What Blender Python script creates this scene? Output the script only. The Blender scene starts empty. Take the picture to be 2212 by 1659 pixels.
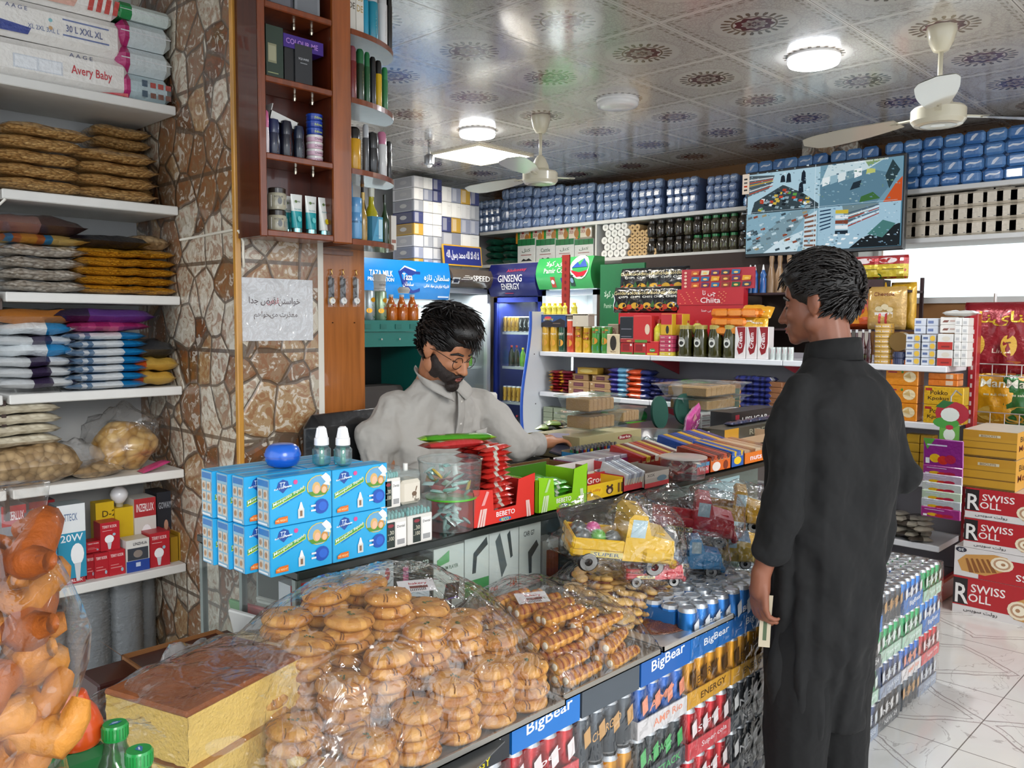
import bpy,math,random,unicodedata
from mathutils import Vector,Matrix,noise
PI=math.pi
rnd=random.Random(7)
SC=bpy.context.scene
COL=SC.collection
# ------------------------------------------------------------------ camera, sky, exposure
CAM_H=1.55
FPX=1828.55; IMW=2212.0; IMH=1659.0
PITCH=math.atan((829.5-697.09)/FPX)
AZ=math.radians(43.98328); ROLL=0.00585
f_=Vector((math.cos(AZ)*math.cos(PITCH),math.sin(AZ)*math.cos(PITCH),-math.sin(PITCH)))
r_=Vector((math.sin(AZ),-math.cos(AZ),0)); u_=r_.cross(f_)
CX_=r_*math.cos(ROLL)+u_*math.sin(ROLL)
CY_=-r_*math.sin(ROLL)+u_*math.cos(ROLL)
cam_d=bpy.data.cameras.new('camera'); cam=bpy.data.objects.new('camera',cam_d); COL.objects.link(cam)
cam.matrix_world=Matrix(((CX_.x,CY_.x,-f_.x,0),(CX_.y,CY_.y,-f_.y,0),(CX_.z,CY_.z,-f_.z,CAM_H),(0,0,0,1)))
cam_d.sensor_width=36; cam_d.lens=36*FPX/IMW; cam_d.clip_start=0.05
SC.camera=cam
SC.view_settings.view_transform='Standard'; SC.view_settings.look='None'
SC.view_settings.gamma=1; SC.view_settings.use_curve_mapping=False
SC.view_settings.exposure=0.22
cy=SC.cycles; cy.use_adaptive_sampling=True; cy.adaptive_threshold=.07; cy.adaptive_min_samples=16; cy.max_bounces=5; cy.diffuse_bounces=3; cy.glossy_bounces=2; cy.transmission_bounces=2; cy.transparent_max_bounces=8; cy.caustics_reflective=False; cy.caustics_refractive=False
wd=bpy.data.worlds.new('sky'); SC.world=wd; wd.use_nodes=True
wd.node_tree.nodes['Background'].inputs[0].default_value=(0.86,0.93,1.0,1)
wd.node_tree.nodes['Background'].inputs[1].default_value=1.75
sun_d=bpy.data.lights.new('sun','SUN'); sun_d.energy=1.5; sun_d.angle=math.radians(25); sun_d.color=(1,.97,.92)
sun=bpy.data.objects.new('sun',sun_d); COL.objects.link(sun)
sun.rotation_euler=Vector((0.3,1.0,-0.40)).to_track_quat('-Z','Y').to_euler()
# a photograph pixel seen on a real plane of the shop -> a point of the shop
def ray(px,py):
    a,b=px-IMW/2,IMH/2-py
    return CX_*a+CY_*b+f_*FPX
O_=Vector((0,0,CAM_H))
def UX(px,py,X0):d=ray(px,py); return O_+d*(X0/d.x)
def UY(px,py,Y0):d=ray(px,py); return O_+d*(Y0/d.y)
def UZ(px,py,Z0):d=ray(px,py); return O_+d*((Z0-CAM_H)/d.z)
# ------------------------------------------------------------------ colour and materials
_cc={}
def C(h):
    if isinstance(h,tuple):return h
    c=_cc.get(h)
    if c is None:
        v=[int(h[i:i+2],16)/255 for i in(0,2,4)]
        c=tuple((x/12.92 if x<=.04045 else((x+.055)/1.055)**2.4)for x in v); _cc[h]=c
    return c
def mixc(a,b,t):a=C(a); b=C(b); return tuple(a[i]*(1-t)+b[i]*t for i in range(3))
def mulc(a,k):a=C(a); return tuple(min(1,x*k)for x in a)
class NT:
    def __init__(s,name):
        s.m=bpy.data.materials.new(name); s.m.use_nodes=True; s.t=s.m.node_tree
        s.t.nodes.clear(); s.out=s.t.nodes.new('ShaderNodeOutputMaterial')
    def n(s,typ,ins=None,**kw):
        nd=s.t.nodes.new('ShaderNode'+typ)
        for k,v in kw.items():setattr(nd,k,v)
        for k,v in(ins or{}).items():s.put(nd.inputs[k],v)
        return nd
    def put(s,sock,v):
        if isinstance(v,E_):v=v.s
        if isinstance(v,bpy.types.NodeSocket):s.t.links.new(v,sock)
        elif isinstance(v,(tuple,list))and len(v)==3 and len(getattr(sock,'default_value',(0,0,0)))==4:sock.default_value=(*v,1)
        else:sock.default_value=v
    def math(s,op,*a):
        nd=s.t.nodes.new('ShaderNodeMath'); nd.operation=op
        for i,x in enumerate(a):s.put(nd.inputs[i],x)
        return E_(s,nd.outputs[0])
    def mix(s,fac,a,b):
        nd=s.t.nodes.new('ShaderNodeMix'); nd.data_type='RGBA'
        s.put(nd.inputs[0],fac)
        for k,v in((6,a),(7,b)):
            s.put(nd.inputs[k],v if not isinstance(v,(tuple,str))else(*C(v),1))
        return nd.outputs[2]
    def xyz(s,kind='Object'):
        tc=s.n('TexCoord'); sp=s.n('SeparateXYZ'); s.t.links.new(tc.outputs[kind],sp.inputs[0])
        return tc.outputs[kind],[E_(s,sp.outputs[i])for i in range(3)]
    def bump(s,h,strength,dist=0.002):
        return s.n('Bump',{'Height':h,'Strength':strength,'Distance':dist}).outputs[0]
    def principled(s,**kw):
        p=s.n('BsdfPrincipled')
        for k,v in kw.items():s.put(p.inputs[k.replace('_',' ')],v)
        s.t.links.new(p.outputs[0],s.out.inputs[0]); return p
class E_:
    def __init__(s,t,so):s.t=t; s.s=so
    def __add__(a,b):return a.t.math('ADD',a,b)
    def __sub__(a,b):return a.t.math('SUBTRACT',a,b)
    def __rsub__(a,b):return a.t.math('SUBTRACT',b,a)
    def __mul__(a,b):return a.t.math('MULTIPLY',a,b)
    def __truediv__(a,b):return a.t.math('DIVIDE',a,b)
    def __lt__(a,b):return a.t.math('LESS_THAN',a,b)
    def __gt__(a,b):return a.t.math('GREATER_THAN',a,b)
    __radd__=__add__; __rmul__=__mul__
    def f(a,op,*b):return a.t.math(op,a,*b)
def attr_mat(name,rough=.5,coat=0.,metal=0.,bump=0.,bscale=60.,vary=0.,sheen=0.,bdist=.002,crough=.1,sss=0.):
    t=NT(name)
    a=t.n('VertexColor',layer_name='Col').outputs[0]
    tex,_=t.xyz()
    if vary:
        nz=t.n('TexNoise',{'Vector':tex,'Scale':bscale*.5,'Detail':3.}).outputs[0]
        k=t.math('MULTIPLY_ADD',nz,vary*2,1-vary)
        hs=t.n('HueSaturation',{'Value':k,'Color':a}); a=hs.outputs[0]
    kw=dict(Base_Color=a,Roughness=rough,Metallic=metal,Coat_Weight=coat,Coat_Roughness=crough)
    if sheen:kw['Sheen_Weight']=sheen
    if bump:
        nz=t.n('TexNoise',{'Vector':tex,'Scale':bscale,'Detail':4.}).outputs[0]
        kw['Normal']=t.bump(nz,bump,bdist)
    t.principled(**kw); return t.m
M={}
M['card']=attr_mat('printed_card',.45,.25,vary=.05,bscale=30)
M['matte']=attr_mat('matte_paint',.75,vary=.08,bscale=20)
M['gloss']=attr_mat('glossy_plastic',.28,.5)
M['foil']=attr_mat('glossy_foil_bag',.3,.7,metal=.25,bump=.6,bscale=45,bdist=.006)
M['bagfilm']=attr_mat('printed_film_bag',.3,.6,bump=.7,bscale=60,bdist=.006,vary=.1)
M['metal']=attr_mat('painted_metal',.35,.2,metal=.7)
M['steel']=attr_mat('bare_metal',.28,0,metal=1.)
M['fabric']=attr_mat('woven_cotton',.85,bump=.25,bscale=350,bdist=.001,sheen=.3,vary=.05)
M['leather']=attr_mat('black_leather',.35,.3,bump=.4,bscale=18,bdist=.01)
M['pastry']=attr_mat('baked_pastry',.6,.15,bump=.8,bscale=90,vary=.28,bdist=.004)
M['cake']=attr_mat('sponge_cake',.9,bump=1.,bscale=160,vary=.12,bdist=.004)
M['skin']=attr_mat('skin',.5,.1,bump=.15,bscale=220,vary=.07,bdist=.001)
M['hair']=attr_mat('dark_hair',.45,.1,bump=.5,bscale=200,bdist=.002)
M['jar']=attr_mat('filled_glass',.12,.8,vary=.3,bscale=90)
M['wood']=None
def wood():
    t=NT('varnished_wood'); tex,(x,y,z)=t.xyz()
    mp=t.n('Mapping',{'Vector':tex,'Scale':(14,14,1.2)})
    nz=t.n('TexNoise',{'Vector':mp.outputs[0],'Scale':3.,'Detail':6.,'Distortion':.6}).outputs[0]
    a=t.n('VertexColor',layer_name='Col').outputs[0]
    hs=t.n('HueSaturation',{'Value':t.math('MULTIPLY_ADD',nz,1.1,.45),'Color':a})
    t.principled(Base_Color=hs.outputs[0],Roughness=.32,Coat_Weight=.5); return t.m
M['wood']=wood()
def granular(name,c1,c2,c3,scale,rough=.35):
    t=NT(name); tex,_=t.xyz()
    vo=t.n('TexVoronoi',{'Vector':tex,'Scale':scale})
    cr=t.n('ValToRGB',{'Fac':t.n('SeparateXYZ',{0:vo.outputs['Color']}).outputs[0]})
    e=cr.color_ramp.elements; e[0].color=(*C(c1),1); e[1].color=(*C(c2),1)
    k=t.math('MULTIPLY',vo.outputs['Distance'],1.0)
    col=t.mix(t.math('POWER',k,2.0),cr.outputs[0],c3)
    nz=t.n('TexNoise',{'Vector':tex,'Scale':scale*.25,'Detail':3.}).outputs[0]
    h=t.math('SUBTRACT',nz,t.math('MULTIPLY',k,.5))
    t.principled(Base_Color=col,Roughness=rough,Coat_Weight=.9,Coat_Roughness=.08,Normal=t.bump(h,.9,.008)); return t.m
M['peanut']=granular('bagged_peanuts','b58a52','d9b276','6e4a22',90)
M['pasta']=granular('bagged_yellow_pasta','c98a1c','dfa530','8d5a0c',120)
M['greyseed']=granular('bagged_pale_snack','a79b8c','d6d0c6','6d6257',70)
M['chipsbag']=granular('bagged_golden_rings','c99a4e','e6c07c','7c5224',34)
M['noodle']=granular('bagged_cream_discs','d8cfb8','efe8d4','a0937a',40)
M['brownbag']=granular('bagged_brown_crisps','8f7350','c3a67c','4e3a24',45)
M['crumb']=granular('cocoa_crumbs','6b3520','9c5a30','4a2212',300,.8)
def film(name,haze=.12,wr=25.,tint=(1,1,1),gl=.16,rough=.08):
    t=NT(name); tex,_=t.xyz()
    nz=t.n('TexNoise',{'Vector':tex,'Scale':wr,'Detail':2.,'Distortion':.8}).outputs[0]
    nz2=t.n('TexNoise',{'Vector':tex,'Scale':wr*.45,'Detail':2.,'Distortion':1.5}).outputs[0]
    bm=t.bump(nz,1.,.014 if wr>1 else 0.)
    tr=t.n('BsdfTransparent',{0:tint}); g=t.n('BsdfGlossy',{'Roughness':rough,'Normal':bm})
    df=t.n('BsdfDiffuse',{'Color':(.9,.9,.9),'Normal':bm})
    hz=t.math('MULTIPLY',t.math('GREATER_THAN',nz2,.62),haze*2)
    m1=t.n('MixShader',{0:t.math('ADD',hz,haze*.35)}); t.t.links.new(tr.outputs[0],m1.inputs[1]); t.t.links.new(df.outputs[0],m1.inputs[2])
    bf=t.n('NewGeometry').outputs['Backfacing']; fr=t.n('Fresnel',{'IOR':t.math('MULTIPLY_ADD',bf,-.76,1.45),'Normal':bm})
    m2=t.n('MixShader',{0:t.math('MINIMUM',t.math('ADD',fr.outputs[0],gl*.3),.9)})
    t.t.links.new(m1.outputs[0],m2.inputs[1]); t.t.links.new(g.outputs[0],m2.inputs[2])
    t.t.links.new(m2.outputs[0],t.out.inputs[0]); return t.m
M['film']=film('cling_film',.05)
M['bag']=film('clear_polythene',.05,18)
M['greybag']=film('cloudy_polythene',.75,14)
M['glass']=film('display_glass',.01,.5,(.95,.98,.97),.0,.02)
M['clearplastic']=film('clear_plastic_tub',.16,6,(.9,.96,.96),.12,.15)
M['greenglass']=film('green_bottle_plastic',.2,12,(.12,.55,.22),.2,.05)
M['blueliquid']=film('blue_liquid_bottle',.3,3,(.1,.75,.8),.2,.05)
def emit(name,col,s):
    t=NT(name); e=t.n('Emission',{'Color':(*C(col),1),'Strength':s}); t.t.links.new(e.outputs[0],t.out.inputs[0]); return t.m
M['lampwhite']=emit('lit_lamp_cool','f2f6ff',14)
M['lampwarm']=emit('lit_lamp_warm','fff3dc',12)
def scr():
    t=NT('lit_screen'); a=t.n('VertexColor',layer_name='Col').outputs[0]
    e=t.n('Emission',{'Color':a,'Strength':.8}); t.t.links.new(e.outputs[0],t.out.inputs[0]); return t.m
M['screen']=scr()
# ------------------------------------------------------------------ mesh builder
_tc={}
AR={}
for cp in range(0xFE80,0xFEFD):
    d=unicodedata.decomposition(chr(cp)).split()
    if len(d)==2:AR.setdefault(int(d[1],16),{})[d[0].strip('<>')]=cp
for cp in range(0xFB50,0xFBFF):
    d=unicodedata.decomposition(chr(cp)).split()
    if len(d)==2:AR.setdefault(int(d[1],16),{})[d[0].strip('<>')]=cp
def shape(s):
    if not any(0x600<=ord(c)<=0x6FF for c in s):return s
    s=s.replace('لا','\ufefb'); out=[]
    for i,c in enumerate(s):
        f=AR.get(ord(c))
        if not f:out.append(c); continue
        p=AR.get(ord(s[i-1]),{})if i else{}; n=s[i+1]if i+1<len(s)else ' '
        jp='initial' in p; jn=bool(AR.get(ord(n)))and 'initial' in f or(n=='\ufefb' and 'initial' in f)
        k='medial' if jp and jn else 'final' if jp else 'initial' if jn else 'isolated'
        out.append(chr(f.get(k,f.get('isolated',ord(c)))))
    return ''.join(reversed(out))
def text_geo(s):
    """unit-height flat letters: (verts, faces, width)"""
    if s in _tc:return _tc[s]
    c=bpy.data.curves.new('t','FONT'); c.body=shape(s); c.resolution_u=2; c.offset=.012
    o=bpy.data.objects.new('t',c); m=o.to_mesh()
    vs=[(v.co.x,v.co.y)for v in m.vertices]; fs=[tuple(p.vertices)for p in m.polygons]
    o.to_mesh_clear(); bpy.data.objects.remove(o); bpy.data.curves.remove(c)
    if not vs:vs=[(0,0)]
    x0=min(v[0]for v in vs); x1=max(v[0]for v in vs); y0=min(v[1]for v in vs); y1=max(v[1]for v in vs)
    h=max(y1-y0,.3); vs=[((x-x0)/h,(y-y0)/h)for x,y in vs]
    _tc[s]=(vs,fs,(x1-x0)/h); return _tc[s]
class MB:
    def __init__(s,M4=None):s.v=[]; s.f=[]; s.c=[]; s.X=M4 or Matrix()
    def add(s,vs,fs,col,X=None):
        n=len(s.v); T=s.X@X if X is not None else s.X
        s.v+=[T@Vector(v)for v in vs]
        s.f+=[tuple(i+n for i in f)for f in fs]
        if isinstance(col,list):s.c+=[C(c)for c in col]
        else:s.c+=[C(col)]*len(fs)
        return s
    def box(s,x0,y0,z0,x1,y1,z1,col,X=None,cols=None,top=None):
        v=[(x0,y0,z0),(x1,y0,z0),(x1,y1,z0),(x0,y1,z0),(x0,y0,z1),(x1,y0,z1),(x1,y1,z1),(x0,y1,z1)]
        f=[(0,3,2,1),(4,5,6,7),(0,1,5,4),(1,2,6,5),(2,3,7,6),(3,0,4,7)]
        c=[col]*6
        if top:c[1]=top
        if cols:
            for k,q in cols.items():c['bt fr kl'.replace(' ','').index(k)]=q  # bottom top front right k=back left
        return s.add(v,f,c,X)
    def rbox(s,x0,y0,z0,x1,y1,z1,r,col,X=None):
        """box with chamfered edges"""
        r=min(r,(x1-x0)/2.01,(y1-y0)/2.01,(z1-z0)/2.01)
        vs=[]; idx={}
        for i in(0,1):
            for j in(0,1):
                for k in(0,1):
                    p=[(x0,x1)[i],(y0,y1)[j],(z0,z1)[k]]; sg=[(1,-1)[i],(1,-1)[j],(1,-1)[k]]
                    for a in range(3):
                        q=[p[b]+(0 if b==a else sg[b]*r)for b in range(3)]
                        idx[i,j,k,a]=len(vs); vs.append(q)
        fs=[]
        for a in range(3):
            b,c=(a+1)%3,(a+2)%3
            for e in(0,1):
                L=[]
                for(p,q)in((0,0),(1,0),(1,1),(0,1)):
                    t=[0,0,0]; t[a]=e; t[b]=p; t[c]=q; L.append(idx[(*t,a)])
                fs.append(tuple(L if e else reversed(L)))
                for g in(0,1):  # edge strips: edge along axis c shared by faces a(e), b(g)
                    t0=[0,0,0]; t0[a]=e; t0[b]=g; t0[c]=0; t1=list(t0); t1[c]=1
                    L=[idx[(*t0,a)],idx[(*t1,a)],idx[(*t1,b)],idx[(*t0,b)]]
                    fs.append(tuple(L if(e ^ g)else reversed(L)))
        for i in(0,1):
            for j in(0,1):
                for k in(0,1):
                    L=[idx[i,j,k,a]for a in range(3)]; fs.append(tuple(L if(i+j+k)%2 else reversed(L)))
        return s.add(vs,fs,col,X)
    def lathe(s,prof,col,n=16,X=None,cap=True):
        """prof: [(r, z[, col])] around z"""
        vs=[]; fs=[]; cs=[]
        for p in prof:
            for i in range(n):
                a=2*PI*i/n; vs.append((p[0]*math.cos(a),p[0]*math.sin(a),p[1]))
        for j in range(len(prof)-1):
            cc=prof[j][2]if len(prof[j])>2 else col
            for i in range(n):
                k=(i+1)%n; fs.append((j*n+i,j*n+k,(j+1)*n+k,(j+1)*n+i)); cs.append(cc)
        if cap:
            if prof[0][0]>1e-5:fs.append(tuple(reversed(range(n)))); cs.append(prof[0][2]if len(prof[0])>2 else col)
            if prof[-1][0]>1e-5:fs.append(tuple((len(prof)-1)*n+i for i in range(n))); cs.append(prof[-1][2]if len(prof[-1])>2 else col)
        return s.add(vs,fs,cs,X)
    def cyl(s,p,q,r,col,n=10,r2=None):
        p=Vector(p); q=Vector(q); d=q-p; L=d.length
        R=d.to_track_quat('Z','Y').to_matrix().to_4x4()
        return s.lathe([(r,0),(r if r2 is None else r2,L)],col,n,Matrix.Translation(p)@R)
    def tube(s,pts,r,col,n=8,closed=False):
        pts=[Vector(p)for p in pts]; m=len(pts); vs=[]; fs=[]
        rr=r if isinstance(r,(list,tuple))else[r]*m
        up=Vector((0.13,.21,1)).normalized()
        for i,p in enumerate(pts):
            d=(pts[min(i+1,m-1)]-pts[max(i-1,0)]).normalized()
            if abs(d.dot(up))>.95:up=Vector((1,.1,.1)).normalized()
            a=d.cross(up).normalized(); b=a.cross(d).normalized()
            for k in range(n):
                t=2*PI*k/n; vs.append(p+(a*math.cos(t)+b*math.sin(t))*rr[i])
        for i in range(m-1):
            for k in range(n):
                l=(k+1)%n; fs.append((i*n+k,i*n+l,(i+1)*n+l,(i+1)*n+k))
        fs.append(tuple(range(n))); fs.append(tuple((m-1)*n+k for k in reversed(range(n))))
        return s.add(vs,fs,col)
    def rings(s,R,col,cap=True,cf=None):
        """R: list of rings, each a list of points of the same length"""
        n=len(R[0]); vs=[p for r in R for p in r]; fs=[]; cs=[]
        for j in range(len(R)-1):
            for i in range(n):
                k=(i+1)%n; fs.append((j*n+i,j*n+k,(j+1)*n+k,(j+1)*n+i)); cs.append(cf(j/(len(R)-1),i/n)if cf else col)
        if cap:fs.append(tuple(reversed(range(n)))); fs.append(tuple((len(R)-1)*n+i for i in range(n))); cs+=[cs[0],cs[-1]]
        return s.add(vs,fs,cs)
    def ell(s,c,r,col,n=14,m=9,X=None,e=1.0,nz=0.,sc=10.,cf=None):
        """(super)ellipsoid"""
        vs=[]; fs=[]; cs=[]; sp=lambda t,p:math.copysign(abs(t)**p,t)
        for j in range(m+1):
            ph=-PI/2+PI*j/m
            for i in range(n):
                th=2*PI*i/n
                d=Vector((sp(math.cos(ph),e)*sp(math.cos(th),e),sp(math.cos(ph),e)*sp(math.sin(th),e),sp(math.sin(ph),e)))
                p=Vector((c[0]+r[0]*d.x,c[1]+r[1]*d.y,c[2]+r[2]*d.z))
                if nz:p+=d*nz*noise.noise(p*sc)
                vs.append(p)
        for j in range(m):
            for i in range(n):
                k=(i+1)%n; fs.append((j*n+i,j*n+k,(j+1)*n+k,(j+1)*n+i))
                cs.append(cf(j/m,i/n)if cf else col)
        return s.add(vs,fs,cs,X)
    def grid(s,fn,nu,nv,col,cf=None,X=None):
        vs=[fn(i/nu,j/nv)for j in range(nv+1)for i in range(nu+1)]; fs=[]; cs=[]
        for j in range(nv):
            for i in range(nu):
                a=j*(nu+1)+i; fs.append((a,a+1,a+nu+2,a+nu+1)); cs.append(cf((i+.5)/nu,(j+.5)/nv)if cf else col)
        return s.add(vs,fs,cs,X)
    def pillow(s,w,d,h,col,cf=None,nz=.15,seed=0,nu=12,nv=8,ex=3,X=None,seam=.06):
        """a filled bag lying flat: w along x, d along y, h thick; centred, resting on z=0"""
        so=Vector((seed*3.7,seed*1.3,0))
        def pt(u,v,sg):
            a,b=2*u-1,2*v-1
            t=max(0,(1-abs(a)**ex)*(1-abs(b)**ex))**.45
            x=a*w/2*(1-.05*(1-abs(b))*seam); y=b*d/2
            k=noise.noise(Vector((x,y,sg))*(2.2/max(w,d)*1.6)+so)*nz
            k2=noise.noise(Vector((x,y,sg))*(7/max(w,d))+so)*nz*.5
            return Vector((x,y,h/2+sg*h/2*t*(1+k+k2)))
        s.grid(lambda u,v:pt(u,v,1),nu,nv,col,cf,X)
        s.grid(lambda u,v:pt(1-u,v,-1),nu,nv,col,(lambda u,v:cf(1-u,v))if cf else None,X)
        return s
    def ops(s,P0,U,V,ops,off=.0004):
        """print flat marks on the face with corner P0 and edges U (right), V (up); sizes in metres along each edge's unit fraction"""
        P0=Vector(P0); U=Vector(U); V=Vector(V); N=U.cross(V).normalized(); lu,lv=U.length,V.length
        for k,op in enumerate(ops):
            o=N*off*(k*.35+1); q=lambda x,y:P0+U*x+V*y+o
            if op[0]=='r':_,x0,y0,x1,y1,c=op; s.add([q(x0,y0),q(x1,y0),q(x1,y1),q(x0,y1)],[(0,1,2,3)],c)
            elif op[0]=='p':s.add([q(x,y)for x,y in op[1]],[tuple(range(len(op[1])))],op[2])
            elif op[0]=='e':
                _,x,y,rx,ry,c=op[:6]; n=14; s.add([q(x+rx*math.cos(2*PI*i/n),y+ry*math.sin(2*PI*i/n))for i in range(n)],[tuple(range(n))],c)
            elif op[0]=='t':
                _,t,x,y,h,c=op[:6]; wf=op[6]if len(op)>6 else None; rot=op[7]if len(op)>7 else 0; sk=op[8]if len(op)>8 else 0
                vs,fs,w=text_geo(t); hh=h*lv; ww=(wf*lu)if wf else w*hh; kx=ww/max(w,.01)
                if rot:  # quarter turns: text runs up the face
                    pts=[P0+U*x+V*y+o+(V.normalized()*(a*kx)-U.normalized()*(b*hh))for a,b in vs]if rot==1 else[P0+U*x+V*y+o+(-V.normalized()*(a*kx)+U.normalized()*(b*hh))for a,b in vs]
                else:pts=[P0+U*x+V*y+o+U.normalized()*(a*kx)+V.normalized()*(b*hh+a*kx*sk)for a,b in vs]
                s.add(pts,fs,c)
        return s
    def front(s,x0,z0,x1,z1,y,ops):return s.ops((x0,y,z0),(x1-x0,0,0),(0,0,z1-z0),ops)
    def lside(s,y0,z0,y1,z1,x,ops):return s.ops((x,y1,z0),(0,y0-y1,0),(0,0,z1-z0),ops)  # face towards -x, right edge at y0
    def rside(s,y0,z0,y1,z1,x,ops):return s.ops((x,y0,z0),(0,y1-y0,0),(0,0,z1-z0),ops)
    def topf(s,x0,y0,x1,y1,z,ops):return s.ops((x0,y0,z),(x1-x0,0,0),(0,y1-y0,0),ops)
    def wrap(s,r,z0,z1,a0,a1,ops,c=(0,0)):
        """print on the round side of an upright cylinder; a: angles (deg, 270 = facing -y), right = increasing a"""
        t=MB(); t.front(0,z0,1,z1,0,ops)
        for v in t.v:
            a=math.radians(a0+(a1-a0)*v.x); rr=r+.0006-v.y
            v.x=c[0]+rr*math.cos(a); v.y=c[1]+rr*math.sin(a)
        return s.add(t.v,t.f,t.c)
    def obj(s,name,mat,parent=None,smooth=False,mods=None):
        me=bpy.data.meshes.new(name)
        me.from_pydata([tuple(v)for v in s.v],[],s.f)
        ca=me.color_attributes.new('Col','BYTE_COLOR','CORNER')
        buf=[]
        for f,c in zip(s.f,s.c):buf+=[c[0],c[1],c[2],1.0]*len(f)
        ca.data.foreach_set('color',buf)
        if smooth:
            me.polygons.foreach_set('use_smooth',[True]*len(s.f))
            if smooth is not True:me.set_sharp_from_angle(angle=math.radians(smooth))
        me.materials.append(M[mat]if isinstance(mat,str)else mat)
        o=bpy.data.objects.new(name,me); COL.objects.link(o)
        if parent:o.parent=parent
        for m in mods or[]:
            md=o.modifiers.new(m[0],m[0])
            for k,v in m[1].items():setattr(md,k,v)
        return o
def tag(o,label=None,cat=None,group=None,kind=None):
    if label:
        o['label']=label
        if not 4<=len(label.split())<=16:print('LABEL LEN',len(label.split()),label)
    if cat:o['category']=cat
    if group:o['group']=group
    if kind:o['kind']=kind
    return o
def empty(name,loc=(0,0,0),rz=0,label=None,cat=None,group=None):
    o=bpy.data.objects.new(name,None); COL.objects.link(o); o.empty_display_size=.02
    o.location=loc; o.rotation_euler=(0,0,rz); return tag(o,label,cat,group)
def copy_tree(o,parent=None):
    c=o.copy(); COL.objects.link(c)
    if parent is not None:c.parent=parent
    for ch in[x for x in KIDS.get(o.name,list(o.children))]:copy_tree(ch,c)
    return c
KIDS={}
def put(o,loc,rz=None,label=None,group=None,scale=None,rot=None):
    o.location=loc
    if rz is not None:o.rotation_euler=(0,0,rz)
    if rot is not None:o.rotation_euler=rot
    if scale is not None:o.scale=scale if isinstance(scale,(tuple,list))else(scale,)*3
    if label:tag(o,label)
    if group:o['group']=group
    return o
class Proto:
    """first use places the thing itself, later ones copy it with its parts"""
    def __init__(s,make):s.make=make; s.o=None; s.kids=None
    def __call__(s,loc,rz=0,label=None,group=None,scale=None,rot=None):
        if s.o is None:s.o=s.make(); s.kids=list(s.o.children_recursive); o=s.o; s.used=True
        else:o=s.copy(s.o,None)
        return put(o,loc,rz,label,group,scale,rot)
    def copy(s,o,parent):
        c=o.copy(); COL.objects.link(c)
        if parent is not None:c.parent=parent
        for ch in o.children:s.copy(ch,c)
        return c
def struct(o):o['kind']='structure'; return o
ORD=['first','second','third','fourth','fifth','sixth','seventh','eighth','ninth','tenth','eleventh','twelfth','thirteenth','fourteenth','fifteenth','sixteenth','seventeenth','eighteenth','nineteenth','twentieth','twenty-first','twenty-second','twenty-third','twenty-fourth']
RV=-PI/2  # rotation of things on the far right wall, which face -x
# ================================================================== the room
ZC=2.872; TX,TY=2.905,2.508  # ceiling height; centre of one ceiling tile
XW,YW=6.45,6.5  # far walls
def stone():
    t=NT('stone_pattern_tile'); tex,(x,y,z)=t.xyz()
    zz=z+x*0.0
    row=t.math('FLOOR',zz/.29); fz=zz/.29-row
    off=t.n('CombineXYZ',{0:0.,1:0.,2:row*.0})
    mp=t.n('Mapping',{'Vector':tex,'Scale':(1,1,.85)})
    dn=t.n('TexNoise',{'Vector':mp.outputs[0],'Scale':5.,'Detail':2.})
    wv=t.n('VectorMath',{0:dn.outputs['Color'],1:(.06,.06,.06)},operation='MULTIPLY')
    ad=t.n('VectorMath',{0:mp.outputs[0],1:wv.outputs[0]},operation='ADD')
    vo=t.n('TexVoronoi',{'Vector':ad.outputs[0],'Scale':8.5}); ve=t.n('TexVoronoi',{'Vector':ad.outputs[0],'Scale':8.5},feature='DISTANCE_TO_EDGE')
    sp=t.n('SeparateXYZ',{0:vo.outputs['Color']})
    cr=t.n('ValToRGB',{'Fac':sp.outputs[0]}); cr.color_ramp.interpolation='CONSTANT'
    e=cr.color_ramp.elements
    cs=['6b4a30','a88a66','86664a','b5a995','94765a','c6bba8','7b583c']
    e[0].color=(*C(cs[0]),1); e[1].position=.999; e[1].color=(*C(cs[-1]),1)
    for i,c in enumerate(cs[1:-1]):q=e.new((i+1)/7); q.color=(*C(c),1)
    nz=t.n('TexNoise',{'Vector':tex,'Scale':22.,'Detail':5.,'Distortion':2.}).outputs[0]
    k=t.math('MULTIPLY',t.math('GREATER_THAN',nz,.55),.55)
    col=t.mix(k,cr.outputs[0],'8a4f28')
    col=t.mix(t.math('MULTIPLY',t.math('LESS_THAN',nz,.42),.5),col,'e8e2d6')
    ed=E_(t,ve.outputs[0])
    g=t.math('MAXIMUM',ed<.035,t.math('MAXIMUM',fz<.03,fz>.985))
    col=t.mix(t.math('MULTIPLY',g,.85),col,'5a4a3c')
    h=t.math('MINIMUM',ed*6.,.5)
    t.principled(Base_Color=col,Roughness=.28,Coat_Weight=.4,Normal=t.bump(h,.8,.01)); return t.m
M['stone']=stone()
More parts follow.
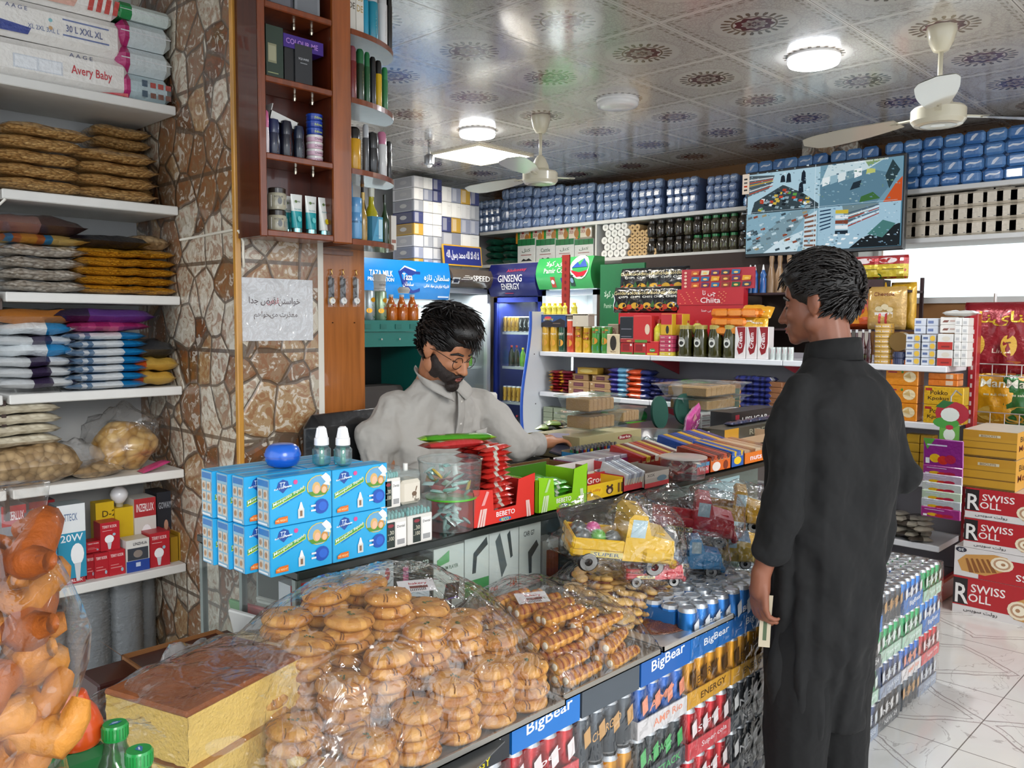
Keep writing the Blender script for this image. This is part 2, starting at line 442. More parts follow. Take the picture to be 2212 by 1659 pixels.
def ceil_mat():
    t=NT('printed_ceiling_tile'); tex,(x,y,z)=t.xyz()
    u=t.math('FRACT',x/.6+.5)-.5; v=t.math('FRACT',y/.6+.5)-.5
    r=t.math('SQRT',u*u+v*v); th=t.math('ARCTAN2',v,u)
    au,av=t.math('ABSOLUTE',u),t.math('ABSOLUTE',v); mx=t.math('MAXIMUM',au,av)
    def band(q,a,b):return(q>a)*(q<b)
    vo=t.n('TexVoronoi',{'Vector':tex,'Scale':55.},feature='DISTANCE_TO_EDGE').outputs[0]
    vo2=t.n('TexVoronoi',{'Vector':tex,'Scale':26.},feature='DISTANCE_TO_EDGE').outputs[0]
    lace=t.math('MAXIMUM',t.math('LESS_THAN',vo,.09),t.math('LESS_THAN',vo2,.03))*band(mx,.0,.47)*(r>.30)
    scal=band(r+t.math('COSINE',th*12.)*.012,.325,.335)
    base=t.mix(t.math('MAXIMUM',lace*.42,scal*.5),'c9c4be','8f877d')
    dash=t.math('GREATER_THAN',t.math('SINE',(u+v)*75.),-.1)*band(mx,.425,.445)+t.math('GREATER_THAN',t.math('SINE',(u-v)*55.),.1)*band(mx,.46,.472)
    base=t.mix(dash*.8,base,'7d7266')
    pet=band(r,.172,.243)*t.math('GREATER_THAN',t.math('COSINE',th*22.),t.math('MULTIPLY',t.math('ABSOLUTE',r-.212),22.)-.15)
    base=t.mix(pet,base,'6f5f4c')
    base=t.mix(band(r,.152,.168),base,'75604a')
    red=band(r+t.math('COSINE',th*9.)*.012,.086,.138)
    base=t.mix(red,base,'5a1a22')
    base=t.mix(band(r,.0,.085)*.85,base,'8d8078')
    base=t.mix(band(r+t.math('COSINE',th*6.)*.01,.02,.045),base,'5d2a2a')
    grid=mx>.488
    base=t.mix(grid,base,'dcd8d2')
    base=t.mix(mx>.497,base,'5c564f')
    nz=t.n('TexNoise',{'Vector':tex,'Scale':1.3,'Detail':3.}).outputs[0]
    t.principled(Base_Color=base,Roughness=t.math('MULTIPLY_ADD',grid,.3,.2),Coat_Weight=.55,Coat_Roughness=.12,
                 Normal=t.bump(t.math('ADD',t.math('MULTIPLY',nz,.6),t.math('MULTIPLY',grid,.12)),.35,.02)); return t.m
M['ceil']=ceil_mat()
def floor_mat():
    t=NT('veined_floor_tile'); tex,(x,y,z)=t.xyz()
    u=t.math('FRACT',x/.6+.5)-.5; v=t.math('FRACT',y/.6+.5)-.5
    au,av=t.math('ABSOLUTE',u),t.math('ABSOLUTE',v); mx=t.math('MAXIMUM',au,av)
    wob=E_(t,t.n('TexNoise',{'Vector':tex,'Scale':3.5,'Detail':3.}).outputs[0])-.5
    d=au+av*.8+wob*.22
    ring=t.math('LESS_THAN',t.math('ABSOLUTE',d-.40),.008)+t.math('LESS_THAN',t.math('ABSOLUTE',d-.335),.006)
    sp=t.n('TexVoronoi',{'Vector':tex,'Scale':80.}).outputs[0]
    spk=t.math('LESS_THAN',sp,.16)*(d>.345)*(d<.39)
    mb=t.n('TexNoise',{'Vector':tex,'Scale':2.2,'Detail':6.,'Distortion':1.6}).outputs[0]
    vein=t.math('LESS_THAN',t.math('ABSOLUTE',E_(t,mb)-.5),.004)
    base=t.mix(mb,'e8e6e2','c9c6c0')
    base=t.mix(t.math('MINIMUM',ring+spk+vein*.6,1.)*.8,base,'8d8480')
    base=t.mix(mx>.4965,base,'6d6a66')
    t.principled(Base_Color=base,Roughness=.22,Coat_Weight=.4,Coat_Roughness=.05); return t.m
M['floor']=floor_mat()
def wallm(name,c,c2,rough=.7):
    t=NT(name); tex,_=t.xyz(); nz=t.n('TexNoise',{'Vector':tex,'Scale':1.8,'Detail':5.}).outputs[0]
    t.principled(Base_Color=t.mix(nz,c,c2),Roughness=rough); return t.m
M['wallwhite']=wallm('white_plaster','cfd0cf','b8b9ba'); M['walltan']=wallm('tan_wall_paint','a06f3c','7d5430',.45)
M['pave']=wallm('pavement_concrete','b9b2a8','9a948b',.9)
b=MB().box(-1.4,-4,-.12,XW+.2,YW+.2,0,'ffffff'); o=struct(b.obj('floor','floor'));
b=MB().box(-9,-9,-.2,9,9,-.125,'ffffff'); struct(b.obj('street_pavement','pave'))
b=MB(Matrix.Translation((-TX,-TY,0))).box(-1.4,-.9,ZC,XW+.2,YW+.2,ZC+.12,'ffffff')
o=struct(b.obj('ceiling','ceil')); o.location=(TX,TY,0)
# walls
WZ0,WZ1,WY0,WY1=1.735,2.14,-1.6,2.49
b=MB().box(XW,WY1,0,XW+.2,YW+.2,ZC,'ffffff').box(XW,-4,0,XW+.2,WY1,WZ0,'ffffff').box(XW,-4,WZ1,XW+.2,WY1,ZC,'ffffff').box(XW,-4,WZ0,XW+.2,WY0,WZ1,'ffffff')
struct(b.obj('wall_right','walltan'))
struct(MB().box(-1.4,YW,0,XW,YW+.2,ZC,'ffffff').obj('wall_back','wallwhite'))
struct(MB().box(-1.4,3.26,0,1.62,3.4,ZC,'ffffff').obj('wall_left','wallwhite'))
w=struct(empty('window_1',(XW,0,0)))
MB().box(-.02,WY0,WZ0-.03,.06,WY1,WZ0+.012,'d8d6d2').box(0,WY0,WZ1-.03,.06,WY1,WZ1,'d8d6d2').box(0,WY1-.04,WZ0,.06,WY1,WZ1,'d8d6d2').box(0,1.0,WZ0,.05,1.03,WZ1,'d8d6d2').obj('window_frame','matte',w)
MB().box(.08,WY0,WZ0,.085,WY1,WZ1,'ffffff').obj('window_glass','glass',w)
# stone clad pillar with wooden corner bead
PX0,PX1,PY0=1.335,1.631,2.5
p=struct(MB().box(PX0,PY0,0,PX1,3.259,ZC,'ffffff').obj('pillar','stone'))
b=MB().rbox(PX0-.008,PY0-.008,0,PX0+.012,PY0+.012,ZC,.003,'c08a3a'); struct(b.obj('trim_1','wood'))
b=MB().box(PX1,PY0-.002,0,PX1+.022,PY0+.02,1.83,'d9d3c8'); struct(b.obj('trim_2','matte'))
struct(MB().box(XW-.25,2.53,0,XW-.001,2.95,ZC,'ffffff').obj('pillar','stone'))
struct(MB().box(XW-.27,2.49,0,XW-.001,2.53,2.45,'d8d6d0').obj('trim_3','matte'))
# ------------------------------------------------------------------ ceiling lamps, panel, fans, camera
def make_lamp(lit):
    def f():
        t=empty('ceiling_lamp',cat=('ceiling lamp'))
        MB().lathe([(.125,0),(.128,-.012),(.122,-.02)],'f0f0f0',32).obj('lamp_base','gloss',t,40)
        MB().lathe([(.12,-.018),(.124,-.03),(.118,-.044),(.09,-.052),(0,-.054)],'eeeeee',32).obj('diffuser','lampwhite' if lit else 'gloss',t,60)
        return t
    return Proto(f)
L=make_lamp(True)
for j,lb in((3,'lit round white ceiling lamp between the square light panel and the near tiles'),(-1,'lit round white ceiling lamp beside the ceiling fan with the blurred broad blade')):
    o=L((TX+1.2,TY+.6*j,ZC),0,lb,'round ceiling lamps')
    ld=bpy.data.lights.new('lamp_light','AREA'); ld.shape='DISK'; ld.size=.22; ld.energy=14; ld.color=(.93,.96,1)
    lo=bpy.data.objects.new('lamp_light',ld); COL.objects.link(lo); lo.parent=o; lo.location=(0,0,-.06)
o=make_lamp(False)((TX+1.2,TY+.6,ZC),0,'unlit round white ceiling lamp in the middle of the ceiling','round ceiling lamps'); o.name='ceiling_lamp'
t=empty('ceiling_light',(TX+1.8,TY+2.4,ZC),0,'square warm white light panel filling one ceiling tile','ceiling lamp')
b=MB()
for a in((-.3,-.3,.3,-.28),(-.3,.28,.3,.3),(-.3,-.28,-.28,.28),(.28,-.28,.3,.28)):b.box(a[0],a[1],-.014,a[2],a[3],-.001,'f4e8d0')
b.obj('panel_frame','gloss',t)
MB().box(-.28,-.28,-.008,.28,.28,-.004,'ffffff').obj('diffuser','lampwarm',t)
ld=bpy.data.lights.new('panel_light','AREA'); ld.size=.5; ld.energy=26; ld.color=(1,.93,.82)
lo=bpy.data.objects.new('panel_light',ld); COL.objects.link(lo); lo.parent=t; lo.location=(0,0,-.03)
def make_fan():
    t=empty('ceiling_fan',cat='ceiling fan'); cr='d9d2bb'
    MB().lathe([(.062,0),(.064,-.02),(.05,-.07),(.032,-.105),(.02,-.11)],cr,24).obj('canopy','gloss',t,50)
    MB().lathe([(.011,-.1),(.011,-.29)],cr,10).obj('rod','gloss',t,True)
    m=MB().lathe([(.018,-.25),(.034,-.27),(.052,-.31),(.058,-.335),(.05,-.345),(.105,-.352),(.114,-.362),(.114,-.41),(.1,-.428),(.086,-.43)],cr,32).obj('motor_housing','gloss',t,35)
    MB().lathe([(.086,-.4295,'e8e2cf'),(.078,-.432,'7b6a40'),(.06,-.431,'a08c54'),(.03,-.43,'d5ceb8'),(0,-.43,'d5ceb8')],cr,32,cap=False).obj('bottom_plate','gloss',m,30)
    for k in range(3):
        a=2*PI*k/3; X=Matrix.Rotation(a,4,'Z')
        bl=MB()
        def fn(u,v,s=1):
            x=.19+u*.53; w=(.045+.035*math.sin(min(1,u*1.6)*PI/2))*(1 if u<.85 else math.sqrt(max(0,1-((u-.85)/.15)**2))*.9+.02)
            y=(v*2-1)*w; return Vector((x,y,-.385+y*.18-u*.012+(.0015 if s>0 else-.0015)))
        bl.grid(lambda u,v:fn(u,v,1),14,4,'d9d6c8',X=X).grid(lambda u,v:fn(1-u,v,-1),14,4,'d9d6c8',X=X)
        bl.obj('blade','gloss',t,60)
        b=MB(X); b.box(.1,-.014,-.388,.23,.014,-.382,'cfc8b0'); b.cyl((.2,0,-.39),(.2,0,-.38),.005,'8d8570',6); b.obj('blade_bracket','gloss',t)
    return t
F=Proto(make_fan)
va=math.degrees(math.atan2(3.71,4.1))
F((4.105,3.72,ZC),math.radians(va-75),'cream ceiling fan near the square light panel','ceiling fans')
F((4.105,1.318,ZC),math.radians(197),'cream ceiling fan above the dark clothed customer near the lit lamp','ceiling fans')
# small hanging lamp / camera in a silver cup
q=UZ(927,318,ZC);
t=empty('hanging_bulb_holder',(q.x,q.y,ZC),0,'small silver bulb holder hanging from the ceiling beside the wooden display','lamp')
MB().lathe([(.01,0),(.01,-.02),(.012,-.06)],'c8c8c8',10).obj('rod','gloss',t,True)
MB().lathe([(.014,-.05),(.036,-.065),(.038,-.07),(.038,-.125),(.03,-.132)],'b9bcc2',20).obj('cup','steel',t,40)
MB().ell((0,0,-.135),(.022,.022,.018),'f4f4f4').obj('bulb','gloss',t,True)
# ------------------------------------------------------------------ television
q0=UX(1613,375,5.7); q1=UX(1951,527,5.7)
ty0,ty1=q1.y,q0.y; tz0,tz1=2.035,2.65
t=empty('television',(5.7,(ty0+ty1)/2,tz0),RV,'wall mounted television showing four security camera pictures','television')
TW=ty1-ty0; TH=tz1-tz0
MB().rbox(-TW/2,0,0,TW/2,.05,TH,.006,'101012').obj('bezel','gloss',t)
s=MB(); SW=TW-.03; SH=TH-.045
s.front(-SW/2,.026,SW/2,.026+SH,-.001,[('r',0,0,1,1,'4f7f96')])
rr=random.Random(3); ops=[]
pal=[['9fc0cf','6d8fa3','dfeaf0','3d4d58','7c3d2e','2c3a44'],['7fa3b5','9fb9c4','50707f','b5c9c2','6d8a55','31465a'],['8db4c6','c0d6df','5f7f88','8a8a6a','9fc5d6','d5e3ea'],['b7d3e0','2f4660','6a8798','dce8ee','1d2126','3c6a8c']]
quads=[(0,.5,.5,1),(.5,.5,1,1),(0,0,.5,.5),(.5,0,1,.5)]
bg=['a9c8d6','6f95a8','86aabb','9fc0d2']
for k,(x0,y0,x1,y1)in enumerate(quads):
    ops.append(('r',x0,y0,x1,y1,bg[k])); W,H=x1-x0,y1-y0
    P=lambda pts,c:ops.append(('p',[(x0+a*W,y0+b*H)for a,b in pts],c))
    if k==0:
        P([(0,.45),(0,.98),(.38,.92),(.3,.6)],'5d6a70')
        for i in range(7):P([(.02,.5+i*.07),(.36,.66+i*.04),(.36,.68+i*.04),(.02,.525+i*.07)],['b5452f','d8dde0','3f4a50','c8a23c'][i%4])
        P([(.05,.0),(.1,.3),(.5,.66),(.78,.4),(.98,.12),(.98,.0)],'39464c')
        for i in range(46):a=rr.random(); c=rr.random(); xx=.15+a*.68; yy=.04+c*.5*(1-abs(a-.45)); P([(xx,yy),(xx+.05,yy-.02),(xx+.06,yy+.04),(xx+.01,yy+.05)],rr.choice(['e4ecef','7db0c8','b8442f','5f9a4a','cbb04a','22292e','8fa5ae']))
        for px,py,hh in((.5,.72,.18),(.58,.7,.24),(.78,.62,.34),(.75,.42,.26)):P([(px-.035,py),(px+.035,py),(px+.025,py+hh*.8),(px,py+hh),(px-.025,py+hh*.8)],'222a34')
    if k==1:
        P([(0,0),(0,.55),(.6,.8),(.95,.6),(.7,0)],'5c7f92'); P([(0,.55),(.1,1),(.8,1),(.6,.8)],'c3d6dc')
        P([(.78,0),(1,0),(1,.55),(.92,.4)],'c2532a'); P([(.6,.85),(.8,1),(.55,1)],'7f9a6a'); P([(.57,.68),(.68,.7),(.68,.8),(.58,.8)],'b8c070')
        for i in range(5):P([(.03+i*.1,.5+i*.03),(.12+i*.1,.55+i*.03),(.12+i*.1,.72+i*.03),(.03+i*.1,.7+i*.03)],['e0e8ea','8fb0be','d0dcdf','6f8f9c','e6ecee'][i])
        P([(.38,.35),(.5,.4),(.52,.56),(.42,.52)],'26323c'); P([(.5,.05),(.75,.1),(.66,.26),(.52,.18)],'3f6a3c'); P([(.85,.3),(.97,.7),(.88,.95),(.8,.6)],'2e4046')
    if k==2:
        P([(0,.1),(.62,.98),(.9,1),(.45,.0),(0,0)],'7c98a4'); P([(.25,0),(.72,0),(.8,.5),(.5,.3)],'c8dde6')
        for i in range(60):xx=rr.random()*.9; yy=rr.random()*.9; P([(xx,yy),(xx+.06,yy+.03),(xx+.05,yy+.08),(xx-.01,yy+.05)],rr.choice(['d8e4ea','9db9c6','5d6f78','9a8f72','8a4a38','3f4f58','b7cfd9']))
        P([(.8,0),(.98,0),(.98,.95),(.82,.8)],'c5d9e2')
        for i in range(7):P([(.82,.1+i*.11),(.97,.09+i*.12),(.97,.14+i*.12),(.82,.15+i*.11)],'7d5a4c')
    if k==3:
        P([(.4,0),(.55,.22),(.98,.5),(1,.5),(1,0)],'23282c'); P([(.35,.55),(.72,.95),(.75,1),(.3,1)],'70868c')
        for i in range(6):P([(.02,.45+i*.09),(.16,.52+i*.08),(.16,.55+i*.08),(.02,.48+i*.09)],'1f3550')
        for i in range(5):P([(.22,.35+i*.12),(.38,.33+i*.12),(.38,.42+i*.12),(.22,.43+i*.12)],['26323c','dfe6ea','7c4434','dfe6ea','c9b23c'][i])
        for i in range(6):P([(.38,.5+i*.06),(.75,.75+i*.04),(.75,.77+i*.04),(.38,.53+i*.06)],['a03c30','dfe8ec','46586a'][i%3])
        for i in range(8):P([(.1+i*.05,.1+(i%3)*.1),(.15+i*.05,.1+(i%3)*.1),(.16+i*.05,.14+(i%3)*.1),(.11+i*.05,.15+(i%3)*.1)],'e8f0f3')
        P([(.62,.3),(.8,.6),(.95,.5),(.8,.2)],'4a7a78')
for i in range(420):x,y=rr.random(),rr.random(); k=quads.index([q for q in quads if q[0]<=x<=q[2]and q[1]<=y<=q[3]][0]); w=rr.uniform(.004,.016); ops.append(('p',[(x,y),(min(x+w,.999),y-w*.4),(min(x+w*.8,.999),y+w),(x-w*.3,y+w*.6)],mixc(bg[k],rr.choice(pal[k]),rr.uniform(.2,.9))))
ops+=[('r',.498,0,.501,1,'c5dae4'),('r',0,.498,1,.501,'c5dae4')]
ops+=[('r',0,.74,.05,.99,'d8c8b8')]+[('r',.012,.78+i*.045,.036,.8+i*.045,['333333','b03a22','555555'][i%3])for i in range(4)]
ops+=[('t','00-00-0000 00:00:00',.74,.955,.02,'e8eef0',.2)]
s.front(-SW/2,.026,SW/2,.026+SH,-.0012,ops)
s.obj('screen','screen',t)
MB().tube([(.1,.05,.2),(.12,.12,.1),(.1,.28,.05)],.01,'888888').obj('bracket','metal',t)
# ================================================================== wall shelves on the near side
LY=2.9; LZ=[2.285,1.945,1.635,1.32,1.025,.685]
t=empty('wall_shelf',(0,0,0),0,'white wall shelving stacked with snack bags beside the stone pillar','shelving unit')
for k,z in enumerate(LZ):
    MB().rbox(-.35,LY,z-.03,.772,3.255,z,.003,'e4e3df').obj('shelf_board','matte',t)
    MB().rbox(.79,LY,z-.03,PX0-.002,3.255,z,.003,'e4e3df').obj('shelf_board','matte',t)
    b=MB().box(.774,2.93,z-.10,.787,3.25,z-.02,'4a3a34').obj('bracket','metal',t)
MB().box(.774,3.23,0.3,.787,3.255,2.8,'4a3a34').obj('upright','metal',t)
MB().tube([(.6,3.24,1.885),(.75,3.1,1.9),(.78,2.92,1.89),(.80,2.905,1.915)],.004,'e8e4da').obj('wire','gloss',t)
def bagproto(w,d,h,mat,col='ffffff',cf=None,seed=0,name='snack_bag',cat='snack bag',ex=4,seal=None):
    def f():
        b=MB().pillow(w,d,h,col,cf,.35,seed,16,10,ex)
        if seal:b.pillow(w*1.05,d*1.03,h*.2,seal,None,.1,seed,10,6,8,Matrix.Translation((0,0,h*.35)))
        return tag(b.obj(name,mat,None,True),'x x x x',cat)
    return Proto(f)
def stack(pr,X,Y,z,n,dh,lab,group,jit=.008,rz=0,rj=.05,what='bag'):
    for i in range(n):
        pos='lowest' if i==0 else 'topmost' if i==n-1 else ORD[i]+' lowest' if n>3 else 'middle'
        o=pr((X+rnd.uniform(-jit,jit),Y+rnd.uniform(-jit,jit),z+i*dh),rz+rnd.uniform(-rj,rj),lab%pos if '%s' in lab else lab,group)
        zs=[v.co.z for v in o.data.vertices]; o.scale=(1,1,dh*1.12/(max(zs)-min(zs))); o.location.z-=min(zs)*o.scale[2]
# diapers
def diaper(o2):
    def f():
        b=MB().rbox(-.25,0,0,.25,.2,.118,.022,'ece9e4')
        b.v=[v+Vector((0,0,.006*noise.noise(v*14)))for v in b.v]
        b.front(-.25,0,.25,.118,-.0005,o2)
        return tag(b.obj('diaper_pack','bagfilm',None),'x x x x','diaper pack')
    return Proto(f)
pA=diaper([('r',.3,.25,.58,.6,'d3d8df'),('r',.31,.28,.43,.57,'e9ecf0'),('r',.445,.28,.57,.57,'e9ecf0'),('t','Avery Baby',.63,.3,.3,'c4313a',.25),('p',[(.8,.02),(.98,.02),(.96,.1)],'c4313a'),('p',[(.86,.06),(.98,.02),(.98,.12)],'d96a70'),('t','A A G E',.62,.8,.1,'555a78',.14)])
pB=diaper([('p',[(.1,.1),(.42,.12),(.44,.3),(.1,.45)],'2c3f8f'),('t','XL 2XL 3XL L',.42,.3,.12,'7a86a8',.18),('e',.55,.62,.012,.05,'8fc7d0'),('e',.55,.42,.012,.05,'d0a878'),('t','A A G E',.3,.72,.1,'6a7090',.12),('r',.62,.3,.9,.34,'6b7aa8'),('r',.62,.7,.9,.74,'6b7aa8'),('t','30 L XXL XL',.64,.42,.18,'5c6690',.22)])
pC=diaper([('p',[(.35,.1),(.55,.5),(.75,.35),(.72,.1)],'d9a898'),('t','Avery Baby',.6,.6,.25,'c4313a',.24)]+[('p',[(.8+k*.05,.1),(.83+k*.05,.1),(.85+k*.05,.5),(.82+k*.05,.5)],'c4413a')for k in range(4)])
gd='white diaper packs on the top shelf'
pA((.935,2.91,2.285),0,'white diaper pack with red lettering lying on the top shelf board',gd)
pB((.92,2.915,2.406),0,'white diaper pack with a printed size table, second from the bottom',gd)
pC((.905,2.92,2.527),math.radians(-3),'white diaper pack with red stripes on top of the white packs',gd)
pA((.30,2.92,2.285),0,'white diaper pack at the frame edge on the top shelf',gd)
def wipes(band,body,h,oo):
    b=MB().rbox(0,0,0,.185,.2,h,h*.3,body)
    b.rbox(-.001,-.001,-.001,.062,.2,h+.001,h*.3,band); b.front(0,0,.185,h,-.002,oo)
    return b.obj('diaper_pack','bagfilm')
hs=[.085,.084,.084,.05]
for i,(bd,by,lb)in enumerate((('b3206a','b9ccd2','pale blue printed wipes pack with pink band on the top shelf board'),('a81c64','cfd9dc','pink and pale wipes pack, second from the bottom by the pillar'),('a81c64','cfd9dc','pink and pale wipes pack, third from the bottom by the pillar'),('1d8a4a','d5e2df','green and pale wipes pack topmost beside the pillar'))):
    oo=[('r',.4,.15+(k%2)*.4,.5,.4+(k%2)*.4,'4a5f70')for k in range(2)]+[('r',.55+(k//2)*.14,.15+(k%2)*.4,.65+(k//2)*.14,.35+(k%2)*.4,['7a5348','b0504a'][k%2])for k in range(6)]if i==0 else[('r',.05,.5,.95,.54,'dfe3e6')]
    o=tag(wipes(bd,by,hs[i],oo),lb,'diaper pack','wipes packs beside the pillar'); o.location=(1.145,2.905,2.285+i*.0865)
# snack bags, shelf by shelf
PN=bagproto(.255,.17,.055,'peanut',seed=1,seal='c9a878'); PN2=bagproto(.2,.15,.052,'peanut',seed=4)
lab='%s brown peanut bag of the stack on the second shelf '
stack(PN,.905,2.99,LZ[1],4,.043,lab+'by the shelf bracket','peanut bags')
PN((.925,2.985,LZ[1]+.175),.12,'topmost crooked peanut bag with a twisted end, second shelf','peanut bags')
stack(PN,1.135,2.98,LZ[1],4,.041,lab+'in the middle','peanut bags',.005)
stack(PN2,1.225,3.16,LZ[1],7,.041,lab+'against the pillar','peanut bags',.004)
stack(PN,.62,3.0,LZ[1],5,.043,lab+'beyond the bracket','peanut bags')
GS=bagproto(.25,.18,.05,'greyseed',seed=2,seal='b5aca0')
stack(GS,.90,2.99,LZ[2],4,.037,'%s silvery grey snack bag on the third shelf by the bracket','pale snack bags')
PS=bagproto(.235,.17,.045,'pasta',seed=3,seal='c79325'); PS2=bagproto(.15,.16,.045,'pasta',seed=8)
stack(PS,1.12,2.985,LZ[2],5,.030,'%s mustard yellow pasta bag, third shelf middle stack','mustard pasta bags',.006)
stack(PS2,1.255,3.0,LZ[2],5,.0315,'%s mustard yellow pasta bag, third shelf by the pillar','mustard pasta bags',.004)
def cfd(u,v):return C(['c98a2a','e8c468','2f7fb0','d8d0c0','b5622a'][int(abs(noise.cell(Vector((u*14,v*5,1))))*5)%5])if u<.6 else C('cfae62')
o=MB().pillow(.27,.17,.035,'cfae62',cfd,.2,5).obj('snack_bag','foil',None,True); put(tag(o,cat='snack bag'),(.905,2.985,LZ[2]+.15),.02,'blue and orange patterned snack bag on the grey bags, third shelf')
o=MB().pillow(.29,.18,.06,'6b5048',lambda u,v:C('8d6a62')if u<.5 else C('4a3430'),.3,6).obj('snack_bag','foil',None,True); put(tag(o,cat='snack bag'),(.89,3.0,LZ[2]+.182),.1,'dull pink and brown bag topping the grey snack bags, third shelf')
o=MB().pillow(.26,.18,.045,'15161f',None,.4,7).obj('snack_bag','foil',None,True); put(tag(o,cat='snack bag'),(1.11,2.99,LZ[2]+.153),.0,'shiny black bag lying on the mustard bags, third shelf')
o=MB().pillow(.13,.14,.05,'ffffff',None,.4,9).obj('snack_bag','brownbag',None,True); put(tag(o,cat='snack bag'),(1.262,3.02,LZ[2]+.16),.0,'brown snack bag on top of the mustard bags beside the pillar')
# fourth shelf
def cw(u,v):return C('1c7fb8')if u>.66 else(C('dfe3e6')if noise.cell(Vector((u*22,v*9,3)))>-.0 or u>.5 else C('6d8aa8'))
BW=bagproto(.262,.17,.04,'bagfilm','dfe3e6',cw,seed=11)
stack(BW,1.085,2.985,LZ[3],7,.0272,'%s blue and white tissue bag, fourth shelf middle stack','blue and white bags',.005)
o=MB().pillow(.27,.17,.036,'c23a78',lambda u,v:C('d0447f')if(u*9)%1>.4 else C('b02a66'),.3,12).obj('snack_bag','foil',None,True); put(tag(o,cat='snack bag'),(1.095,2.985,LZ[3]+.192),.0,'bright pink striped bag under the purple one, fourth shelf')
o=MB().pillow(.32,.18,.045,'5a2f7c',lambda u,v:C('5e3384')if u>.3 else C('2c1c3c'),.3,13,ex=5).obj('snack_bag','foil',None,True); put(tag(o,cat='snack bag'),(1.085,2.985,LZ[3]+.222),-.02,'purple and black bag on top of the middle stack, fourth shelf')
def cw2(u,v):return C('1c7fb8')if .62<u<.95 else C('dde4e8')
def cw3(u,v):return C('3a2f4a')if .45<u<.66 or u>.93 else C('d5d8da')
L1=bagproto(.22,.18,.042,'bagfilm','dde4e8',cw2,seed=14); L2=bagproto(.22,.18,.042,'bagfilm','d5d8da',cw3,seed=15)
stack(L2,.875,2.99,LZ[3]+.012,3,.034,'%s white and dark violet tissue bag, fourth shelf by the bracket','tissue bags by the bracket')
for i,(pp,lb)in enumerate(((L1,'lower white bag with blue end'),(L2,'clear white bag with dark band between two blue ended bags'),(L1,'upper white bag with blue end'))):
    pp((.875,2.99,LZ[3]+.114+i*.034),0,lb+', fourth shelf by the bracket','tissue bags by the bracket')
o=MB().pillow(.25,.18,.05,'1c1a1a',lambda u,v:C('b5702a')if v<.12 else C('1c1a1a'),.3,16,ex=5).obj('snack_bag','foil',None,True); put(tag(o,cat='snack bag'),(.87,2.99,LZ[3]+.215),.05,'black bag with orange edge on the tissue bags, fourth shelf')
def cg(u,v):return C('d0521a')if u<.22 else C('cfa548')
CG=bagproto(.15,.16,.05,'foil','cfa548',cg,seed=17)
stack(CG,1.255,3.0,LZ[3]+.005,2,.048,'%s gold snack bag with orange end, fourth shelf beside the pillar','gold and orange bags')
o=MB().pillow(.15,.18,.06,'34363a',None,.5,18).obj('snack_bag','foil',None,True); put(tag(o,cat='snack bag'),(1.255,3.02,LZ[3]+.1),0,'dark grey crumpled bag on the gold bags beside the pillar')
# fifth shelf: discs, grey bag, ring snacks
nd=bagproto(.2,.17,.036,'noodle',seed=20,name='wafer_disc_pack',cat='wafer pack',ex=6)
stack(nd,.845,3.0,LZ[4]+.125,4,.034,'%s cream wafer disc pack, fifth shelf by the bracket','cream wafer packs')
o=MB().pillow(.27,.2,.13,'ffffff',None,.25,21,18,12,4).obj('snack_bag','brownbag',None,True); put(tag(o,cat='snack bag'),(.86,3.0,LZ[4]),0,'brown crisp bundle wrapped in film under the cream wafers')
o=MB().pillow(.2,.17,.07,'ffffff',None,.8,22,18,12,3).obj('carrier_bag','bag',None,True); put(tag(o,cat='bag'),(.85,3.0,LZ[4]+.255),0,'empty clear bag crumpled on top of the cream wafers')
o=MB().pillow(.16,.16,.05,'ffffff',None,.35,24,18,12,2.5).obj('snack_bag','brownbag',None,True); put(tag(o,cat='snack bag'),(1.05,2.985,LZ[4]),0,'flat brown stick snack bag in front of the grey carrier bag')
o=MB().pillow(.2,.18,.12,'ffffff',None,.7,23,18,12,2.2).obj('carrier_bag','greybag',None,True); put(tag(o,cat='bag'),(.985,3.02,LZ[4]+.004),.4,'cloudy grey carrier bag slumped in the middle of the fifth shelf')
t=empty('ring_snack_bag',(1.18,3.03,LZ[4]),0,'big clear bag full of golden ring snacks beside the pillar','snack bag')
MB().ell((0,0,.085),(.115,.10,.085),'ffffff',24,14,nz=.02,sc=14).obj('ring_snacks','chipsbag',t,True)
MB().ell((0,0,.115),(.128,.112,.115),'ffffff',28,16,nz=.05,sc=16).obj('clear_bag','bag',t,True)
MB().pillow(.1,.06,.012,'c2407a',None,.5,3,X=Matrix.Translation((.06,-.10,.012))@Matrix.Rotation(-.3,4,'Y')).obj('paper_tag','gloss',t,True)
# sixth shelf: bulb boxes
def pbox(name,x0,x1,ytop,Y0,z0,d,col,ops,lab,cat='box',mat='card',side=None,top=None,grp=None,rz=0,parent=None,zt=None,lops=None):
    """a carton facing the shop whose front shows between two photograph columns on the plane Y0"""
    a=UY(x0,ytop,Y0); c=UY(x1,ytop,Y0); z1=zt if zt else(a.z+c.z)/2; w=c.x-a.x
    b=MB().box(0,0,0,w,d,z1-z0,col,cols={'l':side or mulc(col,.9),'r':side or mulc(col,.9)},top=top)
    b.front(0,0,w,z1-z0,0,ops)
    if lops:b.lside(0,0,d,z1-z0,0,lops)
    o=b.obj(name,mat); o.location=(a.x,Y0,z0); o.rotation_euler=(0,0,rz); return tag(o,lab,cat,grp)
bulb=lambda x,y,s,c='f2f4f6':[('e',x,y,s,s*.62,c),('p',[(x-s*.5,y-s*.5),(x+s*.5,y-s*.5),(x+s*.25,y-s*1.5),(x-s*.25,y-s*1.5)],'cfd3d8')]
z6=LZ[5]; gb='light bulb boxes on the sixth shelf'
inz=lambda r='b02a30':[('r',0,.72,1,1,r),('t','INZERLUX',.1,.8,.12,'f0e8e8',.8)]+bulb(.55,.45,.24)+[('t','30w',.1,.06,.1,'e8e8e8')]
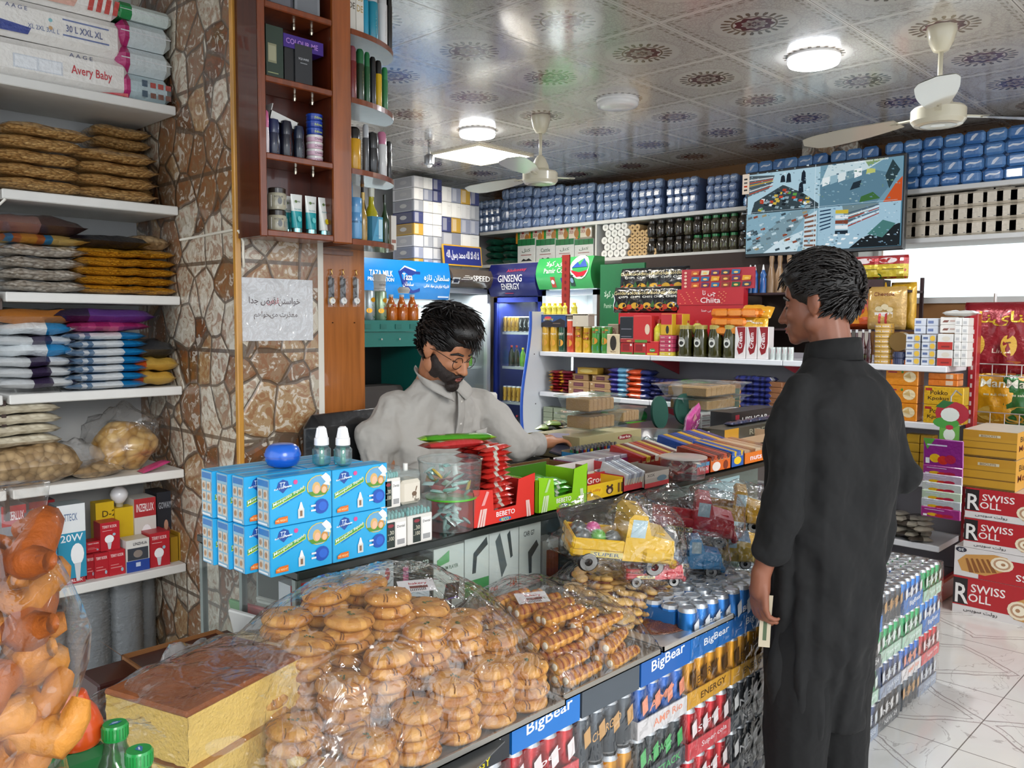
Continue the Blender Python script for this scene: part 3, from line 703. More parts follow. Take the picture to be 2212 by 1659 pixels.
ott=[('r',0,0,1,.62,'2f8fb0'),('t','OTTECK',.12,.78,.1,'6a7fa0',.6),('t','20W',.1,.5,.1,'e8eef4')]+bulb(.68,.32,.24)+[('e',.25,.1,.09,.07,'8a9a50')]
pbox('bulb_box',2,56,1092,2.95,z6+.05,.1,'8c8f96',inz(),'grey and red bulb box at the end of the sixth shelf',grp=gb)
pbox('bulb_box',2,60,1165,2.935,z6,.09,'8c8f96',inz(),'low red and grey bulb box under the tall grey one',grp=gb,zt=z6+.048)
pbox('bulb_box',62,118,1082,3.06,z6,.1,'6c4f55',inz(),'red and grey bulb box behind the two blue ones',grp=gb)
pbox('bulb_box',60,121,1108,2.91,z6+.03,.08,'e4e8ea',ott,'white and blue twenty watt bulb box, shorter of the pair',grp=gb,top='9aa8ac',side='52676e')
pbox('bulb_box',60,121,1190,2.912,z6,.08,'3d7f98',[('r',.1,.2,.9,.8,'2b6d88')],'blue box lying under the shorter blue bulb box',grp=gb,zt=z6+.029)
pbox('bulb_box',122,183,1090,2.925,z6+.02,.08,'e4e8ea',ott,'white and blue twenty watt bulb box, taller of the pair',grp=gb,top='9aa8ac',side='52676e')
pbox('bulb_box',124,183,1190,2.93,z6,.08,'a42830',[('t','INZERLUX',.1,.3,.5,'f0e0e0',.8)],'red box lying under the taller blue bulb box',grp=gb,zt=z6+.019)
pbox('bulb_box',206,246,1085,3.02,z6+.09,.05,'d8b416',[('t','LED BULB',.1,.4,.2,'4a3a08',.8),('t','D-2',.35,.65,.15,'4a3a08')],'tilted yellow bulb box near the bare bulb',grp=gb)
pbox('bulb_box',206,246,1180,3.03,z6,.06,'c09a12',[('t','LED BULB',.1,.6,.15,'4a3a08',.8)],'yellow bulb box standing beneath the tilted yellow one',grp=gb,zt=z6+.089)
pbox('bulb_box',248,287,1096,3.01,z6,.05,'d8b416',[('t','ENERGY',.3,.15,.3,'4a3a08',.6,1),('t','LED BULB',.7,.15,.2,'4a3a08',.6,1)],'yellow bulb box with a white bulb on top',grp=gb)
a=UY(264,1096,3.01); o=MB().lathe([(.012,0,'b0a890'),(.013,.012,'b0a890'),(.016,.014),(.028,.032),(.03,.045),(.024,.06),(.01,.07),(0,.071)],'e6e6ea',16).obj('light_bulb','gloss',None,60)
put(tag(o,cat='light bulb'),(a.x,3.035,a.z),0,'white light bulb standing on the yellow box')
pbox('bulb_box',289,336,1076,3.0,z6,.09,'d5d2cc',inz(),'white bulb box with red top beside the yellow box',grp=gb)
pbox('bulb_box',338,376,1062,3.02,z6,.1,'23262e',[('t','GOWAY',.1,.75,.1,'b0b4bc',.7),('e',.5,.3,.3,.2,'7a3a36'),('e',.5,.5,.12,.08,'c09078')],'black box with a small printed figure near the pillar',grp=gb)
red=lambda n='TERRY KODR':[('t',n,.1,.8,.1,'f2dede',.75),('r',.1,.7,.6,.715,'e8c0c0')]+bulb(.45,.4,.24)+[('e',.7,.55,.08,.05,'9ac0d0')]
rlow=[('r',.1,.3,.8,.34,'d88a8a'),('r',.1,.42,.6,.45,'d88a8a'),('t','TERRY KODR',.1,.75,.12,'f2dede',.8),('e',.8,.2,.08,.08,'9ab8c8')]
pbox('bulb_box',216,258,1128,2.95,z6+.085,.06,'b81f2c',red(),'upright red bulb box standing on two small red boxes',grp=gb)
pbox('bulb_box',186,216,1170,2.96,z6+.085,.05,'b81f2c',rlow,'red bulb box left lying beside the upright red box',grp=gb)
pbox('bulb_box',186,203,1200,2.945,z6,.06,'a81c28',rlow,'outermost small red bulb box on the sixth shelf',grp=gb,zt=z6+.082)
pbox('bulb_box',204,234,1200,2.935,z6,.06,'b01e2a',rlow,'small red bulb box in the middle of the lowest row',grp=gb,zt=z6+.083)
pbox('bulb_box',235,270,1195,2.93,z6,.06,'b81f2c',rlow,'small red bulb box beside the white and navy box',grp=gb,zt=z6+.085)
pbox('bulb_box',272,322,1165,2.925,z6,.07,'dcdad5',[('r',0,0,1,.35,'23459a'),('r',.05,.36,.95,.74,'3a3f48'),('e',.5,.55,.2,.12,'8a7f78'),('t','LINZHUA',.3,.82,.09,'2a2c3a',.6),('r',.4,.15,.6,.28,'c8d4ea')],'white and navy bulb box with a dark picture',grp=gb,top='d0c9b8')
pbox('bulb_box',323,366,1150,2.93,z6,.09,'b81f2c',red(),'tall red bulb box beside the white and navy one',grp=gb)
pbox('bulb_box',368,384,1160,2.95,z6,.08,'a8841c',[],'narrow yellow box next to the tall red bulb box',grp=gb)
pbox('bulb_box',386,397,1150,2.95,z6,.08,'b8902a',[('r',.2,.3,.8,.6,'8a6414')],'narrow ochre box tucked against the pillar',grp=gb)
# under the shelves: grey plate stacks, cartons
for i,(x,y,r,h)in enumerate(((.92,3.12,.075,.45),(1.06,3.1,.075,.5),(1.19,3.12,.07,.52),(.78,3.1,.07,.42),(1.29,3.17,.04,.5))):
    pr=[]
    for k in range(int(h/.011)):pr+=[(r*(.93+.03*rnd.random()),k*.011),(r*(1.0+.06*rnd.random()),k*.011+.005)]
    o=MB().lathe(pr,'8b9094',20).obj('plate_stack','bagfilm',None,True); o.location=(x,y,.12)
    tag(o,'%s film wrapped tower of grey plastic plates under the shelves, counted from the shop front'%['second','third','fourth','first','fifth'][i],'plates','grey plate towers')
o=MB().box(.5,2.8,0,1.32,3.25,.115,'2c1614').obj('floor_plinth','matte'); tag(o,'dark brown plinth board under the grey plate towers','board')
def carton(name,x0,y0,z0,x1,y1,z1,col,lab,flaps=True,rz=0):
    t=empty(name,((x0+x1)/2,(y0+y1)/2,z0),rz,lab,'carton'); w,d,h=(x1-x0)/2,(y1-y0)/2,z1-z0
    b=MB()
    for q in((-w,-d,w,-d+.004),(-w,d-.004,w,d),(-w,-d,-w+.004,d),(w-.004,-d,w,d)):b.box(q[0],q[1],0,q[2],q[3],h,col)
    b.box(-w,-d,0,w,d,.004,col); b.obj('carton_body','matte',t)
    if flaps:
        MB().add([(-w,-d,h),(w,-d,h),(w,-d-.06,h+.04),(-w,-d-.06,h+.04)],[(0,1,2,3)],mulc(col,1.3)).obj('flap','matte',t)
        MB().add([(-w,-d,h),(-w,d,h),(-w-.05,d,h+.05),(-w-.05,-d,h+.05)],[(0,1,2,3)],mulc(col,1.3)).obj('flap','matte',t)
    return t
# ================================================================== wooden display cabinet on the pillar
W1='7c3a18'; W2='98501f'; WD='5a2410'
CF,CB=2.36,2.497; cz=[1.83,2.062,2.292,2.512,2.74]
t=empty('display_cabinet',(0,0,0),0,'varnished brown wooden display cabinet with rounded end shelves on the stone pillar','cabinet')
MB().box(1.337,CF+.002,cz[0]-.02,1.352,CB,2.868,'4a1e0e').obj('side_panel','wood',t)
MB().box(1.353,CB-.008,cz[0],1.66,CB,2.868,'4f1c0c').obj('back_panel','wood',t)
MB().rbox(1.337,CF-.012,cz[0]-.022,1.358,CF+.002,2.868,.003,W1).obj('stile','wood',t)
MB().rbox(1.598,CF-.014,cz[0]-.024,1.668,CF+.004,2.868,.004,W2).obj('stile','wood',t)
MB().box(1.60,CF+.005,cz[0],1.61,CB-.009,2.868,WD).obj('divider','wood',t)
for z in cz:MB().rbox(1.3585,CF-.01,z-.02,1.5975,CB-.01,z,.003,W1).obj('shelf_board','wood',t)
ccx,ccy,crx,cry=1.669,2.56,.30,.20
MB().box(ccx-.001,CF+.005,cz[0],ccx+.008,ccy,2.868,WD).obj('inner_panel','wood',t)
def qshelf(z,th=.018):
    b=MB(); n=18; P=[(ccx+.008,ccy),(ccx+.008,ccy-cry)]+[(ccx+crx*math.sin(PI/2*i/n),ccy-cry*math.cos(PI/2*i/n))for i in range(1,n+1)]
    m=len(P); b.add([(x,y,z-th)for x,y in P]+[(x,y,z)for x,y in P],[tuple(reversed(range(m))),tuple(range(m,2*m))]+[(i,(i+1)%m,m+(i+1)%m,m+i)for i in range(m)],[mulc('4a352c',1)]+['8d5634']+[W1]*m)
    return b
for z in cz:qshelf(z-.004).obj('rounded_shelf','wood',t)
for z in cz[1:]:
    for x in(1.50,1.565):MB().lathe([(.006,0),(.007,-.012),(.004,-.02)],'cfc8b8',8,Matrix.Translation((x,CF+.06,z-.021))).obj('spot_light','steel',t)
# --- cans, tins, tubes, jars on it
def lathe_item(name,prof,col,mat='gloss',n=18,ops=None,lid=None,cat=None):
    """prof in metres; ops: (r, z0, z1, ops) printed round the side; lid: profile of a cap (a part of its own)"""
    def f():
        b=MB().lathe(prof,col,n)
        if ops:b.wrap(ops[0],ops[1],ops[2],195,345,ops[3])
        if lid is None:return tag(b.obj(name,mat,None,50),'x x x x',cat or name.replace('_',' '))
        t=empty(name,cat=cat or name.replace('_',' ')); b.obj('body',mat,t,50)
        MB().lathe(lid[0],lid[1],n).obj('cap','gloss',t,50); return t
    return Proto(f)
def can(h,r,col,capcol,txt='',tc='f0e0a0',txt2=None,rot=1):
    bh=h*.72
    ops=[('r',0,.0,1,.06,capcol),('t',txt,.6,.12,.16,tc,bh*.8/.0001 if 0 else None,1)]if txt else[]
    pr=[(r*.92,0),(r,.004),(r,bh),(r*.88,bh+.004)]
    return lathe_item('spray_can',pr,col,'gloss',16,None,([(r*.9,bh+.002),(r*.9,h-.008),(r*.7,h),(0,h)],capcol),'deodorant')
def at_y(x,Y0):return UY(x,500,Y0).x
def canon(x0,x1,ytop,Y0,z0,col,cap,lab,txt='',tc='f0e8c0',shape='spray',grp=None):
    a,c=UY(x0,ytop,Y0),UY(x1,ytop,Y0); r=(c.x-a.x)/2; h=(a.z+c.z)/2-z0; X=(a.x+c.x)/2
    name={'spray':'spray_can','roll':'roll_on_bottle','jar':'cream_jar','bottle':'bottle','oil':'oil_bottle'}[shape]
    t=empty(name,(X,Y0+r,z0),0,lab,name.replace('_',' '),grp)
    if shape=='spray':bh=h*.7; pr=[(r*.93,0),(r,.004),(r,bh),(r*.88,bh+.004)]; lid=[(r*.9,bh+.003),(r*.88,h-.008),(r*.6,h),(0,h)]
    if shape=='roll':bh=h*.6; pr=[(r*.8,0),(r*.95,.008),(r,h*.35),(r*.85,bh)]; lid=[(r*.88,bh),(r*.92,h*.8),(r*.75,h*.95),(0,h)]
    if shape=='jar':bh=h*.66; pr=[(r*.9,0),(r*.98,.005),(r*.98,bh)]; lid=[(r,bh),(r,h-.003),(r*.9,h),(0,h)]
    if shape=='bottle':bh=h*.78; pr=[(r*.95,0),(r,.005),(r,h*.6),(r*.8,h*.7),(r*.35,bh)]; lid=[(r*.4,bh),(r*.4,h),(0,h)]
    if shape=='oil':bh=h*.84; pr=[(r*.9,0),(r,.006),(r,h*.45),(r*.8,h*.55),(r*.38,h*.68),(r*.33,bh)]; lid=[(r*.4,bh),(r*.42,h),(0,h)]
    b=MB().lathe(pr,col,18)
    if txt:
        g=MB().wrap(r,bh*.12,bh*.9,200,340,[('t',txt,.55,.04,.2,tc,.86*bh*.78,1)]if h>2.6*r else[('r',.1,.3,.9,.72,mixc(col,'ffffff',.75)),('t',txt,.2,.42,.2,tc,.6)])
        b.add(g.v,g.f,g.c)
    b.obj('body','jar' if shape=='oil' else 'gloss',t,50); MB().lathe(lid,cap,18).obj('cap','gloss',t,50); return t
Y1=2.375
zc=cz[3]
pbox('perfume_box',578,632,-40,Y1,zc,.08,'4a4a52',[('r',.1,.1,.9,.9,'6d6d75')],'grey box on the top cabinet shelf','box')
pbox('perfume_box',636,690,-40,Y1,zc,.08,'8a8d92',[('r',.1,.1,.9,.9,'777a80')],'pale grey box beside the darker one on the top cabinet shelf','box')
z=cz[2]
pbox('perfume_box',574,611,56,Y1,z,.08,'24382a',[('r',.1,.3,.6,.66,'8f8f70'),('r',.14,.34,.56,.62,'a8a688'),('r',.08,.1,.7,.12,'9aa070')],'dark green perfume box with pale label in the cabinet','box')
pbox('perfume_box',614,636,100,Y1+.005,z,.1,'0e0e10',[],'plain black box between the green and the grey perfume boxes','box')
pbox('perfume_box',637,674,98,Y1,z,.09,'26282c',[('t','SQUARE',.2,.62,.06,'c8ccd0',.6),('r',.3,.54,.7,.56,'9a9ea2')],'dark grey perfume box with small silver lettering','box')
o=pbox('perfume_box',612,698,62,Y1+.001,z+.107,.09,'3f1d84',[('t','COLOUR ME',.06,.3,.42,'b88ad8',.8)],'purple box lying across the dark perfume boxes','box',zt=z+.147)
z=cz[1]
canon(573,583,236,Y1,z,'e8dce0','d86a9a','small white and pink roll-on at the stile',shape='roll')
canon(584,611,252,Y1,z,'1a2240','1d2a55','navy roll-on bottle nearest the stile','NIVEA',shape='roll')
canon(612,638,256,Y1+.002,z,'1c1e2c','16182a','black roll-on bottle with a red stripe','MEN','d04030','roll')
canon(641,662,268,Y1,z,'1b2130','1d2740','dark roll-on bottle next to the pink tins','MEN','c8d0e0','roll')
def tin(col,lid,txt):
    def f():
        t=empty('cream_tin',cat='cream tin'); b=MB().lathe([(.024,0),(.026,.003),(.026,.014)],col,20)
        g=MB().wrap(.026,.002,.014,220,320,[('t',txt,.2,.2,.6,'705868' if col!='163a9c' else 'd0e070',.6)]); b.add(g.v,g.f,g.c); b.obj('body','gloss',t,40)
        MB().lathe([(.0268,.0135),(.0268,.0195),(.025,.0215),(0,.0218)],lid,20).obj('lid','gloss',t,40); return t
    return Proto(f)
TP=tin('e0b8cc','e8e4e2','Dove'); TB=tin('163a9c','1c48b0','Nivea')
xx=at_y(683,2.4)
for k in range(4):TP((xx,2.404,z+k*.0222),0,'%s pink and white cream tin under the blue tins'%['bottom','second','third','top'][k],'stacked pink tins')
for k in range(3):TB((xx,2.404,z+.089+k*.0222),0,'%s blue cream tin on the pink tins'%['lowest','middle','top'][k],'stacked blue tins')
xx=at_y(612,2.44)
for k in range(2):TB((xx,2.455,z+.088+k*.022-.02),0,'%s blue cream tin under the opened white carton'%['lower','upper'][k],'blue tins behind roll-ons')
t=empty('open_carton',(at_y(585,2.40),2.40,z+.115),0,'opened white carton leaning on the cabinet tins','carton')
b=MB(Matrix.Rotation(.25,4,'Y')); b.box(0,0,0,.1,.003,.028,'e8e8e4').box(0,0,0,.1,.06,.003,'a8a8a0').box(.097,0,0,.1,.06,.03,'8a7a5c').box(0,0,0,.003,.06,.05,'dcdcd8'); b.obj('carton_body','card',t)
MB(Matrix.Rotation(.25,4,'Y')).box(.02,.02,.004,.08,.03,.022,'3f7a3a').obj('green_sachet','foil',t)
z=cz[0]
for k in range(2):canon(578,620,0,Y1,z+k*.0,'b9b49c','2c2622','%s glass jar with dark lid and white label by the stile'%['lower','upper'][k],'scrub','404040','jar')if 0 else None
def sjar():
    t=empty('scrub_jar',cat='cream jar'); r=.03
    b=MB().lathe([(r*.9,0),(r,.006),(r,.048),(r*.85,.054)],'b5b09a',20); g=MB().wrap(r,.008,.044,205,335,[('r',0,0,1,1,'e6e4de'),('e',.4,.5,.1,.3,'5a5a58'),('r',.6,.2,.9,.7,'9a9894'),('t','SCRUB',.15,.8,.14,'444444',.4)]); b.add(g.v,g.f,g.c); b.obj('jar_body','jar',t,40)
    MB().lathe([(r*.92,.052),(r*.92,.066),(r*.8,.068),(0,.068)],'2e2823',20).obj('lid','gloss',t,40); return t
SJ=Proto(sjar); xx=at_y(599,2.41)
SJ((xx,2.41,z),0,'lower glass jar with dark lid by the cabinet stile','scrub jars'); SJ((xx,2.41,z+.069),0,'upper glass jar with dark lid by the cabinet stile','scrub jars')
def tube(band,lo,accent):
    def f():
        t=empty('cream_tube',cat='cream tube'); R=[]; n=16; h=.125
        for k in range(9):
            q=k/8; zz=.018+q*(h-.018); rx=.018+.003*q; ry=.015*(1-q)+.0012
            R.append([Vector((rx*math.cos(2*PI*i/n),ry*math.sin(2*PI*i/n),zz))for i in range(n)])
        b=MB().rings(R,'e9ece8',cf=lambda a,_:lo if a<.38 else band if a<.46 else 'e9ece8')
        b.ops((-.017,-.0205,.03),(.034,0,0),(0,.018,.09),[('e',.35,.8,.12,.05,'6a8a3a'),('t','GARNIER',.2,.78,.05,'6a7a6a',.6),('t','Pure Active',.1,.5,.05,'3aa0a8',.7),('e',.5,.18,.2,.1,accent)])
        b.obj('tube_body','gloss',t,50); MB().lathe([(.017,0),(.017,.017),(.012,.02)],'9fc8c8',16).obj('cap','steel',t,40); return t
    return Proto(f)
T1=tube('b0344c','18a0a8','70d0d0'); T2=tube('e8e4a0','e8eae2','d8c020')
for k,(px,lb)in enumerate(((641,'teal and white cream tube nearest the jars'),(672,'teal and white cream tube in the middle of three'))):T1((at_y(px,2.405),2.405,z),0,lb,'cream tubes')
T1((at_y(624,2.45),2.455,z),0,'teal cream tube half hidden behind the jars','cream tubes')
T2((at_y(700,2.405),2.405,z),0,'white cream tube with yellow print beside the cabinet post','cream tubes')
# rounded end shelves (Y about 2.42)
zz=cz[3]
pbox('toiletry_box',752,768,-30,2.385,zz,.05,'dfdcd2',[('t','DE',.1,.5,.14,'5a5040',.8),('t','CO',.1,.7,.14,'5a5040',.8)],'white box with large grey letters on the top rounded shelf','box')
pbox('toiletry_box',769,785,-30,2.39,zz,.05,'e6e2d8',[('t','DE',.1,.45,.14,'b89a5a',.8),('t','CU',.1,.68,.14,'b89a5a',.8)],'white box with large gold letters on the top rounded shelf','box')
canon(786,799,-30,2.40,zz,'1d9cc0','1880a8','narrow teal spray can between the white boxes','',shape='spray')
canon(800,822,-30,2.41,zz,'1f8fa8','c8ccd0','teal spray can with silver collar','ARIA',shape='spray')
canon(822,841,-30,2.43,zz,'e4e4e4','d0d0d0','white spray can on the top rounded shelf','HAWAII','707070')
canon(838,850,-30,2.48,zz,'1a1a1a','101010','black and white can at the end of the top rounded shelf')
zz=cz[2]; gf='spray cans on the second rounded shelf'
for x0,x1,yt,Y0,c,cp,lb,tx,tc in((749,757,110,2.40,'d8a010','2c2c2c','yellow edged spray can touching the cabinet post','','ffffff'),(757,774,98,2.385,'7c1f22','8a4450','maroon spray can with gold letters','FOGG','d8a83a'),(775,790,105,2.39,'2a3a26','1f6a3c','green capped spray can with yellow strip','FOGG','e8c818'),(791,802,112,2.40,'1d5a30','1f7040','slim dark green spray can','FOGG','c8d8a0'),(803,815,122,2.41,'22242c','16161a','black spray can between green and yellow','FOGG','8a8aa0'),(815,828,130,2.425,'e0b414','1a1a1a','bright yellow spray can with black letters','FOGG','1a1a1a'),(829,841,145,2.45,'2a7a48','2f8a50','light green spray can at the shelf end','FOGG','f0e8c0')):
    canon(x0,x1,yt,Y0,zz,c,cp,lb+', second rounded shelf',tx,tc,grp=gf)
zz=cz[1]
for x0,x1,yt,Y0,c,cp,lb,tx,tc,sh in((750,757,285,2.40,'d89a18','b07a10','sliver of a yellow bottle at the post','','ffffff','roll'),(759,786,273,2.385,'d8a018','1c1c1c','golden yellow spray bottle with black cap','Slazenger','604808','spray'),(788,800,268,2.41,'55585c','b8bcc0','slim grey spray bottle with silver cap','SPORT','d0d4d8','spray'),(801,826,282,2.41,'1c1c1e','141414','wide black bottle beside the striped white one','','d0d0d0','roll'),(822,840,284,2.44,'dcdcdc','c87a98','white striped bottle with pink cap','ACTIVE','222222','spray'),(838,849,305,2.50,'1e1e20','2a2a2a','black and white can at the end of the third rounded shelf','','ffffff','spray')):
    canon(x0,x1,yt,Y0,zz,c,cp,lb,tx,tc,sh)
zz=cz[0]
CJ=Proto(lambda:canon(756,780,457,2.385,cz[0],'6aa8d8','5a98cc','x x x x','Catnis','203060','jar'))
jx=at_y(768,2.40)
for k in range(2):CJ((jx,2.40,zz+k*.048),0,'%s light blue cream jar on the lowest rounded shelf'%['bottom','top'][k],'light blue cream jars')
canon(752,766,385,2.42,zz+.0,'5d9ccc','4a88b8','tall light blue bottle behind the cream jars','',shape='roll')
canon(782,797,415,2.40,zz,'b08a3c','d8b050','speckled gold bottle beside the cream jars','MILK','705020','oil')
canon(798,826,405,2.43,zz,'b0a818','c8c8b8','yellow olive oil bottle behind the light blue box','',shape='oil')
canon(780,796,380,2.50,zz,'2c2420','b07a30','dark bottle behind the gold one','',shape='oil')
pbox('toiletry_box',804,829,468,2.40,zz,.03,'4a9cc0',[('p',[(0,0),(.55,1),(0,1)],'2d7898'),('r',.6,.1,.95,.9,'b8dce8'),('t','OLIVE',.75,.2,.25,'3060a0',.05,1)],'small light blue box leaning before the olive oil bottle','box',rz=.1)
canon(829,845,420,2.47,zz,'1c3a20','0e1c10','dark green bottle at the rounded shelf end','',shape='oil')
pbox('toiletry_box',845,856,466,2.55,zz-.01,.04,'dedad2',[('r',.1,.2,.9,.3,'a06a5a')],'white box seen past the end of the lowest rounded shelf','box')
# --- below it: wooden board with watches, film covered notice, wire
t=empty('wooden_board',(0,0,0),0,'upright brown wooden board with watches beside the tiled pillar','board')
MB().box(1.658,2.545,.0,1.664,2.6,1.808,'6a3418').box(1.664,2.55,0,1.862,2.57,1.808,'a8642e').obj('board','wood',t)
MB().box(1.66,2.53,1.785,1.80,2.549,1.8,'7a4420').obj('rail','wood',t)
for px in(718,765):q=UY(px,697,2.55); MB().cyl((q.x,2.551,q.z),(q.x,2.546,q.z),.002,'3a2414').obj('nail','metal',t)
def watch(px,face,strap,lab,white=0,dz=0):
    q=UY(px,650,2.55); t=empty('wrist_watch',(q.x,2.546,q.z),0,lab,'watch','watches on the wooden board')
    b=MB(); x=-.004
    b.tube([(0,0,.085),(-.004,-.005,.09),(0,-.008,.098),(.004,-.006,.092),(0,-.004,.11)],.0016,'c8a860',6); b.cyl((0,0,.11),(0,-.012,.108),.002,'d8b870'); b.obj('hook','steel',t)
    MB().box(-.009,-.006,.006,.003,-.002,.085,strap).obj('strap','leather',t)
    MB().box(.005,-.006,.0,.011,-.002,.08,strap if not white else 'c8c8c8').obj('strap','leather',t)
    f=MB(Matrix.Translation((0,-.006,0))@Matrix.Rotation(PI/2,4,'X')); f.lathe([(.0135,0),(.0145,.003),(.013,.006),(.0115,.0065)],face,20); f.obj('watch_case','steel',t,40)
    g=MB(); g.ops((-.012,-.0128,-.012),(.024,0,0),(0,0,.024),[('e',.5,.5,.45,.45,'f0eee8'),('r',.48,.5,.52,.85,'202020'),('r',.5,.48,.75,.52,'202020')]); g.obj('dial','card',t)
    MB().grid(lambda u,v:Vector((-.019+.038*u,-.012-.004*math.sin(PI*u)+.002*math.sin(9*v),-.022+.11*v)),5,8,'ffffff').obj('clear_sleeve','bag',t,True)
watch(713,'c9a24a','24242c','round gold watch on a black strap, beside the tiled pillar')
watch(738,'b8bcc2','2c2c30','square silver watch hanging in the middle of the board')
watch(766,'a8acb2','1c1c1e','round watch with metal bracelet at the free edge of the board',1)
q=UY(688,645,2.54); t=empty('wrist_watch',(q.x-.001,2.538,q.z),0,'watch on a long dark grey strap hanging at the board edge','watch')
MB().box(-.007,-.004,-.085,.009,0,-.006,'34383e').obj('strap','leather',t); MB().box(-.007,-.004,.006,.006,0,.055,'2c2c2e').obj('strap','leather',t)
g=MB(Matrix.Rotation(PI/2,4,'X')); g.lathe([(.012,.0),(.013,.004),(.011,.007),(0,.0072)],'d8cfb0',18); g.obj('watch_case','steel',t,40)
t=empty('notice_sheet',(0,0,0),0,'handwritten paper notice under shiny film taped to the stone pillar','notice')
a,c=UY(513,598,2.495),UY(677,735,2.495)
g=MB(); g.front(a.x,c.z+.0,c.x,a.z,2.497,[('r',0,0,1,1,'dcdcde'),('t','خواستن قرض جدا',.14,.56,.14,'55484c',.68),('t','قرض',.37,.57,.12,'b0505a',.16),('t','معذرت میخواهم',.2,.34,.13,'665a58',.58)]); g.obj('paper','matte',t)
MB().grid(lambda u,v:Vector((a.x+(c.x-a.x)*u,2.4935-.003*abs(noise.noise(Vector((u*5+v*4,v*2,0)))),c.z+(a.z-c.z)*v)),20,16,'ffffff').obj('clear_cover','film',t,True)
a=UX(385,517,1.333)
o=MB().tube([(1.333,2.89,1.83),(1.333,2.7,1.833),(1.332,2.52,1.838),(1.337,2.488,1.833),(1.35,2.487,1.80),(1.351,2.489,1.76),(1.353,2.49,1.72)],.0045,'d9d4c6').obj('electric_cable','gloss',None,True); tag(o,'cream electric cable running round the stone pillar corner','cable')
# ================================================================== far side: helpers for things on the far right wall (they face -x)
def vy(px,X0,py=760):return UX(px,py,X0).y
def vspan(x0,x1,yt,X0,z0):
    a,c=UX(x0,yt,X0),UX(x1,yt,X0); return(a.y+c.y)/2,a.y-c.y,(a.z+c.z)/2-z0
def vbox(name,x0,x1,yt,X0,z0,d,col,ops,lab,cat='box',mat='card',grp=None,h=None,top=None,rz=0,lops=None):
    Y,w,hh=vspan(x0,x1,yt,X0,z0); h=h or hh
    b=MB().rbox(-w/2,0,0,w/2,d,h,min(.003,w*.08),col)
    if top:b.topf(-w/2+.002,.002,w/2-.002,d-.002,h,[('r',0,0,1,1,top)])
    b.front(-w/2+.002,.002,w/2-.002,h-.002,0,ops)
    if lops:b.lside(0,0,d,h,-w/2,lops)
    o=b.obj(name,mat); return put(tag(o,lab,cat,grp),(X0,Y,z0),RV+rz)
def vcan(name,x0,x1,yt,X0,z0,prof,col,ops,lab,cat='can',grp=None,lid=None,lidcol='e8e8e8',mat='gloss',h=None):
    """prof: function(r, h) -> profile"""
    Y,w,hh=vspan(x0,x1,yt,X0,z0); h=h or hh; r=w/2
    b=MB().lathe(prof(r,h),col,16)
    if ops:g=MB().wrap(r,h*.06,h*.94,205,335,ops); b.add(g.v,g.f,g.c)
    if lid:
        t=empty(name,(X0+r,Y,z0),RV,lab,cat,grp); b.obj('body',mat,t,50); MB().lathe(lid(r,h),lidcol,16).obj('lid','gloss',t,50); return t
    o=b.obj(name,mat,None,50); return put(tag(o,lab,cat,grp),(X0+r,Y,z0),RV)
CYL=lambda r,h:[(r*.94,0),(r,h*.015+.001),(r,h*.97),(r*.94,h)]
def vbag(name,w,h,d,col,ops,mat='foil',cat='chips bag',cf=None,seed=1,ex=5):
    """an upright filled bag, front towards -y, standing on z=0"""
    b=MB(); so=Vector((seed*5.1,0,0))
    def pt(u,v,s):
        a,q=2*u-1,2*v-1; t=max(0,(1-abs(a)**ex)*(1-abs(q)**ex))**.5
        k=noise.noise(Vector((a*2.2,q*2.4,s))+so)*.3+noise.noise(Vector((a*6,q*6,s))+so)*.12
        return Vector((a*w/2*(1-.04*abs(q)**8),s*d/2*t*(1+k),(v)*h))
    b.grid(lambda u,v:pt(u,v,-1),14,14,col,cf); b.grid(lambda u,v:pt(1-u,v,1),10,8,col,(lambda u,v:cf(1-u,v))if cf else None)
    o2=[]
    for op in ops:
        if op[0]=='r' and(op[3]-op[1]>.2 or op[4]-op[2]>.2):
            nx,ny=max(1,int((op[3]-op[1])*10)),max(1,int((op[4]-op[2])*10)); o2+=[('r',op[1]+(op[3]-op[1])*i/nx,op[2]+(op[4]-op[2])*j/ny,op[1]+(op[3]-op[1])*(i+1)/nx,op[2]+(op[4]-op[2])*(j+1)/ny,op[5])for i in range(nx)for j in range(ny)]
        else:o2.append(op)
    t=MB(); t.ops((0,0,0),(1,0,0),(0,0,1),o2,.00012)
    for vv in t.v:  # lay the print on the bulging front
        u,z=min(1,max(0,vv.x)),min(1,max(0,vv.z)); off=vv.y; p=pt(u,z,-1); vv.x,vv.y,vv.z=p.x,p.y+off-.0025,p.z
    b.add(t.v,t.f,t.c)
    return tag(b.obj(name,mat,None,True),'x x x x',cat)
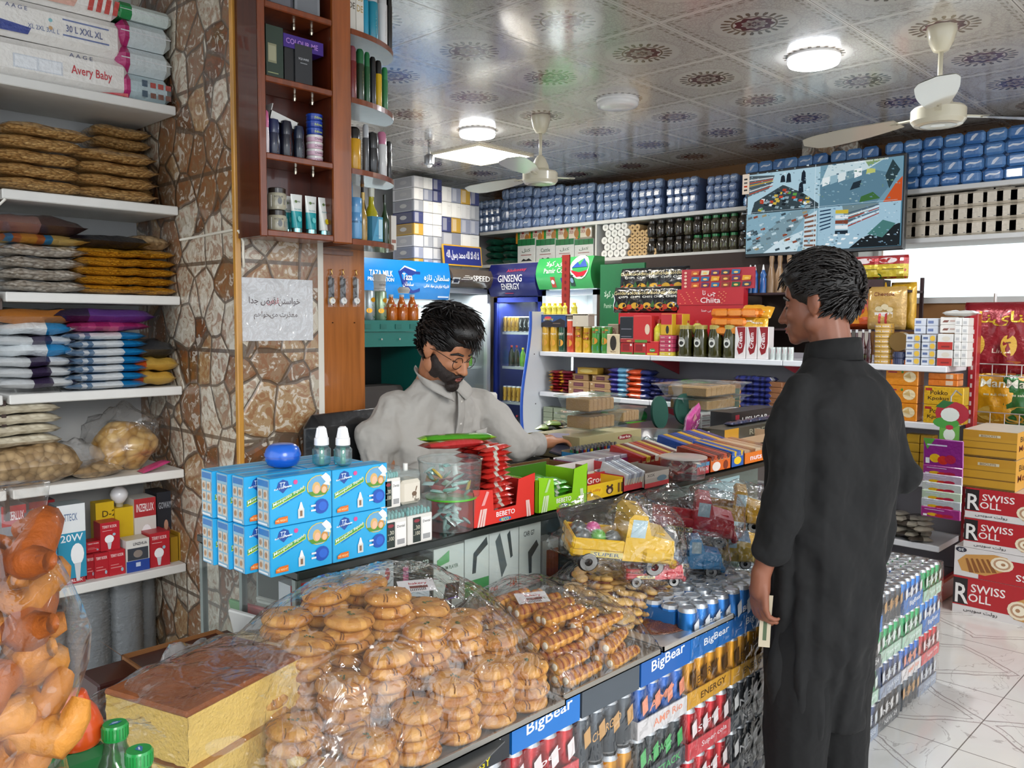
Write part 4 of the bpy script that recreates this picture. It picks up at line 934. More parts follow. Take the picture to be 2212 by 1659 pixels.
# ------------------------------------------------------------------ high wall shelf with paper, jars, rolls
XS=6.02
t=empty('wall_shelf',(0,0,0),0,'long white wall shelf under the ceiling carrying blue toilet paper','shelving unit')
ye=vy(1613,XS,540)
for y0,y1 in((.4,ye-.01),(ye,6.28)):
    MB().rbox(XS,y0,2.43,XW-.002,y1,2.462,.003,'dcdcda').obj('shelf_board','matte',t)
    MB().rbox(XS,y0,2.10,XW-.002,y1,2.132,.003,'dcdcda').obj('shelf_board','matte',t)
for px in(1287,1613):y=vy(px,XS,520); MB().box(XS+.002,y-.008,2.133,XW-.002,y+.008,2.429,'d2d2d0').obj('divider','matte',t)
MB().box(XW-.03,.4,2.133,XW-.003,6.28,2.43,'4d4540').obj('back_panel','matte',t)
def paper_pack(c1,c2,cols=3):
    def f():
        b=MB(); w=.345; cw_=w/cols; chh=.084
        b.box(-w/2+.01,.06,.005,w/2-.01,.33,.325,mulc(c1,.8))
        for r in range(4):
            for c in range(cols):
                x=-w/2+c*cw_+(.008 if r%2 else-.003); z=r*chh; j=rnd.uniform(-.006,.006)
                b.rbox(x+.003,j,z+.001,x+cw_-.003,.07,z+chh-.002,.016,mixc(c1,c2,rnd.random()))
                k=rnd.random()
                sw=[('p',[(.1,.5),(.35,.68),(.75,.6),(.92,.75),(.9,.55),(.6,.42),(.35,.5),(.15,.38)],'dfe6f2')]if k<.55 else[('e',.5,.5,.17,.2,'dfe6f2'),('e',.5,.5,.1,.11,c1)]if k<.72 else[('p',[(.3,.2),(.45,.2),(.75,.8),(.6,.85),(.4,.6)],'d5deee')]
                b.front(x+.008,z+.01,x+cw_-.008,z+chh-.01,j,sw)
        return tag(b.obj('toilet_paper_pack','bagfilm',None,30),'x x x x','toilet paper')
    return Proto(f)
TPa,TPb=paper_pack('7088b4','8ea4c8',4),paper_pack('3f74b4','5a8cc4',3)
gt='toilet paper packs under the ceiling'
pxs=[1052,1112,1180,1248,1318,1394,1470,1556]
for i,px in enumerate(pxs):
    y=vy(px,XS+.02,430); lb='%s pale blue toilet paper pack of the row, counted from the room corner'%ORD[i]
    TPa((XS+.02,y,2.463),RV,lb,gt,(vy(px-33,XS+.02,430)-vy(px+33,XS+.02,430))/.345 if 0<i else .95)
for i,px in enumerate((1650,1735,1840)):TPb((XS+.06,vy(px,XS+.06,400),2.463),RV,'%s blue toilet paper pack behind the television, counted from the corner side'%ORD[i],gt,(1,.3,1))
for i,px in enumerate((1965,2052,2145,2240)):TPb((XS+.02,vy(px,XS+.02,380),2.463),RV,'%s bright blue toilet paper pack beyond the television, above the white tissues'%ORD[i],gt,(1.08,1,1))
z=2.133
GP=Proto(lambda:tag(MB().pillow(.15,.2,.062,'1f5a48',lambda u,v:C('c8d8d0')if .45<v<.55 and .1<u<.5 else C('1a5442'),.3,31,ex=5).obj('green_pack','foil',None,True),'x x x x','packet'))
for c in range(2):
    for r in range(4):GP((XS+.12,vy(1062+c*36,XS+.05,540),z+r*.066),RV,'%s dark green packet, %s column by the room corner'%(['bottom','second','third','top'][r],['corner side','outer'][c]),'dark green packets',(.85,1,1))
for i,(a,c)in enumerate(((1118,1156),(1158,1199),(1200,1240),(1241,1282))):
    vbox('drink_pack',a,c,516,XS+.03,z,.2,'c9ccca',[('r',0,.72,1,1,'1f6a3c'),('r',.22,.72,.26,1,'174f2c'),('r',.48,.72,.52,1,'174f2c'),('r',.74,.72,.78,1,'174f2c'),('t','کتل' if i!=1 else 'Cattle',.25,.42,.17,'3f5a48',.5),('r',.2,.3,.8,.33,'8a4038'),('p',[(.2,.05),(.35,.16),(.5,.1),(.65,.17),(.85,.05)],'2e3033')],'%s green and white shrink wrapped drink pack from the room corner'%ORD[i],'drink pack','bagfilm','green and white drink packs')
WF=Proto(lambda:tag(MB().rbox(-.1,-.06,0,.1,.06,.15,.015,'dcd2c0').front(-.1,0,.1,.15,-.06,[('r',0,0,.14,1,'d08a2a'),('r',.14,.05,.3,.95,'2f8a3c'),('t','OREN',.32,.4,.25,'8a2020',.3),('r',.45,.7,.6,.9,'c0202a'),('e',.82,.4,.16,.3,'a8743c'),('r',0,.93,1,1,'b02a28')]).obj('biscuit_pack','foil',None,False),'x x x x','biscuits'))
for i,px in enumerate((1135,1163,1192,1218,1241,1266)):WF((XS+.12,vy(px,XS+.1,500),z+.19),RV,'%s red and green biscuit pack lying on the drink packs, from the room corner'%ORD[i],'biscuit packs on the drinks',(.9,1,.85),rot=(0,.0,RV))
def roll(c1,c2):
    def f():
        b=MB(); n=18; X=Matrix.Rotation(-PI/2,4,'X')
        b.lathe([(.011,0),(.0325,0),(.0325,.28),(.011,.28)],c1,n,X@Matrix.Scale(1,4),cap=False)
        b.lathe([(.0115,.001),(.0115,.27)],c2,n,X,cap=False); b.v=[Vector((v.x,abs(v.y),v.z))for v in b.v]
        b.ops((-.0115,-.0005,-.0115),(.023,0,0),(0,0,.023),[('e',.5,.5,.45,.45,c2)])
        return tag(b.obj('paper_roll','matte',None,40),'x x x x','paper roll')
    return Proto(f)
RW,RB=roll('e6e6e4','b8b8b6'),roll('c8a878','5c4630')
for r in range(5):
    for c in range(4):
        if r==4 and c>3:continue
        RW((XS+.03,vy(1301+c*13.5+(r%2)*6+(r>2)*2,XS,520),z+.034+r*.0585),RV,'%s white paper roll in row %s of the pile, from the divider'%(ORD[c],ORD[r]),'white paper rolls')
for r in range(5):
    n=[6,5,5,4,3][r]
    for c in range(n):
        RB((XS+.05,vy(1354+c*10.4+(r%2)*5-(r>3)*6,XS,520),z+.03+r*.054),RV,'%s cardboard tube of layer %s between white rolls and jars'%(ORD[c],ORD[r]),'cardboard tubes',.86)
JR=lambda r,h:[(r*.85,0),(r,h*.06),(r,h*.7),(r*.8,h*.8),(r*.72,h*.84)]
for r in range(2):
    for c in range(11):
        x0=1394+c*19.8; g=(c>=4+(r==0)and not(r==1 and c==5)and c!=10)
        vcan('jar',x0,x0+18.5,506,XS+.03,z+(0 if r==0 else .148),JR,'4a4434' if g else '2c2620',[('r',.15,.15,.85,.7,'d9d8c8' if g else '6a6450'),('r',.25,.2,.75,.42,'7a8a30' if g else '3a3428'),('t','oliva',.3,.5,.1,'222222',.4)],'%s jar of the %s row, %s, counted from the cardboard tubes'%(ORD[c],['lower','upper'][r],'green lid and white label' if g else 'dark lid and label'),'jar','jars on the high wall shelf',lambda q,h:[(q*.8,h*.83),(q*.8,h*.98),(0,h)],'1d7a40' if g else '2a241e','jar',h=.142)
# white tissue blocks beyond the television
TT=Proto(lambda:tag(MB().rbox(-.066,0,0,.066,.2,.092,.014,'d6cbb8').front(-.066,0,.066,.092,0,[('r',.55,.2,.65,.24,'4a4a4a')]).obj('tissue_pack','bagfilm',None,30),'x x x x','tissue pack'))
for r in range(3):
    for c in range(9 if r<3 else 4):
        px=1958+c*30
        if px>2215:continue
        TT((XS+.03,vy(px,XS+.03,500)-(.01 if c>5 else 0),z+.001+r*.0945),RV,'%s white tissue pack of row %s below the bright toilet paper, from the television'%(ORD[c],ORD[r]),'white tissue packs',(1.1,1,1))
for c in range(2):TT((XS+.05,vy(2128+c*35,XS+.03,440),z+.284),RV,'%s white tissue pack lying topmost near the frame side'%ORD[c],'white tissue packs',(1,1,.1))
o=MB().pillow(.75,.3,.02,'c8b89a',None,.8,5).obj('folded_film','bag',None,True); put(tag(o,'crumpled clear film lying on the white tissue packs beside the television','plastic film'),(XS+.18,vy(2040,XS,430),z+.285),RV)
# ------------------------------------------------------------------ drinks fridges
def fridge(name,w,d,h,zh0,zh1,body,frame,lab,hops,hcol,fill,glass=True,bow=.05,loc=None,rz=0):
    t=empty(name,loc,rz,lab,'fridge')
    b=MB(); bt=.04
    b.box(-w/2,.05,0,-w/2+bt,d,h,body).box(w/2-bt,.05,0,w/2,d,h,body).box(-w/2,d-.03,0,w/2,d,h,'c9ced2').box(-w/2,.05,h-.04,w/2,d,h,body).box(-w/2,.05,0,w/2,d,.12,body); b.obj('cabinet_body','metal' if body!='dfe2e4' else 'gloss',t)
    hd=MB(); n=8
    pr=[(-.04-bow*math.sin(PI*k/n),zh0+(zh1-zh0)*k/n)for k in range(n+1)]
    vs=[(-w/2,y,z)for y,z in pr]+[(w/2,y,z)for y,z in pr]+[(-w/2,.1,zh0),(-w/2,.1,zh1),(w/2,.1,zh0),(w/2,.1,zh1)]
    m=n+1; fs=[(k,m+k,m+k+1,k+1)for k in range(n)]+[tuple([2*m,*reversed(range(m)),2*m+1][::1]),tuple([2*m+2,*range(m,2*m),2*m+3]),(2*m,2*m+2,m,0),(n,m+n,2*m+3,2*m+1)]
    hd.add(vs,fs,hcol)
    g=MB(); g.front(0,0,1,1,0,hops)
    for v in g.v:q=v.z; v.x,v.y,v.z=(v.x-.5)*w,-.04-bow*math.sin(PI*min(1,max(0,q)))+v.y-.004,zh0+(zh1-zh0)*q
    hd.add(g.v,g.f,g.c); hd.obj('header_sign','gloss',t,30)
    z1=zh0-.01; fr=MB(); fw=.045
    for q in((-w/2,.12,-w/2+fw,z1),(w/2-fw,.12,w/2,z1),(-w/2,.12,w/2,.12+fw),(-w/2,z1-fw,w/2,z1)):fr.box(q[0],.0,q[1],q[2],.045,q[3],frame)
    dr=fr.obj('door','metal',t); MB().box(-w/2+fw,.02,.12+fw,w/2-fw,.026,z1-fw,'ffffff').obj('glass_pane','glass',dr)
    ld=bpy.data.lights.new('fridge_light','AREA'); ld.shape='RECTANGLE'; ld.size=w*.7; ld.size_y=.1; ld.energy=14; lo=bpy.data.objects.new('fridge_light',ld); COL.objects.link(lo); lo.parent=t; lo.location=(0,.16,zh0-.06)
    for k,z in enumerate((.45,.78,1.12,1.45)):
        s=MB()
        for i in range(9):x=-w/2+bt+(w-2*bt)*i/8; s.tube([(x,.09,z),(x,d-.05,z)],.002,'c8ccd0',4)
        s.box(-w/2+bt,.08,z-.012,w/2-bt,.092,z+.012,'d8dcdf'); s.obj('wire_shelf','metal',t)
    return t
BT=lambda r,h:[(r*.9,0),(r,h*.03),(r,h*.45),(r*.85,h*.55),(r*.9,h*.62),(r*.35,h*.85),(r*.3,h*.92)]
def small(kind,col,acc,h,r):
    def f():
        if kind=='can':
            b=MB().lathe([(r*.85,0,'b8bcc0'),(r,h*.05,col),(r,h*.9,'c8ccd0'),(r*.86,h*.97,'c8ccd0'),(r*.8,h*.96,'b0b4b8'),(0,h*.96)],'b8bcc0',12); g=MB().wrap(r,h*.1,h*.9,220,320,[('p',[(.2,.1),(.5,.3),(.4,.6),(.8,.9),(.6,.4),(.9,.2)],acc)]); b.add(g.v,g.f,g.c)
            return tag(b.obj('drink_can','metal',None,50),'x x x x','drink can')
        t=empty('drink_bottle',cat='drink bottle'); b=MB().lathe(BT(r,h),col,12); g=MB().wrap(r,h*.2,h*.42,200,340,[('r',0,0,1,1,acc)]); b.add(g.v,g.f,g.c); b.obj('bottle_body','jar',t,50)
        MB().lathe([(r*.36,h*.91),(r*.36,h),(0,h)],acc,10).obj('cap','gloss',t,50); return t
    return Proto(f)
GC=small('can','c89a30','8a5a10',.15,.03); BC=small('can','1c1e20','c8ccd0',.15,.03)
CB_=small('bottle','1c1010','b0303a',.2,.03); GB=small('bottle','5a9a30','d8d020',.18,.03); OB=small('bottle','c0401c','e05a30',.18,.03)
XF=5.74
def fr_fill(px0,px1,X0,z,pr,n,lab,grp,dy=.12):
    for i in range(n):pr((X0+dy,vy(px0+(px1-px0)*(i+.5)/n,X0+dy,700),z),RV,'%s %s'%(ORD[i],lab),grp)
ya,yb=vy(1066,XF,600),vy(1171,XF,600); yc=vy(1291,XF,600)
zt,zb_=UX(1118,570,XF).z,UX(1118,640,XF).z
fridge('drinks_fridge',ya-yb-.01,.62,1.97,zb_,zt,'1b2a6e','1d2f86','navy blue glass door fridge with energy drink header in the corner',[('t','Alokozay',.4,.7,.12,'c8304a',.4,0,.1),('t','GINSENG',.24,.43,.22,'f0f0f4',.5),('t','ENERGY',.3,.2,.19,'f0f0f4',.38),('r',.34,.08,.52,.1,'c8304a')],'1c2264',None,loc=(XF,(ya+yb)/2,0),rz=RV)
fr_fill(1088,1122,XF,1.464,GC,4,'gold can from the corner on the upper shelf of the navy fridge','cans in the navy fridge')
fr_fill(1123,1150,XF,1.464,BC,3,'black can after the gold ones on the upper shelf of the navy fridge','cans in the navy fridge')
fr_fill(1100,1122,XF,1.134,CB_,2,'cola bottle on the second shelf of the navy fridge','cola bottles in the navy fridge')
fr_fill(1126,1134,XF,1.134,GB,1,'green juice bottle in the navy fridge','juice in the navy fridge'); fr_fill(1140,1150,XF,1.134,OB,1,'orange juice bottle in the navy fridge','juice in the navy fridge')
fr_fill(1087,1135,XF,.794,GC,5,'gold can from the corner on the third shelf of the navy fridge','cans in the navy fridge')
fr_fill(1090,1135,XF,.464,CB_,4,'cola bottle on the lowest shelf of the navy fridge','cola bottles in the navy fridge')
XP=5.70
zt,zb_=UX(1235,556,XP).z,UX(1235,624,XP).z; ya2,yb2=vy(1170,XP,600)-.01,vy(1290,XP,600)
def mount(x,y,s):return[('e',x,y,.16*s,.36*s,'f4f4f4'),('p',[(x-.13*s,y-.02),(x-.05*s,y+.16*s),(x,y+.05),(x+.05*s,y+.26*s),(x+.13*s,y)],'1f4fb0'),('p',[(x-.15*s,y-.08*s),(x,y-.16*s),(x+.14*s,y-.1*s),(x+.08*s,y-.26*s),(x-.05*s,y-.3*s)],'c8202c')]
fridge('drinks_fridge',ya2-yb2,.62,1.97,zb_,zt,'dfe2e4','e8eaec','white glass door fridge with green cola header behind the crisp tubes',[('t','پامیر کولا',.18,.68,.22,'f0f4f0',.42),('t','Pamir Cola',.16,.5,.16,'f0f4f0',.42)]+mount(.8,.66,1.05)+[('r',.27,.05,.35,.38,'b84030'),('e',.31,.22,.03,.07,'e8e8f0'),('r',.46,.05,.53,.34,'2040a0'),('r',.62,.08,.7,.42,'10382c'),('e',.66,.25,.03,.08,'80a0c0')],'3aa85a',None,loc=(XP,(ya2+yb2)/2,0),rz=RV)
fr_fill(1240,1285,XP,1.464,BC,3,'dark can in the white fridge behind the crisp tubes','cans in the white fridge')
for nme,a,c,lb in(('menu_strip',1214,1229,'red vertical strip standing before the green cola header'),):
    q=UX(a,551,5.12); r2=UX(c,655,5.12); r2.z=1.322+.2965; o=MB().box(-(q.y-r2.y)/2,0,0,(q.y-r2.y)/2,.012,q.z-r2.z,'8c2a24').front(-.02,0,.02,q.z-r2.z,0,[('t','KABAB KABAB',.25,.06,.4,'5a1612',20,1)]if 0 else[('e',.5,.1+.11*k,.28,.03,'6a1c18')for k in range(8)]).obj('advert_strip','gloss'); put(tag(o,lb,'sign'),(5.12,(q.y+r2.y)/2,r2.z),RV)
# silver fridge and wide blue fridge on the back wall (they face -y)
YF=5.8
xa,xb=UY(964,600,YF).x,UY(1060,600,YF).x; zt,zb_=UY(1010,583,YF).z,UY(1010,621,YF).z
fridge('drinks_fridge',xb-xa,.6,2.0,zb_,zt,'9a9ea2','b9bdc0','silver glass door fridge with dark speed header beneath the framed calligraphy',[('t','QB',.36,.4,.18,'e8e8e8',.07),('t','SPEED',.44,.34,.32,'f0f0f0',.38)]+[('r',.18+k*.04,.4+k*.1,.36,.43+k*.1,'e8e8e8')for k in range(3)]+[('r',0,.16,.16,.5,'c8ccd2'),('r',.03,.22,.13,.42,'2a3040')],'5a5048',None,loc=((xa+xb)/2,YF,0))
WH=small('can','d8dadc','b0b4b8',.12,.033)
for k,z in enumerate((.464,.794,1.134,1.464)):
    for i in range(4):(GB if k==2 else WH)((xa+.12+i*.1,YF+.14,z),0,'%s %s, %s shelf of the silver fridge, from the blue sign side'%(ORD[i],'yellow green bottle' if k==2 else 'white tub',['lowest','second','third','top'][k]),'goods in the silver fridge')
xa2=UY(770,600,YF).x; zt,zb_=UY(870,563,YF).z,UY(870,645,YF).z
q=UY(962,600,YF).x
def logo(x,y):return[('p',[(x-.1,y+.2),(x-.02,y+.33),(x+.1,y+.22),(x+.15,y+.22),(x+.15,y-.3),(x+.07,y-.36),(x-.02,y-.3),(x-.06,y-.1)],'1c2f86'),('t','Taza',x-.055,y-.02,.18,'e8eef8',.11),('t','سلطان',x-.05,y-.2,.14,'e8eef8',.12),('p',[(x-.09,y+.2),(x-.02,y+.32),(x+.1,y+.22),(x+.1,y+.26),(x-.02,y+.36)],'dfe8f4')]
fridge('drinks_fridge',q-xa2,.6,2.0,zb_,zt,'dfe2e4','e8eaec','white fridge with a wide sky blue sign behind the orange bottles',logo(.49,.5)+[('t','TAZA MILK',.08,.55,.15,'f0f4fa',.25),('t','PRODUCTION',.06,.42,.1,'f0f4fa',.28),('t','سلطان تازه',.68,.46,.2,'f4f8fc',.3),('t','فابریکه تولیدی مواد غذایی',.68,.3,.1,'f0f4fa',.3),('r',.86,.05,.99,.09,'c8dcf4')],'0f78c8',None,bow=.03,loc=((xa2+q)/2,YF,0))
# boxes piled on the fridges
gx='pale grey boxes piled on the fridges'
def tower(x0,x1,yt,z0,rows,cols,pal,base,tagw,seed):
    a,c=UY(x0,yt,YF+.04),UY(x1,yt,YF+.04); W_=(c.x-a.x)/cols; H_=(a.z-z0)/rows; R=random.Random(seed)
    for r in range(rows):
        for k in range(cols):
            cc=R.choice(pal); w=W_-.003; b=MB().rbox(0,0,0,w,.3,H_-.003,.003,cc)
            b.front(0,0,w,H_,0,[('r',.08,.1,.5,.9,mixc(cc,'ffffff',.25)),('t','tissue',.62,.7,.07,mixc(cc,'888888',.5),.25)])
            if k==0:b.lside(0,0,.3,H_,0,[('r',.1,.1,.9,.9,mixc(cc,'6a6a70',.5)),('e',.5,.5,.16,.18,'b8b8b8')])
            o=b.obj('tissue_box','card'); put(tag(o,'%s box, layer %s upward, in the %s'%(ORD[k],ORD[r],tagw),'box',gx),(a.x+k*W_,YF+.04,z0+r*H_),0)
pal=['d8d8da','e2e2e2','8d93a8','3c4270','b8923a','9a9ea8','d0d0d4']
tower(894,955,378,2.012,8,3,pal,0,'tall box tower over the blue sign',5)
tower(955,1036,401,2.012+.36,3,4,pal,0,'box tower over the calligraphy',9)
tower(955,1036,500,2.012,3,2,['8a8e9c','d8dadc'],0,'box tower behind the calligraphy',11)
t=empty('framed_calligraphy',(UY(1000,575,YF-.02).x,YF-.03,UY(1000,575,YF-.02).z),0,'gold framed navy calligraphy leaning on the boxes above the silver fridge','picture')
w=(UY(1041,560,YF).x-UY(958,560,YF).x); h=.19
X=Matrix.Rotation(-.12,4,'X'); b=MB(X).box(-w/2,0,0,w/2,.015,h,'c89a28'); b.obj('frame','gloss',t)
b=MB(X); b.front(-w/2+.012,.012,w/2-.012,h-.012,-.001,[('r',0,0,1,1,'1e2a78'),('t','لا اله الا الله محمد رسول الله',.06,.22,.55,'eef0f6',.88)]); b.obj('calligraphy','card',t)
o=MB().box(0,0,0,.24,.2,.05,'d8d4ca').obj('carton','card'); put(tag(o,'flat white carton lying above the sky blue sign','carton'),(UY(790,550,YF).x,YF+.05,2.002),0)
# teal metal cabinet with cans and juice bottles on top
YT=3.6; xa=UY(770,690,YT).x; xb=UY(905,690,YT).x+.12; zt=UY(850,692,YT).z
t=empty('metal_cabinet',(xa,YT,0),0,'teal painted metal cabinet with a dark open front behind the cashier','cabinet'); w=xb-xa; tc_='1f8078'
b=MB().box(0,0,zt-.06,w,.4,zt,tc_).box(0,.01,zt-.14,w,.4,zt-.062,mulc(tc_,.9)).box(0,0,0,.05,.4,zt-.14,tc_).box(w-.09,0,0,w,.4,zt-.14,tc_).box(0,.38,0,w,.4,zt-.14,'101214').box(.05,.0,0,w-.09,.38,.5,'1a6660')
for i in range(4):b.box(.05+i*.1,-.004,zt-.045,.09+i*.1,0,zt-.02,mulc(tc_,.8)); b.cyl((.04+i*.12,-.003,zt-.1),(.04+i*.12,.0,zt-.1),.005,'c8c8c0',8)
b.obj('cabinet_body','gloss',t)
MB().rbox(.09,.12,.6,w-.12,.3,zt-.36,.02,'4a4440').obj('stored_box','matte',t)
CN=lambda r,h:[(r*.85,0),(r,h*.05),(r,h*.92),(r*.86,h*.97),(r*.82,h*.965),(0,h*.96)]
def ycan(name,x0,x1,yt,Y0,z0,prof,col,ops,lab,cat,grp=None,lid=None,lidcol='d8d8d8',mat='metal',h=None):
    a,c=UY(x0,yt,Y0),UY(x1,yt,Y0); r=(c.x-a.x)/2; h=h or((a.z+c.z)/2-z0)
    b=MB().lathe(prof(r,h),col,18); g=MB().wrap(r,h*.05,h*.93,205,335,ops); b.add(g.v,g.f,g.c)
    t=empty(name,((a.x+c.x)/2,Y0+r,z0),0,lab,cat,grp); b.obj('body',mat,t,50)
    if lid:MB().lathe(lid(r,h),lidcol,16).obj('cap','gloss',t,50)
    return t
lem=[('e',.3,.3,.2,.09,'e8a020'),('e',.6,.7,.2,.09,'f0b020'),('p',[(.1,.45),(.5,.52),(.7,.4),(.3,.36)],'2a7a3c'),('p',[(.5,.1),(.9,.18),(.7,.02)],'2a7a3c')]
ycan('drink_can',792,816,625,YT+.03,zt,CN,'b8c4c8',lem,'silver lemon can standing nearer the wooden board','drink can')
ycan('drink_can',818,841,627,YT+.03,zt,CN,'b0c8a8',lem+[('t','Amo',.5,.35,.12,'d03040',.4)],'silver green can beside the orange bottles','drink can')
o=ycan('cup_stack',817,841,592,YT+.04,zt+.135,lambda r,h:[(r*.8,0),(r*.85,h*.3),(r*.95,h*.32),(r*.82,h*.34),(r*.9,h*.62),(r,h*.65),(r*.82,h*.68),(r,h*.96),(r*.8,h)],'d4d2ce',[('t','salata',.2,.1,.12,'6a6a6a',.5),('t','salata',.2,.45,.12,'6a6a6a',.5)],'white tub stack balanced on the silver green can','tub',mat='gloss')
OBJ=lambda r,h:[(r*.95,0),(r,h*.04),(r,h*.45),(r*.7,h*.6),(r*.35,h*.82),(r*.33,h*.92)]
for i,(a,c)in enumerate(((842,864),(865,887),(888,910))):
    ycan('juice_bottle',a,c,636,YT+.03,zt,OBJ,'c8680e',[('r',.1,.52,.9,.66,'d8c8a8'),('e',.5,.6,.14,.05,'c04030')],'orange juice bottle on the teal cabinet, %s from the cans'%ORD[i],'juice bottle','orange juice bottles',lambda r,h:[(r*.38,h*.91),(r*.38,h),(0,h)],'c8ccd0','jar')
ycan('tub',870,892,620,YT+.06,zt+.15,lambda r,h:[(r*.8,0),(r,h*.6),(r*.7,h),(0,h)],'cfcfcb',[],'white tub lid resting above the orange juice bottles','tub',mat='gloss')
# ================================================================== white gondola shelves on the far side
XG=5.05; gz=[1.322,.998,.666,.305]; GY0,GY1=1.52,4.58
t=empty('gondola_shelf',(0,0,0),0,'long white gondola shelving filled with groceries behind the customer','shelving unit')
ym=[GY0,vy(1690,XG,775),vy(1404,XG,765),GY1-.01]
for k,z in enumerate(gz):
    for y0,y1 in zip(ym,ym[1:]):
        MB().rbox(XG,y0+.003,z-.035,5.44,y1-.003,z,.004,'dfe0e4').obj('shelf_board','gloss',t)
MB().box(5.441,GY0,.1,5.46,GY1-.04,1.36,'8e8a90').obj('back_panel','matte',t)
MB().box(4.97,GY0,0,5.44,GY1,.10,'5c5458').obj('base_plinth','matte',t)
for y in ym[1:3]:
    for z in gz[:3]:MB().add([(XG+.02,y-.004,z-.04),(5.43,y-.004,z-.04),(5.43,y-.004,z-.15),(XG+.02,y+.004,z-.04),(5.43,y+.004,z-.04),(5.43,y+.004,z-.15)],[(0,2,1),(3,4,5),(0,1,4,3),(0,3,5,2),(1,2,5,4)],'a02030').obj('bracket','gloss',t)
b=MB().rbox(5.40,GY0-.05,.1,5.47,GY0-.005,1.62,.004,'a8242c')
for k in range(26):b.box(5.398,GY0-.032,.2+k*.052,5.401,GY0-.022,.225+k*.052,'d8c8c4')
b.obj('post','gloss',t)
MB().rbox(4.9,GY0-.04,0,5.4,GY0-.0,.12,.01,'b02a30').obj('foot','gloss',t)
# curved end panel with blue edge
n=24; ew=lambda z:4.92+.05*math.sin(z*4.4+.9)-.06*(z<0)
L_=[(ew(1.64*k/n),1.64*k/n)for k in range(n+1)]
vs=[(x,GY1,z)for x,z in L_]+[(5.46,GY1,1.64),(5.46,GY1,0)]; m=len(vs)
b=MB().add(vs+[(x,y+.02,z)for x,y,z in vs],[tuple(range(m)),tuple(reversed(range(m,2*m)))]+[(i,i+m,(i+1)%m+m,(i+1)%m)for i in range(m)],'d4d8de')
for q in((5.0,1.3),(5.02,.9),(5.0,.5)):b.cyl((q[0],GY1-.002,q[1]),(q[0],GY1,q[1]),.005,'2a2a2a',8)
b.obj('end_panel','gloss',t)
MB().tube([(x-.004,GY1+.01,z)for x,z in L_],.013,'1f52b8',8).obj('edge_strip','gloss',t)
XI=XG+.03
# ---- top board of the gondola
z=gz[0]
pr=lambda*o:list(o)
def crisps(a,c,c1,txt,lb,cap='e8e4dc',yt=690,z0=z,tc='f4ecd8',h=None,extra=None,X=XI):
    return vcan('crisp_tube',a,c,yt,X,z0,CYL,c1,[('t',txt,.6,.3,.2,tc,90*.0006,1)]*0+(extra or[('r',.1,.78,.9,.93,'b02028'),('e',.5,.25,.32,.12,'d89a3a'),('t',txt,.15,.52,.08,tc,.7)]),lb,'crisp tube','crisp tubes on the gondola',lambda r,q:[(r*1.01,q*.955),(r*1.01,q),(0,q)],cap)
crisps(1167,1183,'c89a28','chips','yellow crisp tube at the curved white end panel')
crisps(1185,1201,'c89a28','chips','yellow crisp tube, second from the curved end panel')
crisps(1203,1218,'1d4a34','OZEY','dark green crisp tube with yellow slices')
crisps(1221,1237,'c8482a','PAPRIKA','orange red crisp tube beside the green one')
for k in range(2):crisps(1239,1254,'d0a428','M','%s short yellow tin in the stack next to the orange red tube'%['lower','upper'][k],'f0e0b0',696,z+k*.112,'a03020',.11)
for k in range(2):crisps(1256,1272,'d8aa20','M','%s yellow tin in the stack before the green kitchen tins'%['lower','upper'][k],'f0e0b0',706,z+k*.093,'a03020',.092)
kt=[('r',0,.72,1,.98,'eceae4'),('t','CHEN',.15,.78,.1,'b02030',.6),('r',.2,.04,.8,.25,'58a8d8'),('e',.5,.45,.3,.14,'d08a30')]
for c in range(2):
    for r in range(2):crisps(1274+c*21+(2 if r else 0),1293+c*21+(2 if r else 0),'3f8a32','CHEN','%s green and white kitchen tin, %s'%(['lower','upper'][r],['nearer the yellow tins','nearer the beige box'][c]),'e8e8e6',705,z+r*.152,h=.15,extra=kt)
B=[]
vbox('biscuit_carton',1168,1222,658,XI,z+.195,.1,'2a4a7c',[('p',[(0,0),(0,.3),(.3,.6),(.5,.4),(.8,.7),(1,.5),(1,0)],'241f24'),('e',.3,.75,.14,.12,'c03a50'),('t','COOKIE MIX',.12,.55,.14,'d8b838',.4),('r',.5,.25,.8,.32,'6a5a50')],'blue and black biscuit carton lying over the crisp tubes','carton',h=.1)
vbox('biscuit_carton',1224,1236,658,XI+.01,z+.2,.1,'8a7a68',[('e',.5,.4,.4,.3,'3a3a44')],'narrow brownish carton beside the blue and black one','carton',h=.09)
vbox('biscuit_carton',1237,1271,658,XI,z+.2,.08,'bdb4a4',[('e',.85,.9,.02,.03,'555555')],'blank beige board above the yellow tins','carton',h=.1)
for i,px in enumerate((1170,1182,1194,1206,1217,1236)):
    vcan('oil_bottle',px-6,px+6,628,XI+.02,z+.297,lambda r,h:[(r*.9,0),(r,h*.1),(r*.8,h*.4),(r,h*.62),(r*.4,h*.84)],'d8cc4c',[],'%s small yellow bottle in the row over the blue carton'%ORD[i],'bottle','small yellow bottles',lambda r,h:[(r*.5,h*.83),(r*.5,h),(0,h)],'e8d020','jar',h=.09)
o=MB().box(XI,vy(1272,XI),z+.288,XI+.09,GY1-.02,z+.296,'b8b0a0').obj('board','card'); tag(o,'thin board carrying the small yellow bottles','board')
vbox('wafer_box',1311,1339,722,XI,z,.1,'c9b998',[('e',.5,.55,.26,.4,'2a241e'),('t','Bourn',.3,.06,.08,'6a4a2a',.4)],'beige box with dark oval picture on the gondola')
vbox('wafer_box',1313,1336,700,XI+.04,z+.075,.05,'8a7c68',[('t','HEN',.3,.4,.4,'5a1a1a',.5)],'grey brown carton behind the beige oval box')
rd=[('r',0,0,1,.18,'4a7a38'),('r',.15,.3,.75,.9,'8a1c20'),('r',.8,.75,.95,.95,'e8e0d8')]
